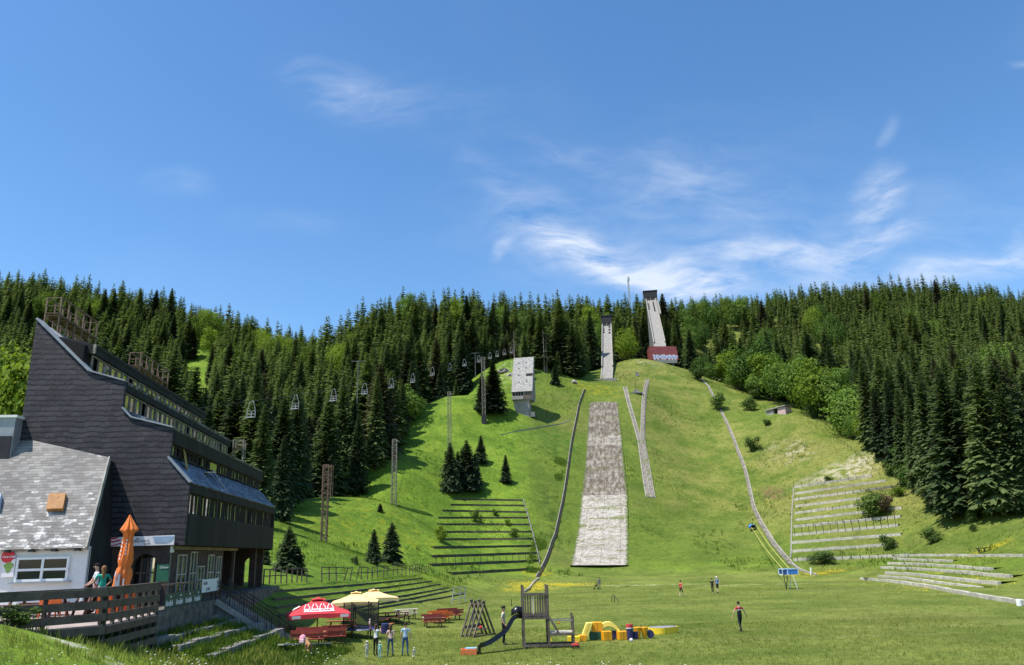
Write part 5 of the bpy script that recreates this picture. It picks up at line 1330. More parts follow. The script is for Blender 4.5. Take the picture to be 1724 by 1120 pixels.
po_, pc_ = parasol('open red parasol with white bottle print over the wooden picnic tables', 0, 0, 3.75, R(17), zed + .06, zap - .02, 'red_cloth', 'table_wood', True, bR)
# printed panel on the front slope (local frame of the parasol)
def slope_pt(u, v, side, ze, za, off=.012):      # u -1..1 across, v 0 (edge) .. 1 (apex) on the -y face
    h = side / 2; f = 1 - v; z = za + (ze - za) * f - .05 * math.sin(math.pi * f) + .07 * f * (1 - min(1, max(0, (math.hypot(u, 1) / 1.4142 - .707) / .293)))
    return Vector((u * h * f, -h * f, z + .02)) + Vector((0, -off, off))
def slope_poly(o, pts, side, ze, za, mat, name, off=.012):
    mb = MB()
    n = len(pts); mb.add([slope_pt(u, v, side, ze, za, off) for u, v in pts], [tuple(range(n))]); return mb.build(name, M[mat], o)
ze_, za_ = zed + .06, zap - .02
for k in range(4):
    x = -.38 + k * .25
    for (a, b) in ((-.09, .0), (.09, .0)):
        pass
    mb = MB(); q = lambda u, v: slope_pt(u / (1 - v) if v < .9 else u, v, 3.75, ze_, za_, .016)
    outl = [(x - .085, .22), (x - .085, .46), (x - .045, .55), (x - .04, .64), (x + .04, .64), (x + .045, .55), (x + .085, .46), (x + .085, .22)]
    for a, b in zip(outl, outl[1:]): mb.bar(q(*a), q(*b), .045, .012)
    mb.build('bottle_print', M['white_print'], pc_)
slope_poly(pc_, [(-.56, .13), (.56, .13), (.60, .20), (.66, .34), (-.66, .34), (-.62, .24)], 3.75, ze_, za_, 'white_print', 'print_panel', .022)
c0 = slope_pt(-.44, .19, 3.75, ze_, za_, .034); up_ = (slope_pt(0, .5, 3.75, ze_, za_) - slope_pt(0, .1, 3.75, ze_, za_)).normalized()
def text_local(body, loc, x, u, size, mat, parent, shear=.2):
    t = text(body, Vector(loc) + parent.location, x, u, size, mat, parent, 'lettering', shear, .003, 'LEFT', .006); return t
text_local('Coca-Cola', c0, (1, 0, 0), up_, .31, M['red_print'], pc_)
mb = MB(); h_ = 3.75 / 2          # white print on the left slope
lf = lambda u, v: Vector((-h_ * (1 - v), u * h_ * (1 - v), za_ + (ze_ - za_) * (1 - v) + .05)) + Vector((-.02, 0, .02))
mb.add([lf(-.35, .18), lf(.35, .18), lf(.42, .42), lf(-.42, .42)], [(0, 1, 2, 3)]); mb.build('print_panel', M['white_print'], pc_)
for x in (-.72, .80):
    mb = MB(); mb.box((x * h_, -h_ * 1.005 - .02, ze_ - .10), (.5, .012, .16)); mb.build('valance_print', M['white_print'], pc_)
b1 = PZ(598, 1060, .4); b1.z = zg(b1.x, b1.y); b2 = PZ(628, 1050, .35); b2.z = zg(b2.x, b2.y)
z1 = P(604, 993, b1.y).z - b1.z; e1_ = P(598, 1017, b1.y - 1.5).z - b1.z
parasol('front one of two open cream yellow parasols with a white patch', 0, 0, 3.3, R(8), e1_ + .1, z1 - .15, 'cream_cloth', 'black_metal', True, b1)
z2 = P(624, 989.5, b2.y).z - b2.z; e2_ = P(640, 1010, b2.y - 1.5).z - b2.z
y2, c2_ = parasol('rear one of two open cream yellow parasols, farther right', 0, 0, 3.3, R(24), e2_ + .1, z2 - .15, 'cream_cloth', 'black_metal', True, b2)
# closed orange parasol on the deck
bo = PZ(206, 1012, FL + .45); bo = Vector((bo.x, P(206, 985, 33.4).y, FL - .05)); pxx = P(206, 985, 33.4); bo.x = pxx.x
oc = thing('parasol', 'tall closed orange parasol standing on the wooden deck', 'parasol', bo)
ztip = P(211, 867, 33.4).z - bo.z; zlow = P(206, 985, 33.4).z - bo.z - .35
prof = [(0, .015), (.03, .05), (.09, .13), (.19, .27), (.215, .30), (.235, .19), (.30, .165), (.38, .20), (.50, .235), (.58, .245), (.63, .22), (.665, .19), (.70, .26), (.78, .29), (.86, .27), (.93, .30), (1.0, .25)]
mb = MB(); n = 40; vs = []
for i, (f, r_) in enumerate(prof):
    z = ztip + (zlow - ztip) * f
    for k in range(n):
        a = 2 * math.pi * k / n; fold = 1 + .20 * math.sin(8 * a + 3.5 * f) + .13 * math.sin(3 * a + 9 * f) + .05 * math.sin(13 * a)
        vs.append((r_ * fold * math.cos(a) + .05 * math.sin(5 * f), r_ * fold * math.sin(a), z + .05 * math.sin(8 * a + 1) * (1 if .15 < f < .3 or f > .66 else .2)))
fs = [(i * n + k, i * n + (k + 1) % n, (i + 1) * n + (k + 1) % n, (i + 1) * n + k) for i in range(len(prof) - 1) for k in range(n)]
mb.add(vs, fs); cl = mb.build('folded_canopy', M['orange_cloth'], oc, smooth=True)
for (a, f0, f1, w_) in ((-1.9, .36, .56, .05), (-1.15, .33, .50, .045), (-1.05, .82, .90, .05), (-2.2, .73, .77, .05)):
    for f in np.linspace(f0, f1, 5):
        r_ = np.interp(f, [p[0] for p in prof], [p[1] for p in prof]) * 1.17; z = ztip + (zlow - ztip) * f; mb = MB()
        mb.box((r_ * math.cos(a), r_ * math.sin(a), z), (w_, .03, .075), (-math.sin(a), math.cos(a), 0), (math.cos(a), math.sin(a), 0)); mb.build('print', M['white_print'], cl)
mb = MB(); mb.box((-.06, -.33, zlow + .38), (.2, .05, .8)); mb.build('strap', M['zinc'], oc)
mb = MB(); mb.tube([(0, 0, 0), (0, 0, ztip - .1)], .035, 8); mb.build('pole', M['steel'], oc)

# picnic tables on the grass
PT = [(520, 1089, 6, 'table_wood', 'table_red', 'table_dark', 1.75, True, 'front wooden picnic table with backrests under the red parasol'),
      (561, 1083, 10, 'table_wood', 'table_red', 'table_dark', 1.5, True, 'right wooden picnic table with backrests under the red parasol'),
      (574, 1066, 12, 'table_wood', 'table_wood', 'table_dark', 1.9, False, 'orange topped picnic table left of the trampoline'),
      (640, 1062, 80, 'table_wood', 'table_wood', 'table_dark', 1.6, False, 'orange brown table just right of the trampoline'),
      (652, 1049, 20, 'table_wood', 'table_dark', 'table_dark', 2.2, False, 'dark long table with orange end behind the standing people'),
      (668, 1047, 25, 'pink_paint', 'table_dark', 'table_dark', 2.2, False, 'dark table with pinkish top behind the standing people'),
      (684, 1041, 14, 'table_pale', 'table_pale', 'table_dark', 2.0, False, 'pale grey topped picnic table nearest the sleeper steps'),
      (729, 1056, 14, 'table_pale', 'table_red', 'table_dark', 1.7, True, 'grey topped picnic table with red benches left of the wigwam'),
      (741, 1049, 18, 'table_wood', 'chair_orange', 'table_dark', 1.8, True, 'orange picnic table in the middle of the right hand row'),
      (758, 1044, 22, 'table_red', 'table_red', 'table_dark', 1.9, True, 'red picnic table farthest right in the row')]
for (px, py, rz, a, b_, c_, l, bk_, lab) in PT:
    p = at(px, py); picnic('picnic_table', lab, p, R(rz), M[a], M[b_], M[c_], l, bk_, 'picnic tables on the grass')
# long plank bench in front, bag, bin
p0, p1 = at(472, 1096), at(556, 1092)
o = thing('plank_bench', 'long low plank bench in front of the red parasol tables', 'bench', p0); d_ = (p1 - p0)
mb = MB(p0); mb.bar(p0 + UP * .28, p1 + UP * .28, .3, .06); mb.build('plank', M['table_pale'], o)
for f in (.06, .36, .66, .94):
    q = p0.lerp(p1, f); mb = MB(p0); mb.bar(q - UP * .1, q + UP * .26, .14); mb.build('leg', M['grey_wood'], o)
p = p0.lerp(p1, .40); p.z += .31; o = thing('backpack', 'pink backpack sitting on the long plank bench', 'backpack', p)
mb = MB(); mb.lathe((0, 0, 0), [(.14, 0), (.19, .06), (.19, .22), (.15, .36), (.05, .43)], 10); mb.build('bag', plain('pink_cloth', (.72, .30, .38), .7, .15, 6), o, smooth=True)
mb = MB(); mb.box((0, -.17, .14), (.22, .08, .18)); mb.build('pocket', plain('pale_pink_cloth', (.75, .55, .6), .7, .1, 6), o, bevel=.02)
mb = MB(); mb.tube([(-.04, 0, .42), (-.03, 0, .5), (.03, 0, .5), (.04, 0, .42)], .012, 6); mb.build('handle', M['red_print'], o)
p = at(648, 1068); o = thing('bin', 'dark blue drum beside the orange table', 'drum', p); mb = MB(); mb.lathe((0, 0, 0), [(.25, 0), (.27, .1), (.27, .6), (.25, .65)], 16); mb.build('drum', M['navy_foam'], o)
o.name = 'drum'
mb = MB(); mb.lathe((0, 0, .655), [(.26, 0), (.26, .04)], 16); mb.build('lid', M['navy_paint'], o)
# flat stone ring left of trampoline
p = at(552, 1063); o = thing('stone_ring', 'grey stone ring lying in the grass behind the picnic tables', 'stone ring', p); mb = MB(); mb.lathe((0, 0, 0), [(.55, -.1), (.6, .12), (.45, .2), (.38, .12), (.36, -.1)], 14); mb.build('ring', M['concrete'], o)
# trampoline with net
tb = at(607, 1073); tr = thing('trampoline', 'netted trampoline with black posts under the yellow parasols', 'trampoline', tb)
rt = 1.05
mb = MB(); mb.tube([(rt * math.cos(2 * math.pi * k / 28), rt * math.sin(2 * math.pi * k / 28), .5) for k in range(29)], .05, 6, False); mb.build('frame_ring', M['steel'], tr)
mb = MB(); mb.lathe((0, 0, .53), [(rt * 1.02, -.03), (rt * 1.02, .03), (rt * .78, .035), (rt * .78, -.02)], 28, False); mb.build('pad', plain('pad_blue', (.05, .06, .24), .5, .1, 3), tr)
mb = MB(); mb.lathe((0, 0, .51), [(.02, 0), (rt * .8, .0)], 28, False); mb.build('mat', M['slide_black'], tr)
zt_ = P(607, 1014, tb.y).z - tb.z
for k in range(6):
    a = 2 * math.pi * (k + .25) / 6; x, y = rt * 1.05 * math.cos(a), rt * 1.05 * math.sin(a)
    mb = MB(); mb.tube([(x, y, 0), (x, y, zt_)], .045, 8); mb.build('post', M['black_metal'], tr)
nm, nt_, nb_, no_ = newmat('net'); 
tr_ = nt_.add('ShaderNodeBsdfTransparent'); mx = nt_.add('ShaderNodeMixShader', _0=.48)
nb_.inputs['Base Color'].default_value = (.03, .035, .03, 1); nb_.inputs['Roughness'].default_value = .9
nt_.l.new(tr_.outputs[0], mx.inputs[1]); nt_.l.new(nb_.outputs[0], mx.inputs[2]); nt_.l.new(mx.outputs[0], no_.inputs[0])
mb = MB(); mb.lathe((0, 0, 0), [(rt, .58), (rt, zt_ - .03)], 28, False); mb.build('net', nm, tr)

# wooden play tower with slide
G0 = at(883, 1093); pl = thing('play_tower', 'weathered wooden play tower with picket panel and low deck', 'play tower', G0)
m = F / (G0.y * 1.03)         # px per metre here
def X_(px): return (px - 883) / m * 1.0
def Z_(py): return (1092.5 - py) / m
PW = .13; dy = 1.15
for (px, top) in ((883, 1000.5), (921, 1000.5)):
    for y in (0, dy):
        mb = MB(); x = X_(px) + (-.06 if y else .0); mb.bar((x, y, -.2), (x, y, Z_(top)), PW, .11, up=(0, 1, 0)); mb.build('post', M['grey_wood'], pl)
for y in (0, dy):
    mb = MB(); mb.bar((X_(958.5), y, -.2), (X_(958.5), y, Z_(1047 if y == 0 else 1044)), PW, .11, up=(0, 1, 0)); mb.build('post', M['grey_wood'], pl)
xa, xb, xc = X_(883), X_(921), X_(958.5)
bars = []
for y in (0, dy):
    bars += [((xa, y - .07, Z_(1048.5)), (xb, y - .07, Z_(1048.5)), .14), ((xa, y - .072, Z_(1088)), (xc, y - .072, Z_(1088)), .13), ((xb, y - .07, Z_(1073)), (xc, y - .07, Z_(1073)), .12), ((xa, y - .074, Z_(1014.5)), (xb, y - .074, Z_(1014.5)), .09), ((xa, y - .074, Z_(1044)), (xb, y - .074, Z_(1044)), .09)]
bars += [((x + .07, 0, Z_(1088)), (x + .07, dy, Z_(1088)), .13) for x in (xa, xb, xc)]
for a, b, h in bars: mb = MB(); mb.bar(a, b, .05, h); mb.build('beam', M['grey_wood'], pl)
for y in (-.04, dy + .02):
    for k in range(9):
        x = xa + .14 + (xb - xa - .28) * k / 8; mb = MB(); mb.bar((x, y, Z_(1045)), (x, y, Z_(1014)), .085 if k != 4 else .05, .025, up=(0, 1, 0)); mb.build('picket', M['grey_wood'] if k not in (3,) else M['table_pale'], pl)
mb = MB()
for k in range(7): mb.box(((xa + xb) / 2, .07 + k * (dy - .1) / 6, Z_(1046.5) + .0), (xb - xa, .15, .04))
mb.build('upper_deck', M['grey_wood'], pl)
mb = MB()
for k in range(7): mb.box(((xb + xc) / 2, .07 + k * (dy - .1) / 6, Z_(1070.5)), (xc - xb, .15, .045))
mb.build('lower_deck', M['table_pale'], pl)
mb = MB(); mb.bar((xb - .02, -.06, Z_(1045)), (xb + .62, -.06, Z_(1072)), .06, .12); mb.bar((xb - .02, dy + .05, Z_(1045)), (xb + .62, dy + .05, Z_(1072)), .06, .12); mb.build('ramp_rail', M['grey_wood'], pl)
mb = MB(); mb.bar((xb, -.04, Z_(1053)), (xc, -.04, Z_(1053)), .05, .06); mb.bar((xb, dy, Z_(1053)), (xc, dy, Z_(1053)), .05, .06); mb.build('handrail', M['concrete'], pl)
for x in (xb + .12, xc - .2):
    mb = MB(); mb.box((x, -.05, Z_(1080)), (.07, .05, .2)); mb.build('yellow_block', M['yellow_foam'], pl)
mb = MB(); mb.lathe((xb + .62, 0, Z_(1056)), [(.01, -.09), (.06, -.07), (.085, 0), (.06, .07), (.01, .09)], 10, False); mb.build('rattle_ball', M['orange_foam'], pl, smooth=True)
sp_ = [(881, 1037), (872, 1036), (865.5, 1039), (861, 1047), (856, 1057), (848, 1065), (838, 1072), (828, 1079), (817, 1084), (808, 1086)]
yend = at(806, 1101).y
pts = []
for k, (a, b) in enumerate(sp_):
    f = k / (len(sp_) - 1); pp = P(a, b, G0.y + dy * .5 + (yend - G0.y - dy * .5) * f ** 1.2); pts.append(pp - G0 - UP * .10)
sl_ = thing('slide', 'wavy black plastic slide leaning against the wooden play tower', 'slide', G0)
def trough(path, w, h, th):
    A = []
    for i, p in enumerate(path):
        t = (path[min(i + 1, len(path) - 1)] - path[max(i - 1, 0)]).normalized(); nn = Vector((t.z, 0, -t.x)); nn = nn if nn.z > 0 else -nn
        A.append([p + Vector((0, -w / 2 - th, 0)) - nn * th, p + Vector((0, -w / 2 - th, 0)) + nn * h, p + Vector((0, -w / 2, 0)) + nn * h, p + Vector((0, -w / 2, 0)), p + Vector((0, w / 2, 0)), p + Vector((0, w / 2, 0)) + nn * h, p + Vector((0, w / 2 + th, 0)) + nn * h, p + Vector((0, w / 2 + th, 0)) - nn * th])
    mb = MB(); n = len(A); vs = [q for a in A for q in a]; fs = [(i * 8 + k, i * 8 + (k + 1) % 8, (i + 1) * 8 + (k + 1) % 8, (i + 1) * 8 + k) for i in range(n - 1) for k in range(8)]
    fs += [tuple(range(8)), tuple((n - 1) * 8 + k for k in range(7, -1, -1))]; mb.add(vs, fs); return mb
fine = []
for a, b in zip(pts, pts[1:]):
    for k in range(4): fine.append(a.lerp(b, k / 4))
fine.append(pts[-1]); fine = smooth_line(fine, 3)
trough(fine, .5, .24, .05).build('chute', M['slide_black'], sl_)
mb = MB(); hp = [Vector((X_(881), dy * .5, Z_(1042))), Vector((X_(872), dy * .5, Z_(1041))), Vector((X_(864), dy * .5, Z_(1045)))]
n = 12; vs = []
for p, r_ in zip(hp, (.36, .40, .34)):
    for k in range(n + 1):
        a = math.pi * k / n; vs.append(p + Vector((0, r_ * .8 * math.cos(a), r_ * math.sin(a))))
mb.add(vs, [(i * (n + 1) + k, i * (n + 1) + k + 1, (i + 1) * (n + 1) + k + 1, (i + 1) * (n + 1) + k) for i in range(2) for k in range(n)]); hd = mb.build('hood', M['slide_black'], sl_, smooth=True)
sol = hd.modifiers.new('thickness', 'SOLIDIFY'); sol.thickness = .03
e_ = at(806.5, 1101) - G0; mb = MB(); mb.box(((e_.x + pts[-1].x) / 2, e_.y, (e_.z - .1 + pts[-1].z + .1) / 2), (.16, .55, pts[-1].z - e_.z + .2)); mb.build('leg', M['slide_black'], sl_)
# wooden wigwam
A0, A1 = at(796, 1074), at(834, 1068); wg = thing('wigwam', 'wooden A-frame play wigwam of crossed poles with a low seat', 'play frame', A0)
wd = (A1 - A0).length; ax = (A1 - A0).normalized(); ay = Vector((-ax.y, ax.x, 0)); hW = P(813, 1018, A0.y).z - A0.z; dep = 1.1
for j in range(4):
    q = ay * (dep * j / 3)
    for sg in (0, 1):
        a = A0 + ax * (wd * sg) + q; b = A0 + ax * (wd * .5 + (.11 if sg == 0 else -.11)) + q + UP * (hW + .2 + .08 * (j % 2))
        mb = MB(A0); mb.bar(a - UP * .1, b, .10, .10, up=ay); mb.build('pole', M['grey_wood'], wg)
mb = MB(A0); mb.bar(A0 + ax * wd * .5 + UP * hW - ay * .1, A0 + ax * wd * .5 + UP * hW + ay * (dep + .1), .12); mb.build('ridge_pole', M['grey_wood'], wg)
mb = MB(A0)
for j in (0, 3): mb.bar(A0 + ay * dep * j / 3 + UP * .06, A0 + ax * wd + ay * dep * j / 3 + UP * .06, .1, .08)
mb.build('foot_beam', M['grey_wood'], wg)
mb = MB(A0)
for k in range(3): mb.bar(A0 + ax * wd * .16 + ay * (.3 + k * .25) + UP * .42, A0 + ax * wd * .84 + ay * (.3 + k * .25) + UP * .42, .2, .05)
mb.build('seat', M['grey_wood'], wg)
mb = MB(A0); mb.bar(A0 + ax * wd * .12 + ay * .95 + UP * .62, A0 + ax * wd * .88 + ay * .95 + UP * .62, .05, .22); mb.build('backrest', M['grey_wood'], wg)
q = A0 + ax * wd * .52 + ay * .35 + UP * .555; o = thing('play_ball', 'small red ball lying on the wigwam seat', 'ball', q - UP * .11); mb = MB(q - UP * .11)
mb.lathe(q, [(.11 * math.sin(math.pi * k / 8) + .001, -.11 * math.cos(math.pi * k / 8)) for k in range(9)], 14, False); mb.build('ball', M['red_cloth'], o, smooth=True)
mb = MB(A0); c = A0 + ax * wd * .45 + ay * .9
mb.grid([[c + ax * (.16 * (u - .5) * (1 + .8 * v) + .03 * math.sin(9 * v + 6 * u)) + ay * .05 * math.sin(12 * u) + UP * (hW * (.82 - .5 * v)) for u in (0, .25, .5, .75, 1)] for v in (0, .25, .5, .75, 1)])
o = mb.build('hanging_cloth', M['table_pale']); o.location = A0; tag(o, 'pale cloth hanging inside the wooden wigwam', 'cloth')
# sand box
b = at(789, 1103); sb = thing('sandbox', 'small orange sandbox with light blue lid at the foot of the slide', 'sandbox', b)
mb = MB(); w_, d2, h2 = .86, .8, .24
for sx_ in (-1, 1): mb.box((sx_ * w_ / 2, d2 / 2, h2 / 2), (.06, d2, h2 + .1))
for sy_ in (0, 1): mb.box((0, sy_ * d2, h2 / 2), (w_ + .055, .06, h2 + .104))
mb.build('frame', M['orange_paint'], sb)
mb = MB(); mb.box((0, d2 / 2, h2 * .7), (w_ - .06, d2 - .06, .08)); mb.build('sand', M['sand'], sb)
mb = MB(); mb.box((.12, d2 * .55, h2 + .08), (w_ * .75, d2 * .7, .03), Z=(.05, -.1, 1)); mb.build('lid', plain('lid_blue', (.30, .55, .68), .5, .2, 5), sb)
# foam obstacle course
Gf = at(1020, 1079); mf = F / (Gf.y * 1.03)
def FX(px): return Gf.x + (px - 1020) / mf
def foam(name, label, px0, px1, py0, py1, mat, dep=.6, y=0.0, shape='box', group='foam play blocks', **kw):
    x0, x1 = FX(px0), FX(px1); gy = Gf.y + y + dep / 2; g = zg((x0 + x1) / 2, gy); o = thing(name, label, 'foam block', ((x0 + x1) / 2, gy, g), R(kw.get('rz', 0)), group)
    w = x1 - x0; zt0 = kw.get('z0', (1078 - py1) / mf); h = (py1 - py0) / mf; mb = MB()
    if shape == 'box':
        mb.box((0, 0, zt0 + h / 2), (w, dep, h)); ob = mb.build('block', M[mat], o, bevel=.03)
        mb = MB(); mb.box((0, -dep / 2 - .002, zt0 + h / 2), (w * .04, .012, h * .96)); mb.build('seam', M['table_wood'] if 'orange' in mat or 'yellow' in mat else M['black_metal'], o)
    elif shape == 'ramp':
        t = kw['tilt']; mb.prism([(-w / 2, -dep / 2, zt0), (-w / 2 + kw['foot'], -dep / 2, zt0), (w / 2, -dep / 2, zt0 + h), (w / 2 - kw['foot'], -dep / 2, zt0 + h)], (0, dep, 0)); mb.build('block', M[mat], o, bevel=.02)
        mb = MB(); mb.bar((-w / 2 + kw['foot'] * .5, -dep / 2 - .004, zt0), (w / 2 - kw['foot'] * .5, -dep / 2 - .004, zt0 + h), .012, .02); mb.build('seam', M['orange_foam'], o)
    elif shape == 'arch':
        pts = []; n = 12
        for k in range(n + 1): f = k / n; pts.append((-w / 2 + w * f, -dep / 2, zt0 + h * (1 - (2 * f - .75) ** 2 * (.9 if f > .375 else .45))))
        low = [(x, y_, z - .26 * (1.2 if i in (0, n) else 1)) for i, (x, y_, z) in enumerate(pts)]
        mb.prism(pts + low[::-1], (0, dep, 0)); mb.build('arch', M[mat], o)
    elif shape == 'cyl':
        mb.lathe((0, 0, zt0), [(w * .46, 0), (w * .5, .03), (w * .5, h - .03), (w * .46, h)], 20); mb.build('drum', M[mat], o, smooth=False)
        if kw.get('cap'): mb = MB(); mb.lathe((0, 0, zt0 + h + .003), [(w * .5, 0), (w * .5, kw['cap'])], 20); mb.build('cap', M['red_foam'], o); mb = MB(); mb.lathe((0, 0, zt0 + h - .05), [(w * .505, 0), (w * .505, .05)], 20); mb.build('band', M['white_print'], o)
    elif shape == 'cone':
        mb.lathe((0, 0, zt0), [(w * .24, 0), (w * .5, h - .02), (w * .47, h)], 20); mb.build('cone', M[mat], o)
    elif shape == 'wheel':
        n = 20; mb.prism([(0, -dep / 2, zt0 + h / 2)] * 0 + [(w / 2 * math.cos(2 * math.pi * k / n), -dep / 2, zt0 + h / 2 + h / 2 * math.sin(2 * math.pi * k / n)) for k in range(n)], (0, dep, 0)); mb.build('drum', M[mat], o)
    return o
foam('foam_crate', 'low yellow ribbed foam crate right of the play tower', 962, 981, 1074, 1082, 'yellow_foam', .5, -.2, z0=0)
for k in range(4):
    pass
foam('foam_block', 'long low yellow foam block at the left end of the course', 979, 991, 1072, 1081, 'orange_foam', .5, .0, z0=0)
foam('foam_ramp', 'pale yellow slanting foam slab at the left of the course', 981, 1002, 1052, 1078, 'light_yellow_foam', .62, .1, 'ramp', tilt=1, foot=.40, z0=0)
foam('foam_block', 'dark green foam block under the orange cube', 997, 1016, 1066, 1078, 'green_foam', .6, .35, z0=0)
foam('foam_cube', 'orange foam cube on top of the dark green block', 1001, 1016.5, 1052, 1066, 'orange_foam', .6, .35, z0=12 / mf)
foam('foam_bridge', 'curved light yellow foam bridge over two orange cubes', 1016.5, 1046, 1051.5, 1063.5, 'light_yellow_foam', .6, .4, 'arch', z0=(1078 - 1064) / mf)
foam('foam_cube', 'left orange foam cube under the yellow bridge', 1015, 1029, 1064, 1077.5, 'orange_foam', .5, -.1, z0=0, rz=14)
foam('foam_block', 'dark navy foam block between the two orange cubes', 1030, 1040, 1064, 1076, 'navy_foam', .5, .5, z0=0)
foam('foam_cube', 'right orange foam cube under the yellow bridge', 1039, 1053, 1063.5, 1076, 'orange_foam', .5, .0, z0=0, rz=14)
foam('foam_drum', 'navy foam drum with a red top', 1052.5, 1063, 1057, 1074.5, 'navy_foam', .5, -.1, 'cyl', z0=0, cap=.2)
foam('foam_drum', 'short navy foam drum between red topped drum and orange cones', 1063, 1070.5, 1062, 1073, 'navy_foam', .4, .1, 'cyl', z0=0)
foam('foam_cone', 'left upturned orange foam cone', 1065, 1077, 1055, 1072, 'orange_foam', .5, .25, 'cone', z0=0)
foam('foam_cone', 'right upturned orange foam cone', 1076, 1087.5, 1054, 1070.5, 'orange_foam', .5, .35, 'cone', z0=0)
foam('foam_drum', 'dark navy foam drum lying at the right end of the course', 1086.5, 1096, 1057.5, 1069.5, 'navy_foam', .5, .5, 'wheel', z0=0)
c = at(1120, 1068); o = thing('paddling_pool', 'low yellow padded ring with grey top right of the foam course', 'play ring', c); mp = F / (c.y * 1.03)
pts = [(21 / mp * (.98 * math.cos(a) + (.35 if math.cos(a) > 0 else 0) * math.cos(a) ** 2), .75 * math.sin(a) + (.35 * max(0, math.cos(a))), 0) for a in [2 * math.pi * k / 30 for k in range(30)]]
pts = [(x - .12, y + .7, 0) for x, y, z in pts]
mb = MB(); mb.prism(pts, (0, 0, 9.0 / mp)); mb.build('ring', M['yellow_foam'], o)
mb = MB(); mb.prism([((x + .12) * .93 - .12, (y - .7) * .9 + .7, 9.0 / mp + .004) for x, y, z in pts], (0, 0, .01)); mb.build('cover', M['zinc'], o)
def ball(label, p, r_, mat, name='ball'):
    o = thing(name, label, 'ball', p); mb = MB(p); mb.lathe(p + UP * r_, [(r_ * math.sin(math.pi * k / 8) + .001, -r_ * math.cos(math.pi * k / 8)) for k in range(9)], 14, False); mb.build('ball', M[mat], o, smooth=True)
    mb = MB(p); mb.lathe(p + UP * r_, [(r_ * 1.005, -r_ * .12), (r_ * 1.008, r_ * .12)], 14, False); mb.build('panel', M['blue_print'], o, smooth=True); return o
ball('white ball in the grass in front of the foam drums', at(1063, 1081), .11, 'white_print', 'football')
# toy cart by the tower
b = at(969, 1092); o = thing('toy_cart', 'small red and orange toy cart right of the play tower', 'toy', b)
mb = MB(); mb.box((0, 0, .2), (.45, .28, .12)); mb.build('body', M['red_foam'], o, bevel=.03)
mb = MB(); mb.box((.1, 0, .32), (.22, .24, .14)); mb.build('cab', M['orange_paint'], o, bevel=.03)
for x in (-.15, .15):
    for y in (-.15, .15):
        mb = MB(); mb.prism([(x + .08 * math.cos(2 * math.pi * k / 12), y, .08 + .08 * math.sin(2 * math.pi * k / 12)) for k in range(12)], (0, .05, 0)); mb.build('wheel', M['black_metal'], o)
# goal, posts
def poles(name, label, cat, segs, mat, org, r_=.04, part='bar'):
    o = thing(name, label, cat, org)
    for a, b in segs: mb = MB(org); mb.tube([a, b], r_, 6); mb.build(part, M[mat], o)
    return o
g0, g1, g2, g3 = at(760, 1018), at(774, 1018.5), at(766, 1007), at(783.5, 1014)
zt2 = P(763, 990.5, g0.y).z; zt3 = P(782, 988.5, g3.y).z
tl_, tr2 = P(764, 990.5, g0.y + .5), P(783, 988.5, g3.y + .3)
poles('goal_frame', 'pale metal goal frame on the grass at the foot of the sleeper steps', 'goal', [(g0, tl_), (g1, P(775, 990, g1.y)), (g3, tr2), (tl_, tr2), (P(762, 1000, g0.y), P(782.5, 997, g3.y)), (P(761.5, 1010, g0.y), P(783, 1006, g3.y))], 'steel', g0, .05)
p = at(861, 1021); poles('marker_post', 'single thin dark post standing on the plain behind the man', 'post', [(p - UP * .2, P(861, 1009, p.y))], 'black_metal', p, .04)
p, q, r3 = at(1030, 1014), at(1034.5, 1014), at(1043, 1014.5); poles('training_frame', 'small thin metal frame with a slanting brace on the plain', 'frame', [(p, P(1030, 1003, p.y)), (q, P(1034, 1002.5, q.y)), (P(1030, 1003, p.y), P(1034, 1002.5, q.y)), (P(1034, 1003, q.y), r3)], 'black_metal', p, .035)
# blue zip-line platform, wires, pod
pb = at(1332, 992); kz = pb.y / F
zp_ = thing('zipline_platform', 'blue panelled platform on tall legs at the foot of the right hill', 'platform', pb)
def PP(px, py, dy_=0.0): return P(px, py, pb.y + dy_)
fl = [PP(1318, 968.5), PP(1344, 967.5)]; 
mb = MB(pb); mb.prism([fl[0], fl[1], fl[1] + Vector((0, 1.5, 0)), fl[0] + Vector((0, 1.5, 0))], (0, 0, .09)); mb.build('floor', M['white_paint'], zp_)
for k, (a, b, mt) in enumerate(((PP(1318, 968), PP(1325, 967.7), 'navy_paint'), (PP(1328, 967.6), PP(1343.5, 967), 'blue_paint'))):
    mb = MB(pb); mb.prism([a, b, b + UP * .62, a + UP * .62], (0, .05, 0)); mb.build('side_panel', M[mt], zp_)
    mb = MB(pb); mb.prism([a + Vector((0, 1.5, 0)), b + Vector((0, 1.5, 0)), b + UP * .62 + Vector((0, 1.5, 0)), a + UP * .62 + Vector((0, 1.5, 0))], (0, .05, 0)); mb.build('side_panel', M[mt], zp_)
mb = MB(pb)
for x, pxx_ in enumerate((1318, 1326.5, 1344)):
    q = PP(pxx_, 968); mb.bar(q, q + UP * .72, .09); mb.bar(q + Vector((0, 1.5, 0)), q + UP * .72 + Vector((0, 1.5, 0)), .09)
a, b = PP(1318, 968) + UP * .72, PP(1344, 967.3) + UP * .72
mb.bar(a, b, .1); mb.bar(a + Vector((0, 1.5, 0)), b + Vector((0, 1.5, 0)), .1); mb.bar(a, a + Vector((0, 1.5, 0)), .1); mb.build('rail', plain('pale_blue_metal', (.45, .58, .72), .5, .1, 4), zp_)
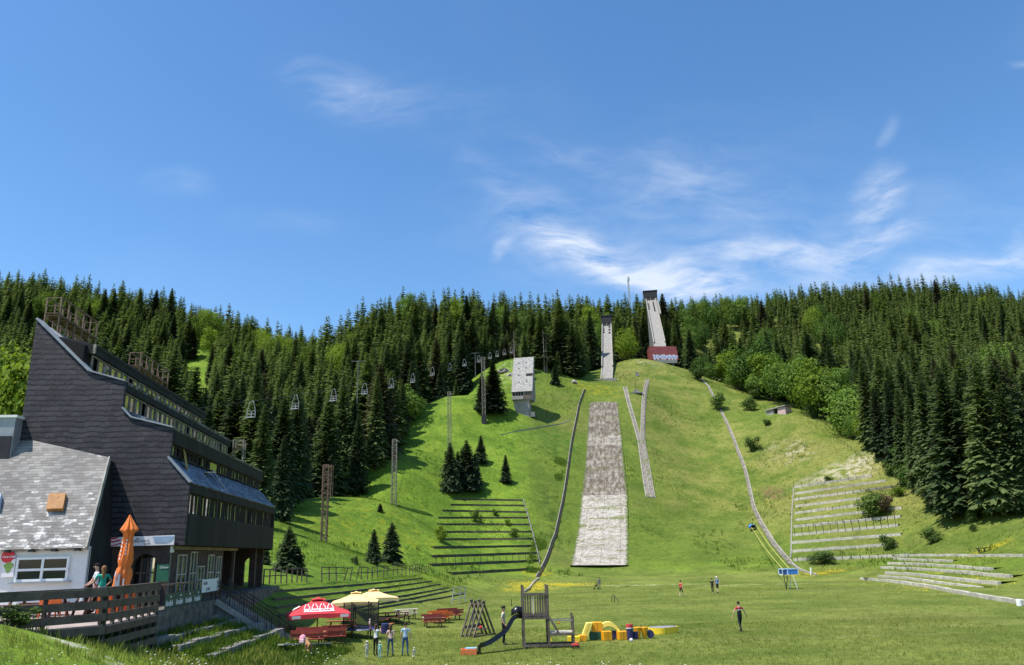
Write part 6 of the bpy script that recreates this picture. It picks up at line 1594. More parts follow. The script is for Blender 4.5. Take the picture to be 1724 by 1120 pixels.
for (px, bx, y_, mt) in ((1319.5, 1322.5, 0, 'black_metal'), (1326, 1329, 1.4, 'black_metal'), (1331, 1337.5, 1.4, 'white_paint'), (1335, 1346, 0, 'white_paint')):
    q = at(bx, 992); q.y = pb.y + y_; q.z = zg(q.x, q.y); mb = MB(pb); mb.tube([q - UP * .2, PP(px, 968.5, y_)], .05, 6); mb.build('leg', M[mt], zp_)
pod_b = at(1267.5, 893); kp = pod_b.y / F; pod = thing('zipline_pod', 'blue hooded pod hanging low over the landing hill', 'pod', pod_b)
wp_ = 11.5 * kp
mb = MB(); n = 10
arc = [(wp_ / 2 * math.cos(math.pi * k / n), 0, .55 + wp_ * .5 * math.sin(math.pi * k / n)) for k in range(n + 1)]
mb.grid([[Vector(p) + Vector((0, y, y * .12)) for p in arc] for y in (-.7, 0, .7)]); hd2 = mb.build('hood', M['blue_paint'], pod, smooth=True); s_ = hd2.modifiers.new('thickness', 'SOLIDIFY'); s_.thickness = .05
mb = MB(); mb.box((0, .1, .62), (wp_ * .9, 1.2, .12)); mb.box((0, .65, .9), (wp_ * .86, .1, .6)); mb.build('seat', M['black_metal'], pod)
for x in (-.45, .45): mb = MB(); mb.tube([(x * wp_, -.5, .6), (x * wp_ + .1, -.9, -.1)], .07, 6); mb.build('strut', M['black_metal'], pod)
for k, (a, b) in enumerate(((pod_b + Vector((-wp_ * .3, -.7, .7)), PP(1319, 960, .2)), (pod_b + Vector((wp_ * .4, -.7, 1.0)), PP(1331, 960, .6)))):
    mb = MB(a); pts = [a.lerp(b, f) - UP * (1.2 * math.sin(math.pi * f) * .35) for f in np.linspace(0, 1, 12)]; mb.tube(pts, .045, 5); o = mb.build('zipline_cable', M['yellow_cord']); o.location = a
    tag(o, ('left' if k == 0 else 'right') + ' yellowish cable running from the blue platform up to the blue pod', 'cable')
p = at(1365, 968); poles('white_stake', 'short white stake at the foot of the right terraces', 'stake', [(p - UP * .2, P(1365, 955.5, p.y))], 'white_paint', p, .12)
p = at(1717, 1021); o = thing('water_drum', 'small white drum at the right edge of the grass', 'drum', p); mb = MB(); mb.lathe((0, 0, 0), [(.2, 0), (.22, .05), (.22, .5), (.18, .56)], 14); mb.build('drum', M['white_paint'], o); mb = MB(); mb.lathe((0, 0, .563), [(.15, 0), (.12, .05)], 14); mb.build('lid', M['zinc'], o)
# dark plank bench on the right slope
p = at(1658, 929.5); kb = p.y / F; o = thing('bench', 'dark bench on splayed legs on the right slope', 'bench', p); w_ = 22 * kb
mb = MB(); mb.box((0, 0, .55), (w_, .5, .09)); mb.build('seat', M['black_metal'], o)
for x in (-.4, 0, .4):
    for sg in (-1, 1): mb = MB(); mb.bar((x * w_, sg * .05, .52), (x * w_ + sg * .25, sg * .2, -.1), .09); mb.build('leg', M['black_metal'], o)
# wooden fence along the top of the bowl
fl1 = [(443, 985), (470, 983.5), (516, 980)]; fl2 = [(542, 981), (600, 977), (640, 973), (690, 969), (720, 967)]
def slat_fence(pxs, n, h, label, lean):
    path = drape(hits(pxs), 1.0); o = thing('rail_fence', label, 'fence', path[0], group='dark rail fences above the bowl'); tops = []
    for k in range(n):
        t = k / (n - 1) * (len(path) - 1); j = min(int(t), len(path) - 2); p = path[j].lerp(path[j + 1], t - j)
        q = p + Vector((rng.uniform(-1, 1) * lean + (lean * 2.5 if k in (3, 4, 5) and lean > .1 else 0), 0, h * rng.uniform(.92, 1.05))); mb = MB(path[0]); mb.bar(p - UP * .3, q, .09); mb.build('post', M['fence_wood'], o); tops.append((p, q))
    mb = MB(path[0])
    for f in (.55, .97):
        for i, ((a, b), (c, d)) in enumerate(zip(tops, tops[1:])):
            if rng.random() < .9: mb.bar(a.lerp(b, f), c.lerp(d, f), .05, .08)
    mb.build('rail', M['fence_wood'], o)
slat_fence(fl1, 9, 1.15, 'shorter dark rail fence beside the hotel pillar', .04); slat_fence(fl2, 25, 1.3, 'long dark rail fence with leaning posts above the sleeper steps', .14)
# ------------------------------------------------------------------ people
CL = {}
def cloth(c, var=.12):
    k = tuple(c)
    if k not in CL: CL[k] = plain('cloth', c, .85, var, 6, spec=.2)
    return CL[k]
SHOE = (.05, .05, .05)
def skin_body(name, verts, edges, rad, root, mat_of, mats, parent):
    me = bpy.data.meshes.new(name); me.from_pydata(verts, edges, [])
    o = bpy.data.objects.new(name, me); COL.objects.link(o)
    md = o.modifiers.new('skin', 'SKIN'); md.use_smooth_shade = True; md.branch_smoothing = .4
    for i, r_ in enumerate(rad):
        sv = me.skin_vertices[0].data[i]; sv.radius = r_ if hasattr(r_, '__len__') else (r_, r_); sv.use_root = (i == root)
    sb = o.modifiers.new('sub', 'SUBSURF'); sb.levels = 2; sb.render_levels = 2
    dg = bpy.context.evaluated_depsgraph_get(); m2 = bpy.data.meshes.new_from_object(o.evaluated_get(dg))
    bpy.data.objects.remove(o); bpy.data.meshes.remove(me)
    m2.materials.clear()
    for m in mats: m2.materials.append(m)
    V = [Vector(v) for v in verts]
    for p in m2.polygons:
        c = p.center; best = None; bd = 1e9
        for (a, b) in edges:
            A, B = V[a], V[b]; ab = B - A; t = max(0, min(1, (c - A).dot(ab) / max(ab.length_squared, 1e-9))); d = (c - A - ab * t).length / max(.02, (rad[a] if not hasattr(rad[a], '__len__') else max(rad[a])))
            if d < bd: bd = d; best = (a, b, t)
        p.material_index = mat_of(best, c)
        p.use_smooth = True
    o = bpy.data.objects.new(name, m2); COL.objects.link(o); o.parent = parent; return o
def person(label, loc, h, rz, top, legs, hair, sleeves='short', shorts=False, longhair=False, hat=None, pose=None, shoes=SHOE, stripes=None, group=None):
    pose = pose or {}
    root = thing('person', label, 'person', loc, rz, group); s = h / 1.75
    J = dict(pelvis=(0, 0, .95), spine=(0, 0, 1.13), chest=(0, .0, 1.33), neck=(0, .01, 1.475), head0=(0, -.012, 1.555), head1=(0, -.02, 1.64), head2=(0, -.012, 1.715))
    for sd, n in ((-1, 'L'), (1, 'R')):
        J.update({'hip' + n: (sd * .095, 0, .90), 'knee' + n: (sd * .10, -.02, .50), 'ank' + n: (sd * .105, .02, .085), 'toe' + n: (sd * .12, -.15, .035),
                  'sh' + n: (sd * .175, 0, 1.41), 'el' + n: (sd * .235, .02, 1.12), 'wr' + n: (sd * .25, -.04, .88)})
    J.update(pose)
    names = list(J); V = [tuple(Vector(J[n]) * s) for n in names]; ix = {n: i for i, n in enumerate(names)}
    RD = dict(pelvis=(.15, .105), spine=(.130, .095), chest=(.155, .105), neck=.052, head0=.068, head1=(.078, .095), head2=.062)
    for n in 'LR': RD.update({'hip' + n: .085, 'knee' + n: .056, 'ank' + n: .042, 'toe' + n: (.040, .03), 'sh' + n: .058, 'el' + n: .041, 'wr' + n: .029})
    rad = [tuple(x * s for x in RD[n]) if hasattr(RD[n], '__len__') else RD[n] * s for n in names]
    E_ = [('pelvis', 'spine'), ('spine', 'chest'), ('chest', 'neck'), ('neck', 'head0'), ('head0', 'head1'), ('head1', 'head2')]
    for n in 'LR': E_ += [('pelvis', 'hip' + n), ('hip' + n, 'knee' + n), ('knee' + n, 'ank' + n), ('ank' + n, 'toe' + n), ('chest', 'sh' + n), ('sh' + n, 'el' + n), ('el' + n, 'wr' + n)]
    E_ = [(ix[a], ix[b]) for a, b in E_]; nm = {i: n for n, i in ix.items()}
    # palm and five fingers on each wrist
    for n, sd in (('L', -1), ('R', 1)):
        wv = Vector(J['wr' + n]); d = (wv - Vector(J['el' + n])).normalized(); side = Vector((0, 1, 0)) - d * d.y
        side = side.normalized() if side.length > .2 else Vector((1, 0, 0)); inn = d.cross(side)
        pa = wv + d * .07; V.append(tuple(pa * s)); rad.append((.034 * s, .017 * s)); pi = len(V) - 1; E_.append((ix['wr' + n], pi)); nm[pi] = 'hand'
        for k, (off, L1) in enumerate(((-.032, .062), (-.011, .075), (.011, .07), (.030, .055))):
            a = pa + d * .035 + side * off; b = a + d * L1 * .6 + inn * .008; c = b + d * L1 * .35 + inn * .022 * (1 if sd > 0 else 1)
            for q, r_ in ((a, .010), (b, .009), (c, .007)):
                V.append(tuple(q * s)); rad.append(r_ * s); nm[len(V) - 1] = 'hand'
            i = len(V); E_ += [(pi, i - 3), (i - 3, i - 2), (i - 2, i - 1)]
        a = pa - d * .02 - side * .045; b = a + d * .045 - side * .015
        for q, r_ in ((a, .011), (b, .009)): V.append(tuple(q * s)); rad.append(r_ * s); nm[len(V) - 1] = 'hand'
        i = len(V); E_ += [(pi, i - 2), (i - 2, i - 1)]
    mats = [M['skin'], cloth(top), cloth(legs), cloth(shoes)] + ([cloth(c) for _, c in stripes] if stripes else [])
    def mo(e, c):
        a, b, t = e; na, nb = nm[a], nm[b]
        if 'hand' in (na, nb): return 0
        if nb.startswith('toe'): return 3
        if nb.startswith('ank'): return 3 if t > .9 else (0 if shorts else 2)
        if nb.startswith('knee') or nb.startswith('hip'): return 0 if (shorts and nb.startswith('knee') and t > .85) else 2
        if nb.startswith('head') or (nb == 'neck' and t > .75): return 0
        if nb.startswith('wr'): return 1 if sleeves == 'long' else 0
        if nb.startswith('el'): k = 1 if (sleeves == 'long' or t < .55) else 0
        else: k = 1
        if na == 'pelvis' and nb == 'spine' and t < .2: return 2
        if k == 1 and stripes:
            z = c.z / s
            for i, (zz, _) in enumerate(stripes):
                if z > zz: return 4 + i
        return k
    skin_body('body', V, E_, rad, ix['pelvis'], mo, mats, root)
    hc = Vector(J['head1']) * s
    # face: nose, eyes, mouth, ears
    mb = MB(); f = hc + Vector((0, -.098 * s, 0))
    mb.prism([f + Vector((-.013, .006, -.03)) * s, f + Vector((.013, .006, -.03)) * s, f + Vector((0, .01, .02)) * s], Vector((0, -.022 * s, -.004 * s)))
    for sd in (-1, 1): mb.lathe(hc + Vector((sd * .082 * s, .0, -.02 * s)), [(.008 * s, -.03 * s), (.02 * s, 0), (.01 * s, .03 * s)], 6)
    mb.build('nose_and_ears', M['skin'], root)
    mb = MB()
    for sd in (-1, 1): mb.box(f + Vector((sd * .033 * s, .006 * s, .012 * s)), (.024 * s, .012 * s, .013 * s))
    mb.box(f + Vector((0, .012 * s, -.055 * s)), (.045 * s, .01 * s, .008 * s)); mb.build('eyes_and_mouth', M['black_print'], root)
    # hair or hat
    mb = MB(); n = 14; rows = []
    for i in range(7):
        th_ = i / 6 * 1.95; rr = math.sin(th_) * .094 * s; zz = math.cos(th_) * .098 * s
        rows.append([hc + Vector((rr * math.cos(2 * math.pi * k / n), rr * 1.12 * math.sin(2 * math.pi * k / n) + .012 * s, zz + .022 * s + (.055 * s * max(0, -math.sin(2 * math.pi * k / n)) ** 1.0 * (i / 6)))) for k in range(n + 1)])
    if longhair:
        for q in (.12, .22, .33): rows.append([hc + Vector((.085 * s * math.cos(2 * math.pi * k / n) * (1 - q * .6), (.035 + .065 * max(-.2, math.sin(2 * math.pi * k / n))) * s + .02 * s, -.02 * s - q * s * max(.1, .5 + .5 * math.sin(2 * math.pi * k / n)))) for k in range(n + 1)])
    mb.grid(rows); mb.build('hat' if hat else 'hair', cloth(hat or hair, .25), root, smooth=True)
    if hat: mb = MB(); mb.lathe(hc + Vector((0, -.01 * s, .035 * s)), [(.09 * s, 0), (.135 * s, -.012 * s), (.135 * s, -.004 * s), (.09 * s, .012 * s)], 14, False); mb.build('brim', cloth(hat, .25), root)
    return root
def ph(px, y0, y1, loc): return (y1 - y0) * (loc.y * 1.035) / F
WALK = dict(kneeL=(-.10, -.16, .52), ankL=(-.10, -.22, .10), toeL=(-.11, -.38, .06), kneeR=(.10, .06, .50), ankR=(.10, .26, .13), toeR=(.11, .14, .05), elL=(-.26, .12, 1.13), wrL=(-.27, .16, .90), elR=(.26, -.08, 1.12), wrR=(.27, -.24, .94))
STAND2 = dict(kneeL=(-.13, -.01, .50), ankL=(-.15, .02, .085), toeL=(-.18, -.14, .035), kneeR=(.13, -.03, .50), ankR=(.15, .0, .085), toeR=(.19, -.15, .035))
BK = math.pi        # back to the camera
JEAN = (.05, .085, .16); BLK = (.015, .015, .018)
l1 = at(632, 1104.5); person('person in white T-shirt and black trousers lifting a toddler beside the yellow parasols', l1, 1.68, BK - .5, (.72, .74, .74), BLK, (.10, .05, .03), longhair=True, pose=dict(elR=(.34, -.20, 1.30), wrR=(.36, -.42, 1.42), elL=(-.20, -.22, 1.28), wrL=(.02, -.44, 1.40)))
tl_ = P(622, 1062, l1.y - .05)
person('toddler in white and pink held up in the air by the person in white T-shirt', tl_, .62, BK - .9, (.70, .55, .56), (.6, .25, .3), (.7, .68, .66), hat=(.72, .70, .68), pose=dict(kneeL=(-.12, -.2, .62), ankL=(-.12, -.1, .25), toeL=(-.12, -.2, .16), kneeR=(.12, -.2, .62), ankR=(.12, -.1, .25), toeR=(.12, -.2, .16)))
l2 = at(657, 1105.5); person('person with long brown hair, pale pink top and jeans seen from behind', l2, 1.70, BK, (.66, .46, .40), JEAN, (.09, .045, .03), longhair=True, pose=STAND2)
l3 = at(682, 1105); person('person in light blue T-shirt and jeans standing with back to the camera', l3, 1.80, BK + .1, (.40, .52, .70), (.05, .10, .22), (.04, .025, .02), pose=dict(STAND2, elL=(-.30, .02, 1.14), wrL=(-.30, -.02, .88)))
l4 = at(617, 1110); person('small child in pale clothes and white hat, left of the adults', l4, .92, BK + .3, (.55, .56, .52), (.5, .5, .46), (.2, .1, .05), hat=(.75, .74, .72))
l5 = at(639, 1109.5); person('small child in turquoise with pale blue hat in front of the adults', l5, .90, BK - .2, (.22, .58, .58), (.30, .55, .58), (.2, .1, .05), hat=(.5, .62, .72))
l6 = at(697, 1110.5); person('tiny child in white crouching in the tall grass right of the adults', l6, .62, BK + .6, (.70, .69, .70), (.68, .67, .68), (.2, .1, .05), hat=(.76, .74, .74), pose=dict(kneeL=(-.16, -.32, .62), ankL=(-.14, -.02, .30), toeL=(-.15, -.18, .24), kneeR=(.16, -.32, .62), ankR=(.14, -.02, .30), toeR=(.15, -.18, .24)))
l7 = at(848.5, 1086); person('person in pale grey T-shirt and black trousers in profile behind the slide', l7, ph(0, 1030, 1086, l7), R(80), (.55, .54, .48), BLK, (.02, .015, .012), pose=dict(elL=(-.2, .06, 1.12), wrL=(-.2, -.1, .92)))
l8 = at(1248, 1064.5); person('person walking away in red, white and black top with dark trousers', l8, ph(0, 1020, 1064, l8), BK + .25, (.02, .02, .025), (.02, .022, .028), (.02, .015, .012), pose=dict(WALK, elL=(-.36, .0, 1.16), wrL=(-.46, -.02, .93), elR=(.36, 0, 1.16), wrR=(.42, -.05, .93)), stripes=[(1.30, (.55, .05, .08)), (1.245, (.75, .72, .72))])
l9 = at(1147.5, 1005.5); person('person in red T-shirt and black shorts walking on the far plain', l9, ph(0, 980.5, 1005, l9), BK - .7, (.62, .10, .07), BLK, (.03, .02, .015), shorts=True, pose=WALK, shoes=(.6, .6, .6))
l10 = at(1200.5, 999.5); person('person all in black walking beside the one in blue on the far plain', l10, ph(0, 976.5, 999, l10), BK, BLK, BLK, (.03, .02, .015), pose=dict(WALK), shoes=(.5, .5, .5))
l11 = at(1209, 999.5); person('person in blue shirt, black shorts and pale cap walking on the far plain', l11, ph(0, 974, 999, l11), BK + .3, (.20, .28, .55), BLK, (.03, .02, .015), shorts=True, hat=(.72, .72, .74), pose=WALK, shoes=(.05, .05, .05))
l12 = at(1009.5, 992); person('person in grey standing at the foot of the concrete landing strip', l12, ph(0, 974.5, 992, l12), R(30), (.22, .22, .24), (.26, .25, .26), (.03, .02, .015), sleeves='long')
b = at(1004, 992.5); o = thing('pushchair', 'small black pushchair beside the person in grey', 'pushchair', b)
mb = MB(); mb.bar((-.3, 0, .12), (.3, 0, 1.0), .07); mb.bar((.3, 0, .1), (-.1, 0, .75), .07); mb.build('frame', M['black_metal'], o)
mb = MB(); mb.box((0, 0, .5), (.5, .4, .1)); mb.box((.16, 0, .78), (.08, .4, .5), Z=(.3, 0, 1)); mb.build('seat', M['black_print'], o)
for x in (-.3, .3):
    for y in (-.22, .22): mb = MB(); mb.prism([(x + .12 * math.cos(2 * math.pi * k / 10), y - .02, .12 + .12 * math.sin(2 * math.pi * k / 10)) for k in range(10)], (0, .04, 0)); mb.build('wheel', M['black_metal'], o)
# the pair on the deck
d1 = P(161, 985, 31.5); d1 = Vector((d1.x, d1.y, FL - .05)); person('person with short black hair in white T-shirt looking left on the deck', d1, 1.86, R(-55), (.68, .70, .74), (.45, .25, .25), (.012, .01, .01), pose=dict(elL=(-.22, -.1, 1.14), wrL=(-.06, -.26, 1.02), elR=(.24, -.05, 1.12), wrR=(.2, -.26, 1.0)))
d2 = P(172.5, 985, 30.9); d2 = Vector((d2.x, d2.y, FL - .05)); person('person with light brown hair in green T-shirt leaning on the deck railing', d2, 1.76, R(-150), (.03, .34, .22), (.5, .5, .42), (.22, .11, .05), longhair=True, pose=dict(elL=(-.30, -.16, 1.16), wrL=(-.16, -.30, 1.02), elR=(.30, -.12, 1.16), wrR=(.2, -.30, 1.02)))
# tan dog by the plank bench
db = at(519, 1101.5); dog = thing('dog', 'tan dog standing in front of the long plank bench', 'dog', db, R(-60))
DV = dict(hip=(.26, 0, .46), mid=(.05, 0, .47), chest=(-.2, 0, .46), neck=(-.32, 0, .58), skull=(-.40, 0, .68), muz=(-.52, 0, .645), tail1=(.36, 0, .52), tail2=(.46, 0, .66))
DR = dict(hip=(.095, .1), mid=(.085, .09), chest=(.115, .12), neck=.075, skull=.07, muz=.032, tail1=.03, tail2=.018)
De = [('mid', 'hip'), ('mid', 'chest'), ('chest', 'neck'), ('neck', 'skull'), ('skull', 'muz'), ('hip', 'tail1'), ('tail1', 'tail2')]
for y, n in ((-.085, 'L'), (.085, 'R')):
    DV.update({'fs' + n: (-.21, y, .36), 'fk' + n: (-.22, y, .20), 'fp' + n: (-.23, y, .03), 'ft' + n: (-.28, y, .02), 'bs' + n: (.25, y, .36), 'bk' + n: (.17, y, .27), 'bh' + n: (.31, y, .15), 'bp' + n: (.28, y, .03), 'bt' + n: (.23, y, .02), 'er' + n: (-.38, y * .7, .76)})
    DR.update({'fs' + n: .05, 'fk' + n: .035, 'fp' + n: .028, 'ft' + n: .025, 'bs' + n: .07, 'bk' + n: .05, 'bh' + n: .028, 'bp' + n: .026, 'bt' + n: .025, 'er' + n: .022})
    De += [('chest', 'fs' + n), ('fs' + n, 'fk' + n), ('fk' + n, 'fp' + n), ('fp' + n, 'ft' + n), ('hip', 'bs' + n), ('bs' + n, 'bk' + n), ('bk' + n, 'bh' + n), ('bh' + n, 'bp' + n), ('bp' + n, 'bt' + n), ('skull', 'er' + n)]
dn_ = list(DV); di = {n: i for i, n in enumerate(dn_)}
skin_body('body', [DV[n] for n in dn_], [(di[a], di[b]) for a, b in De], [DR[n] for n in dn_], di['mid'], lambda e, c: 0, [plain('tan_fur', (.36, .20, .09), .95, .3, 12)], dog)
# ------------------------------------------------------------------ foliage
def leaf_mat(name, dark, light, trans=.25, scale=1.1):
    m, nt, b, out = newmat(name)
    oi = nt.add('ShaderNodeObjectInfo').outputs['Random']
    ti = nt.add('ShaderNodeAttribute', attribute_name='tint').outputs['Fac']
    pos = nt.add('ShaderNodeNewGeometry').outputs['Position']
    f = nt.noise(pos, scale, 4.0, .7); f2 = nt.noise(pos, .06, 3.0)
    t = nt.math('ADD', nt.math('MULTIPLY', f, .55), nt.math('ADD', nt.math('MULTIPLY', ti, .45), nt.math('MULTIPLY', nt.math('SUBTRACT', oi, .5), .6)))
    t = nt.math('ADD', t, nt.math('MULTIPLY', nt.math('SUBTRACT', f2, .5), .5))
    col = nt.mix(nt.ramp(t, .22, .82, 0, 1, False), dark, light)
    nt.put(b.inputs['Base Color'], col); b.inputs['Roughness'].default_value = .75; b.inputs['Specular IOR Level'].default_value = .15
    tr = nt.add('ShaderNodeBsdfTranslucent', i_Color=nt.mix(1.0, col, (1.2, 1.25, .6, 1), 'MULTIPLY')); mx = nt.add('ShaderNodeMixShader', _0=trans)
    nt.l.new(b.outputs[0], mx.inputs[1]); nt.l.new(tr.outputs[0], mx.inputs[2]); nt.l.new(mx.outputs[0], out.inputs[0])
    return m
M['needles'] = leaf_mat('spruce_needles', (.038, .063, .024, 1), (.130, .172, .054, 1), .28)
M['needles_dark'] = leaf_mat('dark_spruce_needles', (.022, .040, .018, 1), (.068, .098, .038, 1), .18)
M['needles_brown'] = leaf_mat('brownish_spruce_needles', (.040, .044, .022, 1), (.115, .115, .055, 1), .2)
M['leaves'] = leaf_mat('beech_leaves', (.075, .130, .012, 1), (.230, .310, .030, 1), .35)
M['leaves_mid'] = leaf_mat('broad_leaves', (.052, .108, .018, 1), (.165, .260, .044, 1), .32)
M['shrub'] = leaf_mat('shrub_leaves', (.035, .065, .015, 1), (.11, .17, .035, 1), .25)
M['bark'] = M['trunk']
def spruce_mesh(H, seed, R0, base=.05, dens_=1.0, nseg=3, gap=.5, NB=9, WK=1.0):
    """vertices/quads of a spruce crown of height H"""
    r = np.random.default_rng(seed); Vs = []; Qs = []; tint = []
    nv = 0; z = H * base
    while z < H * .985:
        f = (z - H * base) / (H * (1 - base)); L = R0 * (1 - f) ** .70 * (.86 + .28 * r.random()) * (0.62 + .38 * min(1, f / .10)) + .10
        nb = max(4, int((NB * (1 - f) + 5) * dens_ * (.8 + .4 * r.random())))
        a0 = r.random() * 6.28
        for k in range(nb):
            if r.random() < .07: continue
            a = a0 + 6.283 * k / nb + r.uniform(-.25, .25); l = L * r.uniform(.62, 1.12); w = l * r.uniform(.22, .34) * WK + .13 * WK
            dx, dy_ = math.cos(a), math.sin(a); zz = z + r.uniform(-.3, .3) * gap
            droop = l * r.uniform(.22, .44) * (1 - .8 * f) ; rise = l * (.15 + .55 * f)
            tb = r.uniform(0, 1)
            pts = []
            for j in range(nseg + 1):
                t = j / nseg; rad_ = l * t; h = zz + rise * t * .55 - droop * t * t * 1.5 + (droop * .42 * max(0, t - .6))
                ww = w * (1.0 - .62 * t) * (.45 if j == 0 else 1)
                jx = r.uniform(-.06, .06) * l
                pts.append((dx * rad_ - dy_ * ww + jx, dy_ * rad_ + dx * ww, h - ww * .35)); pts.append((dx * rad_, dy_ * rad_, h + ww * .20)); pts.append((dx * rad_ + dy_ * ww + jx, dy_ * rad_ - dx * ww, h - ww * .35))
            Vs += pts; tint += [tb] * len(pts)
            for j in range(nseg):
                b = nv + j * 3; Qs += [(b, b + 1, b + 4, b + 3), (b + 1, b + 2, b + 5, b + 4)]
            nv += len(pts)
            # hanging side sprays
            if nseg >= 3:
                for j in range(3):
                    t = r.uniform(.35, .98); sd = 1 if r.random() < .5 else -1; rad_ = l * t; h = zz + rise * t * .55 - droop * t * t * 1.5
                    ln = l * r.uniform(.16, .34) + .12; ax_, ay_ = dx * .55 - dy_ * sd * .8, dy_ * .55 + dx * sd * .8
                    c = (dx * rad_, dy_ * rad_, h); e = (c[0] + ax_ * ln, c[1] + ay_ * ln, h - ln * .45); ww = ln * .32
                    q = [(c[0] - dx * ww * .5, c[1] - dy_ * ww * .5, h), (c[0] + dx * ww * .5, c[1] + dy_ * ww * .5, h - .02), (e[0] + dx * ww * .5, e[1] + dy_ * ww * .5, e[2] - ww * .3), (e[0] - dx * ww * .3, e[1] - dy_ * ww * .3, e[2])]
                    Vs += q; tint += [r.uniform(0, 1)] * 4; Qs.append((nv, nv + 1, nv + 2, nv + 3)); nv += 4
        z += gap * (1.0 - .45 * f) * r.uniform(.8, 1.2)
    # leader
    q = [(-.12, 0, H * .955), (.12, 0, H * .955), (.02, 0, H * 1.0), (-.02, 0, H * 1.0)]; Vs += q; Qs.append((nv, nv + 1, nv + 2, nv + 3)); tint += [.5] * 4
    return np.array(Vs), np.array(Qs), np.array(tint)
def leafy_mesh(H, W_, seed, n, size, base=.18, lobes=9, flat=.8):
    r = np.random.default_rng(seed); cs = []
    for k in range(lobes):
        a = r.uniform(0, 6.28); rr = W_ * .5 * math.sqrt(r.uniform(0, .62)); z = H * (base + (1 - base) * r.uniform(.18, .86)); s = r.uniform(.17, .34) * min(W_, H) * (1.12 - .6 * abs((z / H - base) / (1 - base) - .42))
        cs.append((rr * math.cos(a), rr * math.sin(a), min(z, H - s * .7), s))
    cs.append((0, 0, H * .5 + base * H * .3, .34 * min(W_, H)))
    cs = np.array(cs); wgt = cs[:, 3] ** 2; idx = r.choice(len(cs), n, p=wgt / wgt.sum())
    d = r.normal(size=(n, 3)); d /= np.linalg.norm(d, axis=1)[:, None]; rad_ = cs[idx, 3] * (r.uniform(.55, 1.0, n) ** .45) * (1 + .18 * np.sin(7 * d[:, 0] + 5 * d[:, 2] + idx))
    P_ = cs[idx, :3] + d * rad_[:, None] * np.array([1, 1, flat]); P_[:, 2] = np.maximum(P_[:, 2], H * base * .35)
    nrm = d + r.normal(scale=.36, size=(n, 3)); nrm[:, 2] += .45; nrm /= np.linalg.norm(nrm, axis=1)[:, None]
    t1 = np.cross(nrm, r.normal(size=(n, 3))); t1 /= np.linalg.norm(t1, axis=1)[:, None]; t2 = np.cross(nrm, t1); s1 = (size * r.uniform(.6, 1.4, n))[:, None]
    V = np.stack([P_ - t1 * s1 * .5, P_ + t2 * s1 * .36, P_ + t1 * s1 * .6, P_ - t2 * s1 * .32], 1).reshape(-1, 3)
    tint = np.repeat(np.clip(.5 + r.normal(scale=.22, size=len(cs))[idx] + r.normal(scale=.12, size=n), 0, 1), 4)
    return V, np.arange(n * 4).reshape(-1, 4), tint
def trunk_mb(H, r0, lean=0.0, limbs=()):
    mb = MB(); pts = [(lean * t * t, 0, H * t - (.8 if t == 0 else 0)) for t in (0, .25, .5, .75, 1)]; mb.tube(pts, [r0, r0 * .8, r0 * .58, r0 * .35, r0 * .06], 8)
    for (z, a, l, up) in limbs: mb.tube([(0, 0, z), (math.cos(a) * l * .5, math.sin(a) * l * .5, z + up * .6), (math.cos(a) * l, math.sin(a) * l, z + up)], [r0 * .4, r0 * .28, r0 * .08], 6)
    return mb
TREES = {}
def tree_proto(key, name, crown, H, r0, mat, limbs=()):
    V, Q, ti = crown
    root = bpy.data.objects.new(name, None)
    cr = np_mesh('crown', V, Q, mat, {'tint': ti}); tk = trunk_mb(H * .96, r0, 0, limbs).build('trunk', M['bark'])
    for o in (cr, tk): COL.objects.unlink(o)
    TREES[key] = (name, cr.data, tk.data, H)
def plant(key, loc, h, rz, label, cat='tree', group=None, wide=1.0, mat=None, name=None):
    nm, cm, tm, H0 = TREES[key]; s = h / H0
    root = thing(name or nm, label, cat, loc, rz, group); root.scale = (s * wide, s * wide, s)
    for n, me in (('crown', cm), ('trunk', tm)):
        o = bpy.data.objects.new(n, me); COL.objects.link(o); o.parent = root
        if n == 'crown' and mat: 
            o.material_slots[0].link = 'OBJECT'; o.material_slots[0].material = mat
    return root
for i in range(6):
    H = 22.0; tree_proto('s%d' % i, 'spruce_tree', spruce_mesh(H, 20 + i, (4.1, 3.5, 4.6, 3.8, 4.3, 3.3)[i], (.04, .07, .03, .10, .05, .05)[i], 1.15, 4, .40, 11, .70), H, .30, M['needles'])
for i in range(2):
    H = 11.0; tree_proto('y%d' % i, 'young_spruce', spruce_mesh(H, 50 + i, (3.3, 2.9)[i], .03, 1.35, 4, .30, 10, .75), H, .16, M['needles_dark'])
for i in range(4):
    H = 12.0; W_ = (10.5, 9.0, 8.0, 11.0)[i]
    tree_proto('b%d' % i, 'broadleaf_tree', leafy_mesh(H, W_, 70 + i, 5200, .50, .12, 22), H, .24, M['leaves_mid'], [(3.0 + .8 * k, 2.1 * k + i, 2.6, 2.6) for k in range(5)])
for i in range(3):
    H = 2.4; tree_proto('u%d' % i, 'bush', leafy_mesh(H, (2.6, 2.2, 3.0)[i], 90 + i, 1500, .20, .02, 12), H, .06, M['shrub'], [(.3, 2.1 * k + i, .8, .9) for k in range(5)])

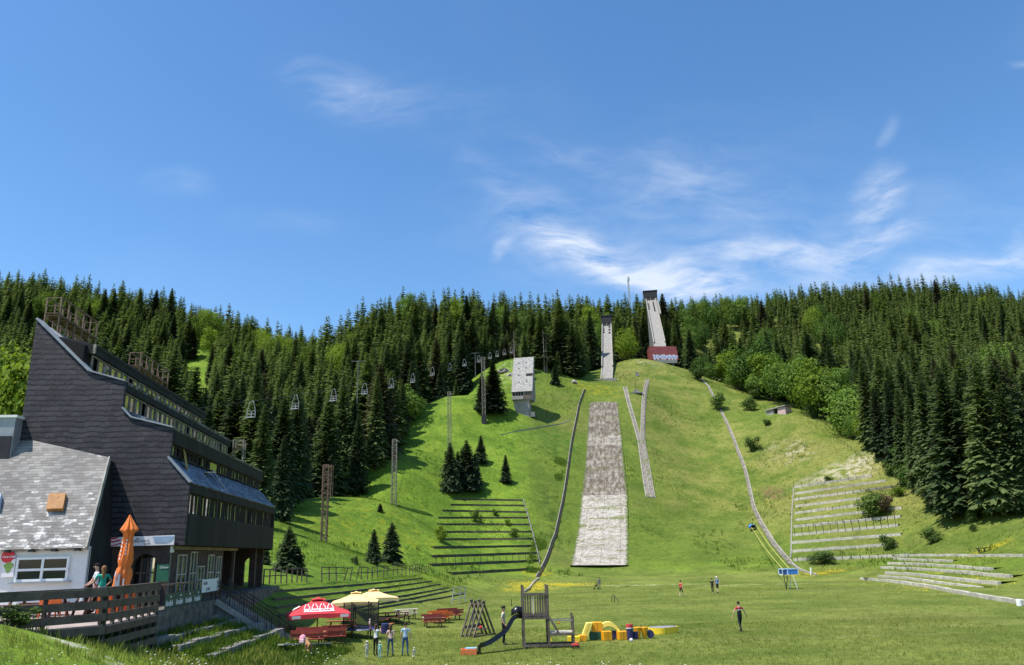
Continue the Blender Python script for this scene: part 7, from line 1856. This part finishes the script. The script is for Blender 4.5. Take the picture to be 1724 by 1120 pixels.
# ---- where the forest stands : outside the meadow outline (world metres)
MEADOW = [(-14, 46), (-33, 62)] + [tuple(p.xy) for p in (P(455, 885, 118), P(500, 858, 140), P(560, 828, 158), P(600, 802, 178), P(640, 778, 196), P(675, 735, 216), P(700, 706, 235), P(722, 684, 244), P(742, 668, 252), P(790, 655, 262), P(815, 632, 280), P(838, 608, 304), P(872, 603, 312))]
MEADOW += [tuple(p.xy) for p in (P(880, 640, 282), P(915, 640, 284), P(960, 638, 292), P(1000, 640, 300), P(1006, 600, 322))]
MEADOW += [tuple(p.xy) for p in (P(1040, 600, 330), P(1058, 600, 342), P(1085, 590, 350), P(1100, 580, 362), P(1135, 580, 362), P(1150, 600, 350), P(1172, 612, 342))]
MEADOW += [tuple(p.xy) for p in (P(1200, 640, 322), P(1235, 655, 310), P(1270, 670, 296), P(1300, 680, 284), P(1335, 690, 272), P(1360, 708, 257), P(1395, 716, 247), P(1432, 742, 228), P(1470, 770, 206), P(1500, 792, 190), P(1530, 815, 176), P(1558, 838, 164), P(1600, 860, 148), P(1650, 862, 142), P(1724, 864, 133), P(1800, 864, 126))]
MEADOW += [(200, 60), (200, -60), (-60, -60), (-60, 20), (-30, 20)]
MP = np.array(MEADOW)
def inside(x, y, poly=MP):
    n = len(poly); c = np.zeros(np.shape(x), bool); j = n - 1
    for i in range(n):
        xi, yi = poly[i]; xj, yj = poly[j]
        with np.errstate(divide='ignore', invalid='ignore'):
            c ^= ((yi > y) != (yj > y)) & (x < (xj - xi) * (y - yi) / (yj - yi + 1e-12) + xi)
        j = i
    return c
def dist_poly(x, y, poly=MP):
    d = np.full(np.shape(x), 1e9); n = len(poly)
    for i in range(n):
        a = poly[i]; b = poly[(i + 1) % n]; ab = b - a; t = np.clip(((x - a[0]) * ab[0] + (y - a[1]) * ab[1]) / (ab @ ab), 0, 1)
        d = np.minimum(d, np.hypot(x - a[0] - t * ab[0], y - a[1] - t * ab[1]))
    return d
# jittered grid, denser near the camera
pts = []
for (y0, y1, st) in ((60, 330, 5.6), (330, 520, 6.6), (520, 800, 8.6)):
    gx, gy = np.meshgrid(np.arange(-520, 560, st), np.arange(y0, y1, st)); gx = gx + nrng.uniform(-.42, .42, gx.shape) * st; gy = gy + nrng.uniform(-.42, .42, gy.shape) * st
    pts.append(np.stack([gx.ravel(), gy.ravel()], 1))
fp_ = np.concatenate(pts); X, Y = fp_[:, 0], fp_[:, 1]
keep = ~inside(X, Y); Zg = zt(X, Y)
pxv, pyv, wv_ = proj(X, Y, Zg + 10); keep &= (pxv > -380) & (pxv < 2080) & (wv_ > 20)
keep &= ~((pxv < 480) & (Y < 105) & (X > -75))                  # nothing between us and the hotel's back
X, Y, Zg = X[keep], Y[keep], Zg[keep]; dm = dist_poly(X, Y)
# clearance round the in-runs
def clear(a, b, r_):
    ax_, ay_ = a.x, a.y; bx_, by_ = b.x, b.y; t = np.clip(((X - ax_) * (bx_ - ax_) + (Y - ay_) * (by_ - ay_)) / ((bx_ - ax_) ** 2 + (by_ - ay_) ** 2), 0, 1)
    return np.hypot(X - ax_ - t * (bx_ - ax_), Y - ay_ - t * (by_ - ay_)) > r_
(lip, top, u1), (lip2, top2, u2) = JUMPS
k2 = clear(lip, top + u1 * 2, 6.5) & clear(lip2, top2 + u2 * 2, 7.5)
k2 &= ~((np.abs(pxv[keep] - 330) < 22) & (np.abs(pyv[keep] - 612) < 22))
# gap in front of the in-runs so that they stay in view
for (a, b) in ((lip, top), (lip2, top2)):
    pa, pb = proj(a.x, a.y, a.z), proj(b.x, b.y, b.z)
X, Y, Zg, dm = X[k2], Y[k2], Zg[k2], dm[k2]
Hh = nrng.normal(23, 4.8, len(X)).clip(11, 33); Hh *= np.where(dm < 6, .84, 1.0) * np.where(Y > 430, .92, 1.0)
Hh = np.where((X > 0) & (Y > 470), Hh * .82, Hh)
bpx0 = proj(X, Y, Zg)[0]
# do not hide the in-runs: lower trees whose tops cut across them from the front
def hides(tx0, ty0, tx1, ty1, hw, d0):
    tpx, tpy, _ = proj(X, Y, Zg + Hh); bpx, bpy_, _ = proj(X, Y, Zg)
    f = np.clip((tpy - ty0) / (ty1 - ty0), 0, 1); cx = tx0 + (tx1 - tx0) * f
    return (np.abs(tpx - cx) < hw) & (tpy < max(ty0, ty1) + 4) & (Y < d0) & (tpy > min(ty0, ty1) - 40)
bad = ((np.abs(bpx0 - 333) < 19) & (proj(X, Y, Zg + Hh)[1] > 578) & (proj(X, Y, Zg + Hh)[1] < 645)) | (dm < 15) & (bpx0 > 1175) & (bpx0 < 1462) | hides(1021, 640, 1021, 532, 15, 392) | hides(1112, 600, 1095, 488, 17, 430) | hides(884, 690, 884, 602, 22, 246)
for (cx_, cy_, cd_) in CH:
    tx_, ty_, _ = proj(X, Y, Zg + Hh); by0_ = proj(X, Y, Zg)[1]; f_ = np.clip((cy_ + 26 - ty_) / (by0_ - ty_ + 1e-6), 0, 1)
    bad |= (Y < cd_ + 2) & (ty_ < cy_ + 26) & (by0_ > cy_) & (np.abs(tx_ - cx_) < 9 + f_ * .17 * (by0_ - ty_))
X, Y, Zg, dm, Hh = X[~bad], Y[~bad], Zg[~bad], dm[~bad], Hh[~bad]
# where pale beeches stand among the spruces (clusters seen in the photograph)
BEECH = [(80, 498, 40, 8, 700), (185, 505, 25, 8, 640), (360, 530, 30, 26, 600), (455, 560, 30, 16, 480), (505, 572, 30, 26, 380), (560, 575, 30, 22, 360), (470, 560, 22, 10, 420), (540, 545, 24, 12, 460), (850, 520, 22, 16, 430), (780, 500, 16, 8, 440), (880, 530, 16, 12, 400), (995, 525, 24, 14, 430), (1010, 540, 18, 30, 410), (1085, 545, 14, 30, 400), (1075, 575, 10, 20, 380), (1190, 510, 50, 10, 470), (1165, 540, 20, 14, 430), (1390, 520, 30, 16, 500), (1280, 560, 16, 14, 440), (1230, 500, 50, 10, 520), (20, 690, 60, 30, 150), (690, 655, 40, 26, 262), (820, 575, 14, 12, 400)]
tpx, tpy, tw = proj(X, Y, Zg + Hh * .6)
isb = (nrng.random(len(X)) < .008) & (Y > 330)
# beeches: stand where the canopy is seen at those pixels
def canopy_hit(px, py, h):
    r_ = ray(px, py); ys = np.arange(110, 760, 1.0); k = ys / r_.y; b_ = (CAM[2] + r_.z * k) < zt(r_.x * k, ys) + h; i = int(np.argmax(b_))
    return (r_.x * k[i], ys[i]) if b_[i] else None
bx0, by0, bh0 = [], [], []
for (cx, cy, rx, ry, d) in BEECH:
    area = rx * ry
    for q in range(max(2, int(area / (150 if d < 430 else 90)))):
        a = rng.uniform(0, 6.28); rr = math.sqrt(rng.random()); h = rng.uniform(19, 24); c = canopy_hit(cx + rx * rr * math.cos(a), cy + ry * rr * math.sin(a), h)
        if c and not inside(np.array([c[0]]), np.array([c[1]]))[0]: bx0.append(c[0]); by0.append(c[1]); bh0.append(h + 1.5)
bx0, by0 = np.array(bx0), np.array(by0)
kill = np.zeros(len(X), bool)
for x_, y_ in zip(bx0, by0):
    u_ = np.array([x_, y_]) / math.hypot(x_, y_); al = (X - x_) * u_[0] + (Y - y_) * u_[1]; ac = np.abs((X - x_) * u_[1] - (Y - y_) * u_[0]); kill |= ((ac < 3.6) & (al > -13) & (al < 3.5)) | ((ac < 3.0) & (al > -36) & (al < 0))
X, Y, Zg, dm, Hh, isb = (v[~kill] for v in (X, Y, Zg, dm, Hh, isb))
X = np.concatenate([X, bx0]); Y = np.concatenate([Y, by0]); Zg = zt(X, Y); dm = np.concatenate([dm, np.full(len(bx0), 20.0)]); Hh = np.concatenate([Hh, bh0]); isb = np.concatenate([isb, np.ones(len(bx0), bool)])
print('forest trees', len(X), 'beech', isb.sum())
# visible share of every tree on a coarse raster, front to back
RW, RH = 862, 560; occ = np.zeros((RH, RW), bool); vis = np.zeros(len(X))
order = np.argsort(Y)
topx, topy, _ = proj(X, Y, Zg + Hh); bx_, by_, bw_ = proj(X, Y, Zg)
# ground hides too: cheap test against the terrain
for i in order:
    x0, y0, x1, y1 = topx[i] / 2, topy[i] / 2, bx_[i] / 2, by_[i] / 2; hpx = y1 - y0
    if hpx < 1: continue
    hw = (.42 if isb[i] else .145) * hpx; ya, yb = int(max(0, y0)), int(min(RH - 1, y1)); cnt = 0
    for yy_ in range(ya, yb + 1):
        f = (yy_ - y0) / hpx; ww = hw * (f if not isb[i] else min(1, 2 * f)); a, b = int(max(0, x0 - ww)), int(min(RW, x0 + ww + 1))
        if b > a: seg = occ[yy_, a:b]; cnt += (~seg).sum(); seg[:] = True
    vis[i] = cnt
chosen = set(); 
si = [i for i in np.argsort(-vis) if not isb[i]][:285]; bi = [i for i in np.argsort(-vis) if isb[i] and vis[i] > 2][:90]
chosen = set(si) | set(bi)
def zone(x, y, d, px, py):
    if px < 620 and d > 330: return 'far', 'spruces high on the left hillside'
    return None, None
def spruce_label(i):
    px, py, d, e = bx_[i], by_[i], Y[i], dm[i]
    if px > 1380: 
        return ('tall dark spruce at the front edge of the forest right of the pale terraces', 'spruces at the right forest edge') if e < 12 else ('dark spruce standing within the forest on the right hillside', 'spruces in the right forest')
    if px > 1125: return 'dark spruce in the forest between the maroon cabin and the pale hut', 'spruces right of the taller jump'
    if px > 1036: return 'dark spruce standing between the two ski jump towers', 'spruces between the jumps'
    if px > 870: return 'dark spruce behind the judges tower, left of the smaller jump', 'spruces left of the smaller jump'
    if px > 560: return ('dark spruce at the shaded forest edge above the left meadow', 'spruces at the left meadow edge') if e < 12 else ('dark spruce in the forest on the ridge behind the lift chairs', 'spruces on the middle ridge')
    return ('dark spruce at the forest edge just right of the hotel', 'spruces beside the hotel') if e < 14 and d < 200 else ('dark spruce in the forest on the hillside behind the hotel', 'spruces behind the hotel')
def beech_label(i):
    px, d = bx_[i], Y[i]
    if px > 1125: return 'bright green broadleaf tree among the dark spruces on the right hillside', 'beeches on the right hillside'
    if px > 870: return 'bright green broadleaf tree among the spruces beside the jumps', 'beeches beside the jumps'
    if px > 600: return 'bright green broadleaf tree among the spruces on the middle ridge', 'beeches on the middle ridge'
    return 'bright yellow green broadleaf tree among the spruces on the left hillside', 'beeches on the left hillside'
for i in si:
    lab, g = spruce_label(i); plant('s%d' % rng.randrange(6), (X[i], Y[i], Zg[i]), Hh[i], rng.uniform(0, 6.28), lab, 'tree', g, rng.uniform(.78, 1.2), M['needles_brown'] if rng.random() < .12 else (M['needles_dark'] if rng.random() < .2 else None))
for i in bi:
    lab, g = beech_label(i); plant('b%d' % rng.randrange(4), (X[i], Y[i], Zg[i]), Hh[i] * .97, rng.uniform(0, 6.28), lab, 'tree', g, rng.uniform(.50, .66), M['leaves'] if bx_[i] < 600 or rng.random() < .35 else M['leaves_mid'])
# the rest of the wood: one joined object per foliage
rest_ = [i for i in range(len(X)) if i not in chosen and (vis[i] > 0 or rng.random() < .3)]
def join_forest(name, idx, variants, mat, label, hs=1.0, ws=1.0, far_=None):
    Va, Qa, Ta = [], [], []; nv = 0
    for i in idx:
        vv = variants if Y[i] < 340 or far_ is None else far_; V, Q, ti, H0 = vv[rng.randrange(len(vv))]; s = Hh[i] / H0 * hs; a = rng.uniform(0, 6.28); c, sn = math.cos(a), math.sin(a); wd = ws * rng.uniform(.85, 1.15)
        v = np.empty_like(V); v[:, 0] = (V[:, 0] * c - V[:, 1] * sn) * s * wd + X[i]; v[:, 1] = (V[:, 0] * sn + V[:, 1] * c) * s * wd + Y[i]; v[:, 2] = V[:, 2] * s + Zg[i]
        Va.append(v); Qa.append(Q + nv); nv += len(V); Ta.append(np.clip(ti * .5 + rng.uniform(0, .5), 0, 1))
    if not Va: return
    o = np_mesh(name, np.concatenate(Va), np.concatenate(Qa), mat, {'tint': np.concatenate(Ta)}); tag(o, label, 'forest', kind='stuff'); return o
lod = []; lodf = []
for k in range(5): V, Q, ti = spruce_mesh(22.0, 120 + k, (4.3, 3.8, 4.7, 4.0, 3.6)[k], .06, .95, 2, .95); lod.append((V, Q, ti, 22.0))
for k in range(5): V, Q, ti = spruce_mesh(22.0, 160 + k, (4.6, 4.0, 5.0, 4.3, 3.8)[k], .08, .85, 2, 1.25); lodf.append((V, Q, ti, 22.0))
print('lod quads', [len(l[1]) for l in lod], [len(l[1]) for l in lodf], len(rest_))
lodb = []
for k in range(3): V, Q, ti = leafy_mesh(12.0, (10, 9, 8)[k], 140 + k, 620, 1.35, .14, 10); lodb.append((V, Q, ti, 12.0))
join_forest('spruce_forest', [i for i in rest_ if not isb[i]], lod, M['needles'], 'dense mass of dark spruces covering the hills to the skyline', far_=lodf)
join_forest('beech_forest', [i for i in rest_ if isb[i]], lodb, M['leaves'], 'patches of pale green broadleaf wood scattered through the dark spruces', .95, .62)

# ---- single trees
def spr(px, py, h, lab, key='y0', group=None, wide=1.0, d=None, mat=None):
    p = hit(px, py) if d is None else P(px, py, d)
    if d is not None: p.z = zg(p.x, p.y)
    return plant(key, p, h * p.y / F * 1.02, rng.uniform(0, 6.28), lab, 'tree', group, wide, mat)
GS = 'young spruces on the left meadow'
spr(758, 828, 80, 'left spruce of the dark clump above the left terraces', 'y0', GS, .85); spr(786, 826, 82, 'middle spruce of the dark clump above the left terraces', 'y0', GS, 1.05); spr(771, 822, 60, 'small spruce half hidden inside the dark clump above the left terraces', 'y1', GS, .9); spr(800, 815, 50, 'low spruce at the right of the dark clump above the left terraces', 'y1', GS, 1.0)
spr(810, 780, 46, 'spruce standing just above the dark clump on the left meadow', 'y1', GS, 1.0); spr(852, 813, 46, 'lone small spruce right of the dark clump on the left meadow', 'y1', GS, .85)
spr(629, 950, 54, 'left of two dark spruces at the foot of the left meadow', 'y1', GS, 1.05); spr(659, 951, 66, 'right of two dark spruces at the foot of the left meadow', 'y0', GS, 1.05)
spr(484, 963, 70, 'dark spruce beside the hotel pillar', 'y0', GS, 1.2); spr(501, 966, 42, 'smaller spruce right of the one beside the hotel pillar', 'y1', GS, 1.3); spr(445, 950, 36, 'little spruce seen at the corner of the hotel', 'y1', GS, 1.2); spr(600, 951, 14, 'tiny spruce seedling left of the two dark spruces', 'y1', GS); spr(640, 862, 14, 'tiny spruce seedling by the middle lattice mast', 'y0', GS, 1.4)
spr(831, 697, 92, 'wide dark spruce between the tall mast and the judges tower', 's2', 'spruces by the judges tower', 1.35, None, M['needles_dark']); spr(812, 694, 70, 'narrow dark spruce left of the tall mast', 's0', 'spruces by the judges tower', 1.1, None, M['needles_dark']); spr(888, 640, 38, 'small spruce behind the judges tower roof', 'y1', 'spruces by the judges tower'); spr(935, 648, 34, 'small spruce right of the judges tower', 'y0', 'spruces by the judges tower')
spr(1584, 850, 72, 'pale green young conifer at the right forest corner', 'y0', None, 1.15, None, M['leaves_mid'])
spr(1625, 866, 236, 'tallest broad dark spruce at the right forest corner', 's2', None, 1.12); spr(1690, 868, 250, 'tall spruce at the right edge of the picture', 's4', None, 1.0); spr(1725, 864, 215, 'spruce cut by the right picture edge', 's0', None, 1.0)
# dead pale trunks
for (px, py, h, lab, d) in ((917, 640, 76, 'left of two bare pale dead trunks behind the judges tower', 288), (921, 640, 68, 'right of two bare pale dead trunks behind the judges tower', 289), (866, 608, 60, 'bare dead trunk above the far lift chairs', 316)):
    p = P(px, py, d); p.z = zg(p.x, p.y); o = thing('dead_tree', lab, 'dead tree', p, 0, 'bare dead trunks'); hh = h * d / F
    mb = MB(); mb.tube([(0, 0, -.5), (.1, 0, hh * .5), (0, .1, hh)], [.28, .2, .05], 7); mb.build('trunk', M['dead_trunk'], o)
    mb = MB()
    for k in range(14): z = hh * (.25 + .7 * k / 14); a = k * 2.4; mb.bar((0, 0, z), (math.cos(a) * .9, math.sin(a) * .9, z + .1), .06)
    mb.build('branches', M['dead_trunk'], o)
# broadleaf trees right of the big hill
BT = [(1178, 600, 6, 'b1', 1.0), (1200, 608, 4, 'b0', 1.0), (1221, 590, 8, 'b2', .95), (1238, 612, 4, 'b3', 1.0), (1262, 570, 10, 'b0', .85), (1268, 628, 3, 'b1', 1.1), (1290, 590, 10, 'b2', .95), (1318, 606, 7, 'b3', .85), (1344, 600, 9, 'b1', .9), (1372, 600, 4, 'b0', .8), (1398, 616, 9, 'b2', .9), (1418, 652, 4, 'b1', 1.0), (1436, 640, 10, 'b0', .9), (1458, 664, 3, 'b2', .8), (1440, 694, 2, 'b3', 1.0), (1514, 745, 4, 'b1', .8), (1536, 760, 3, 'b0', .8), (690, 712, 66, 'b0', .9), (660, 740, 74, 'b2', .8), (712, 682, 42, 'b1', 1.1), (660, 668, 40, 'b3', 1.2), (735, 662, 26, 'b0', 1.2), (20, 720, 60, 'b1', 1.2)]
TXT = ['first', 'second', 'third', 'fourth', 'fifth', 'sixth', 'seventh', 'eighth', 'ninth', 'tenth', 'eleventh', 'twelfth', 'thirteenth', 'fourteenth', 'fifteenth', 'sixteenth', 'seventeenth']
for k, (px, py, h, key, wd) in enumerate(BT):
    if k == len(BT) - 1: p = P(px, py, 150); p.z = zg(p.x, p.y); lab = 'round green broadleaf tree behind the left end of the restaurant roof'; g = None
    elif k < 17:
        d = float(np.interp(px, [1172, 1200, 1235, 1270, 1300, 1335, 1360, 1395, 1432, 1470, 1500, 1530, 1558], [342, 322, 310, 296, 284, 272, 257, 247, 228, 206, 190, 176, 164])) + h; q = P(px, py, d); p = Vector((q.x, q.y, zg(q.x, q.y))); hm_ = q.z - p.z; lab = '%s rounded green broadleaf tree from the left along the edge of the right forest' % TXT[k]; g = 'broadleaf trees at the right forest edge'
    else: p = hit(px, py); lab = ('leafy tree at the upper left meadow edge below the lift chairs', 'tall leafy tree at the shaded bend of the left meadow edge', 'leafy tree under the sixth lift chair', 'pale leafy tree under the fifth lift chair', 'low leafy tree under the seventh lift chair')[k - 17]; g = 'broadleaf trees at the left meadow edge'
    plant(key, p, hm_ if k < 17 else h * p.y / F * 1.03, rng.uniform(0, 6.28), lab, 'tree', g, wd, M['leaves'] if k in (2, 6, 9, 13, 20) else M['leaves_mid'])
# shrubs
BU = [(1474, 868, 38, 1.2, 'big round bush on the pale right terraces'), (1492, 864, 30, 1.0, 'reddish tinged bush right of the big round one on the pale terraces'), (1514, 836, 16, 1.3, 'yellow green shrub at the upper right end of the pale terraces'), (1494, 926, 24, 1.0, 'small dark bush near the low end of the pale terraces'), (1568, 916, 26, 1.2, 'dark shrub on the slope right of the pale terraces'), (1267, 760, 24, .9, 'dark bush beside the upper right edge board'), (1291, 716, 10, 1.3, 'small dark shrub below the pale hut'), (1262, 692, 24, 1.0, 'bush left of the pale hut'), (1276, 672, 26, 1.1, 'dark round bush above and left of the pale hut'), (1212, 690, 30, .8, 'bush leaning against the top of the long right edge board'), (1386, 950, 20, 1.8, 'dark shrub below the lowest pale terrace wall'), (1370, 704, 26, .9, 'bush in front of the biggest broadleaf tree'), (1640, 880, 24, .8, 'young shrub in front of the right forest corner'), (741, 912, 26, .8, 'pale green bush at the left end of the dark terraces'), (801, 879, 20, .8, 'small bush in the middle of the dark terraces'), (833, 868, 10, 1.0, 'tiny bush on the upper dark terraces'), (866, 905, 15, 1.1, 'small bush at the right of the dark terraces'), (855, 885, 10, 1.0, 'yellowish shrub on the right dark terraces'), (1394, 812, 10, 1.3, 'dry shrub on the topmost pale terrace'), (1640, 895, 12, 1.0, 'small shrub on the grassy slope right of the pale terraces'), (1175, 640, 22, 1.2, 'shrub at the top of the thin pale edge board'), (1500, 800, 24, 1.2, 'shrub at the foot of the right forest edge'), (1545, 812, 22, 1.3, 'low bush at the foot of the right forest edge, farther right'), (22, 1082, 34, 1.7, 'leafy bush growing against the left end of the plank fence'), (596, 948, 10, 1.2, 'low shrub near the rail fence'), (276, 1034, 26, .9, 'shrub between the plank fence and the green banners'), (1520, 770, 20, 1.3, 'pale shrub in the notch of the right forest edge')]
for k, (px, py, h, wd, lab) in enumerate(BU):
    p = hit(px, py)
    plant('u%d' % (k % 3), p, h * p.y / F * 1.03, rng.uniform(0, 6.28), lab, 'bush', None, wd, plain('reddish_leaves', (.12, .08, .035), .8, .4, 2) if k == 1 else (M['leaves'] if k in (2, 13, 17, 26) else None))
# ------------------------------------------------------------------ grass blades, weeds and flowers (stuff)
def tufts(name, xs, ys, zs, h, w, nb, mat, label, seed, lean=.35, tint=None):
    r = np.random.default_rng(seed); n = len(xs); k = n * nb
    x = np.repeat(xs, nb) + r.normal(scale=1, size=k) * np.repeat(w, nb) * .5; y = np.repeat(ys, nb) + r.normal(scale=1, size=k) * np.repeat(w, nb) * .5; z = zt(x, y) - .03 if zs is None else np.repeat(zs, nb)
    a = r.uniform(0, 6.283, k); hh = np.repeat(h, nb) * r.uniform(.5, 1.15, k); bw = hh * r.uniform(.05, .10, k); ln = hh * r.uniform(0, lean, k); la = r.uniform(0, 6.283, k)
    cx, cy = np.cos(a) * bw, np.sin(a) * bw; dx, dy_ = np.cos(la) * ln, np.sin(la) * ln
    V = np.stack([np.stack([x - cx, y - cy, z], 1), np.stack([x + cx, y + cy, z], 1), np.stack([x + cx * .7 + dx * .45, y + cy * .7 + dy_ * .45, z + hh * .6], 1), np.stack([x + dx, y + dy_, z + hh], 1)], 1).reshape(-1, 3)
    t = np.repeat(np.repeat(r.uniform(0, 1, n), nb), 4) if tint is None else np.repeat(np.repeat(tint, nb), 4)
    o = np_mesh(name, V, np.arange(k * 4).reshape(-1, 4), mat, {'tint': t}); tag(o, label, 'grass', kind='stuff'); return o
M['blades'] = leaf_mat('grass_blades', (.12, .165, .026, 1), (.36, .38, .105, 1), .45, .5)
M['blades_hill'] = leaf_mat('hill_grass_blades', (.065, .120, .014, 1), (.24, .30, .045, 1), .35, .35)
M['weeds'] = leaf_mat('weed_leaves', (.05, .11, .014, 1), (.15, .23, .03, 1), .3, .6)
M['straw'] = leaf_mat('straw_blades', (.20, .19, .055, 1), (.44, .38, .16, 1), .3, .4)
def scatter(n, x0, x1, y0, y1, seed, cond=None):
    r = np.random.default_rng(seed); x = r.uniform(x0, x1, n); y = r.uniform(y0, y1, n); k = np.ones(n, bool) if cond is None else cond(x, y); px, py, w_ = proj(x, y, zt(x, y)); k &= (px > -60) & (px < 1790) & (py < 1240); return x[k], y[k], r
def offdeck(x, y): return ~((x < -12.2) & (y > 28.2) & (y < 62)) & ~((x < -10.8) & (y > 40) & (y < 48)) & ~((x < -13.0) & (y > 26.2 + (x + 13) * .9))
# tall grass along the bottom edge of the picture
x, y, r = scatter(15000, -18, 6, 17, 38.5, 1, lambda x, y: offdeck(x, y)); dens_m = fbm(x, y, .7, 5, 3) > -.55; x, y = x[dens_m], y[dens_m]
tufts('tall_grass', x, y, None, r.uniform(.14, .46, len(x)) * np.clip((y - 10) / 20, .5, 1), np.full(len(x), .16), 6, M['blades'], 'tall unmown grass along the front of the plain', 2, .5)
x, y, r = scatter(30000, -14, 32, 33, 62, 3, offdeck)
tufts('lawn_grass', x, y, None, r.uniform(.07, .2, len(x)), np.full(len(x), .16), 5, M['blades'], 'short mown grass of the plain near the playground', 4, .6)
x, y, r = scatter(5200, -17.5, -9.5, 29, 47, 17, lambda x, y: ~((x < -15.6) & (y > 34)) & ~((y > 43) & (x < -12)))
tufts('step_grass', x, y, None, r.uniform(.10, .42, len(x)), np.full(len(x), .18), 6, M['blades_hill'], 'grass and weeds growing between the concrete seating steps', 18, .6)
x, y, r = scatter(26000, -12, 75, 58, 128, 5)
tufts('plain_grass', x, y, None, r.uniform(.08, .22, len(x)), np.full(len(x), .3), 4, M['blades'], 'short grass of the outrun plain', 6, .6)
cond = lambda x, y: inside(x, y) & (zt(x, y) > 1.0)
def not_strip(x, y):
    px, py, _ = proj(x, y, zt(x, y)); f = np.clip((py - 675) / 280, 0, 1); l_ = 992 - 32 * f; r_ = 1040 + 18 * np.minimum(1, f * 1.4); return ~((px > l_ - 1) & (px < r_ + 1) & (py > 670) & (py < 957))
x, y, r = scatter(90000, -60, 130, 85, 345, 7, lambda x, y: cond(x, y) & not_strip(x, y))
cl = fbm(x, y, .09, 8, 4) + .5 * fbm(x, y, .5, 9, 3); kx = cl > -.15; x, y = x[kx], y[kx]
tufts('hill_grass', x, y, None, r.uniform(.18, .5, len(x)) , np.full(len(x), .45), 4, M['blades_hill'], 'rank grass on the hillsides', 8, .6, np.clip(.5 + .35 * cl[kx], 0, 1))
x, y, r = scatter(26000, -60, 130, 85, 345, 9, lambda x, y: cond(x, y) & not_strip(x, y)); cl = fbm(x, y, .13, 21, 4); kx = cl > .35; x, y = x[kx], y[kx]
tufts('weeds', x, y, None, r.uniform(.3, .85, len(x)), np.full(len(x), .5), 5, M['weeds'], 'clumps of coarse weeds on the hillsides', 10, .8)
x, y, r = scatter(13000, 28, 130, 110, 340, 11, lambda x, y: cond(x, y)); cl = fbm(x, y, .07, 31, 4); kx = cl > .1; x, y = x[kx], y[kx]
tufts('straw_grass', x, y, None, r.uniform(.15, .4, len(x)), np.full(len(x), .4), 4, M['straw'], 'dry straw coloured grass on the right slopes', 12, .7)
# dark scrub on the bank left of the landing hill
def bank(x, y):
    px, py, _ = proj(x, y, zt(x, y)); c = 965 - 58 * np.clip((py - 740) / 230, 0, 1) - 26; return (np.abs(px - c - 14) < 11) & (py > 770) & (py < 965)
x, y, r = scatter(60000, 0, 30, 120, 250, 13, bank); kx = fbm(x, y, .3, 41, 4) > .35; x, y = x[kx], y[kx]
tufts('bank_scrub', x, y, None, r.uniform(.3, .9, len(x)), np.full(len(x), .45), 5, M['weeds'], 'dark scrub on the bank beside the left edge board', 14, .8)
# white umbels and daisies in front
M['white_petals'] = plain('white_petals', (.75, .75, .68), .8, .1, 8)
x, y, r = scatter(3600, -17, 8, 17, 41, 15, offdeck); kx = fbm(x, y, .5, 51, 3) > .1; x, y = x[kx], y[kx]; n = len(x)
z = zt(x, y) + r.uniform(.22, .5, n); s = r.uniform(.018, .05, n)
V = np.stack([np.stack([x - s, y, z - s * .3], 1), np.stack([x, y - s, z], 1), np.stack([x + s, y, z + s * .3], 1), np.stack([x, y + s, z + s * .3], 1)], 1).reshape(-1, 3)
tag(np_mesh('wild_flowers', V, np.arange(n * 4).reshape(-1, 4), M['white_petals']), 'white wild flowers in the tall grass at the front', 'flowers', kind='stuff')
M['yellow_petals'] = plain('yellow_petals', (.75, .55, .02), .8, .1, 8)
xs, ys = [], []
for (px, py, rx, ry, n) in ((940, 985, 10, 4, 420), (890, 993, 5, 6, 220), (1375, 966, 8, 4, 180), (1610, 985, 10, 10, 160), (905, 965, 3, 8, 100), (1665, 925, 5, 2.5, 80)):
    h_ = hit(px, py); xs.append(nrng.normal(h_.x, rx * .45, n)); ys.append(nrng.normal(h_.y, ry * .45, n))
x, y = np.concatenate(xs), np.concatenate(ys); n = len(x); z = zt(x, y) + nrng.uniform(.1, .3, n); s = nrng.uniform(.03, .08, n)
V = np.stack([np.stack([x - s, y, z - s * .3], 1), np.stack([x, y - s, z], 1), np.stack([x + s, y, z + s * .3], 1), np.stack([x, y + s, z + s * .4], 1)], 1).reshape(-1, 3)
tag(np_mesh('buttercups', V, np.arange(n * 4).reshape(-1, 4), M['yellow_petals']), 'yellow buttercups in drifts at the edge of the plain', 'flowers', kind='stuff')
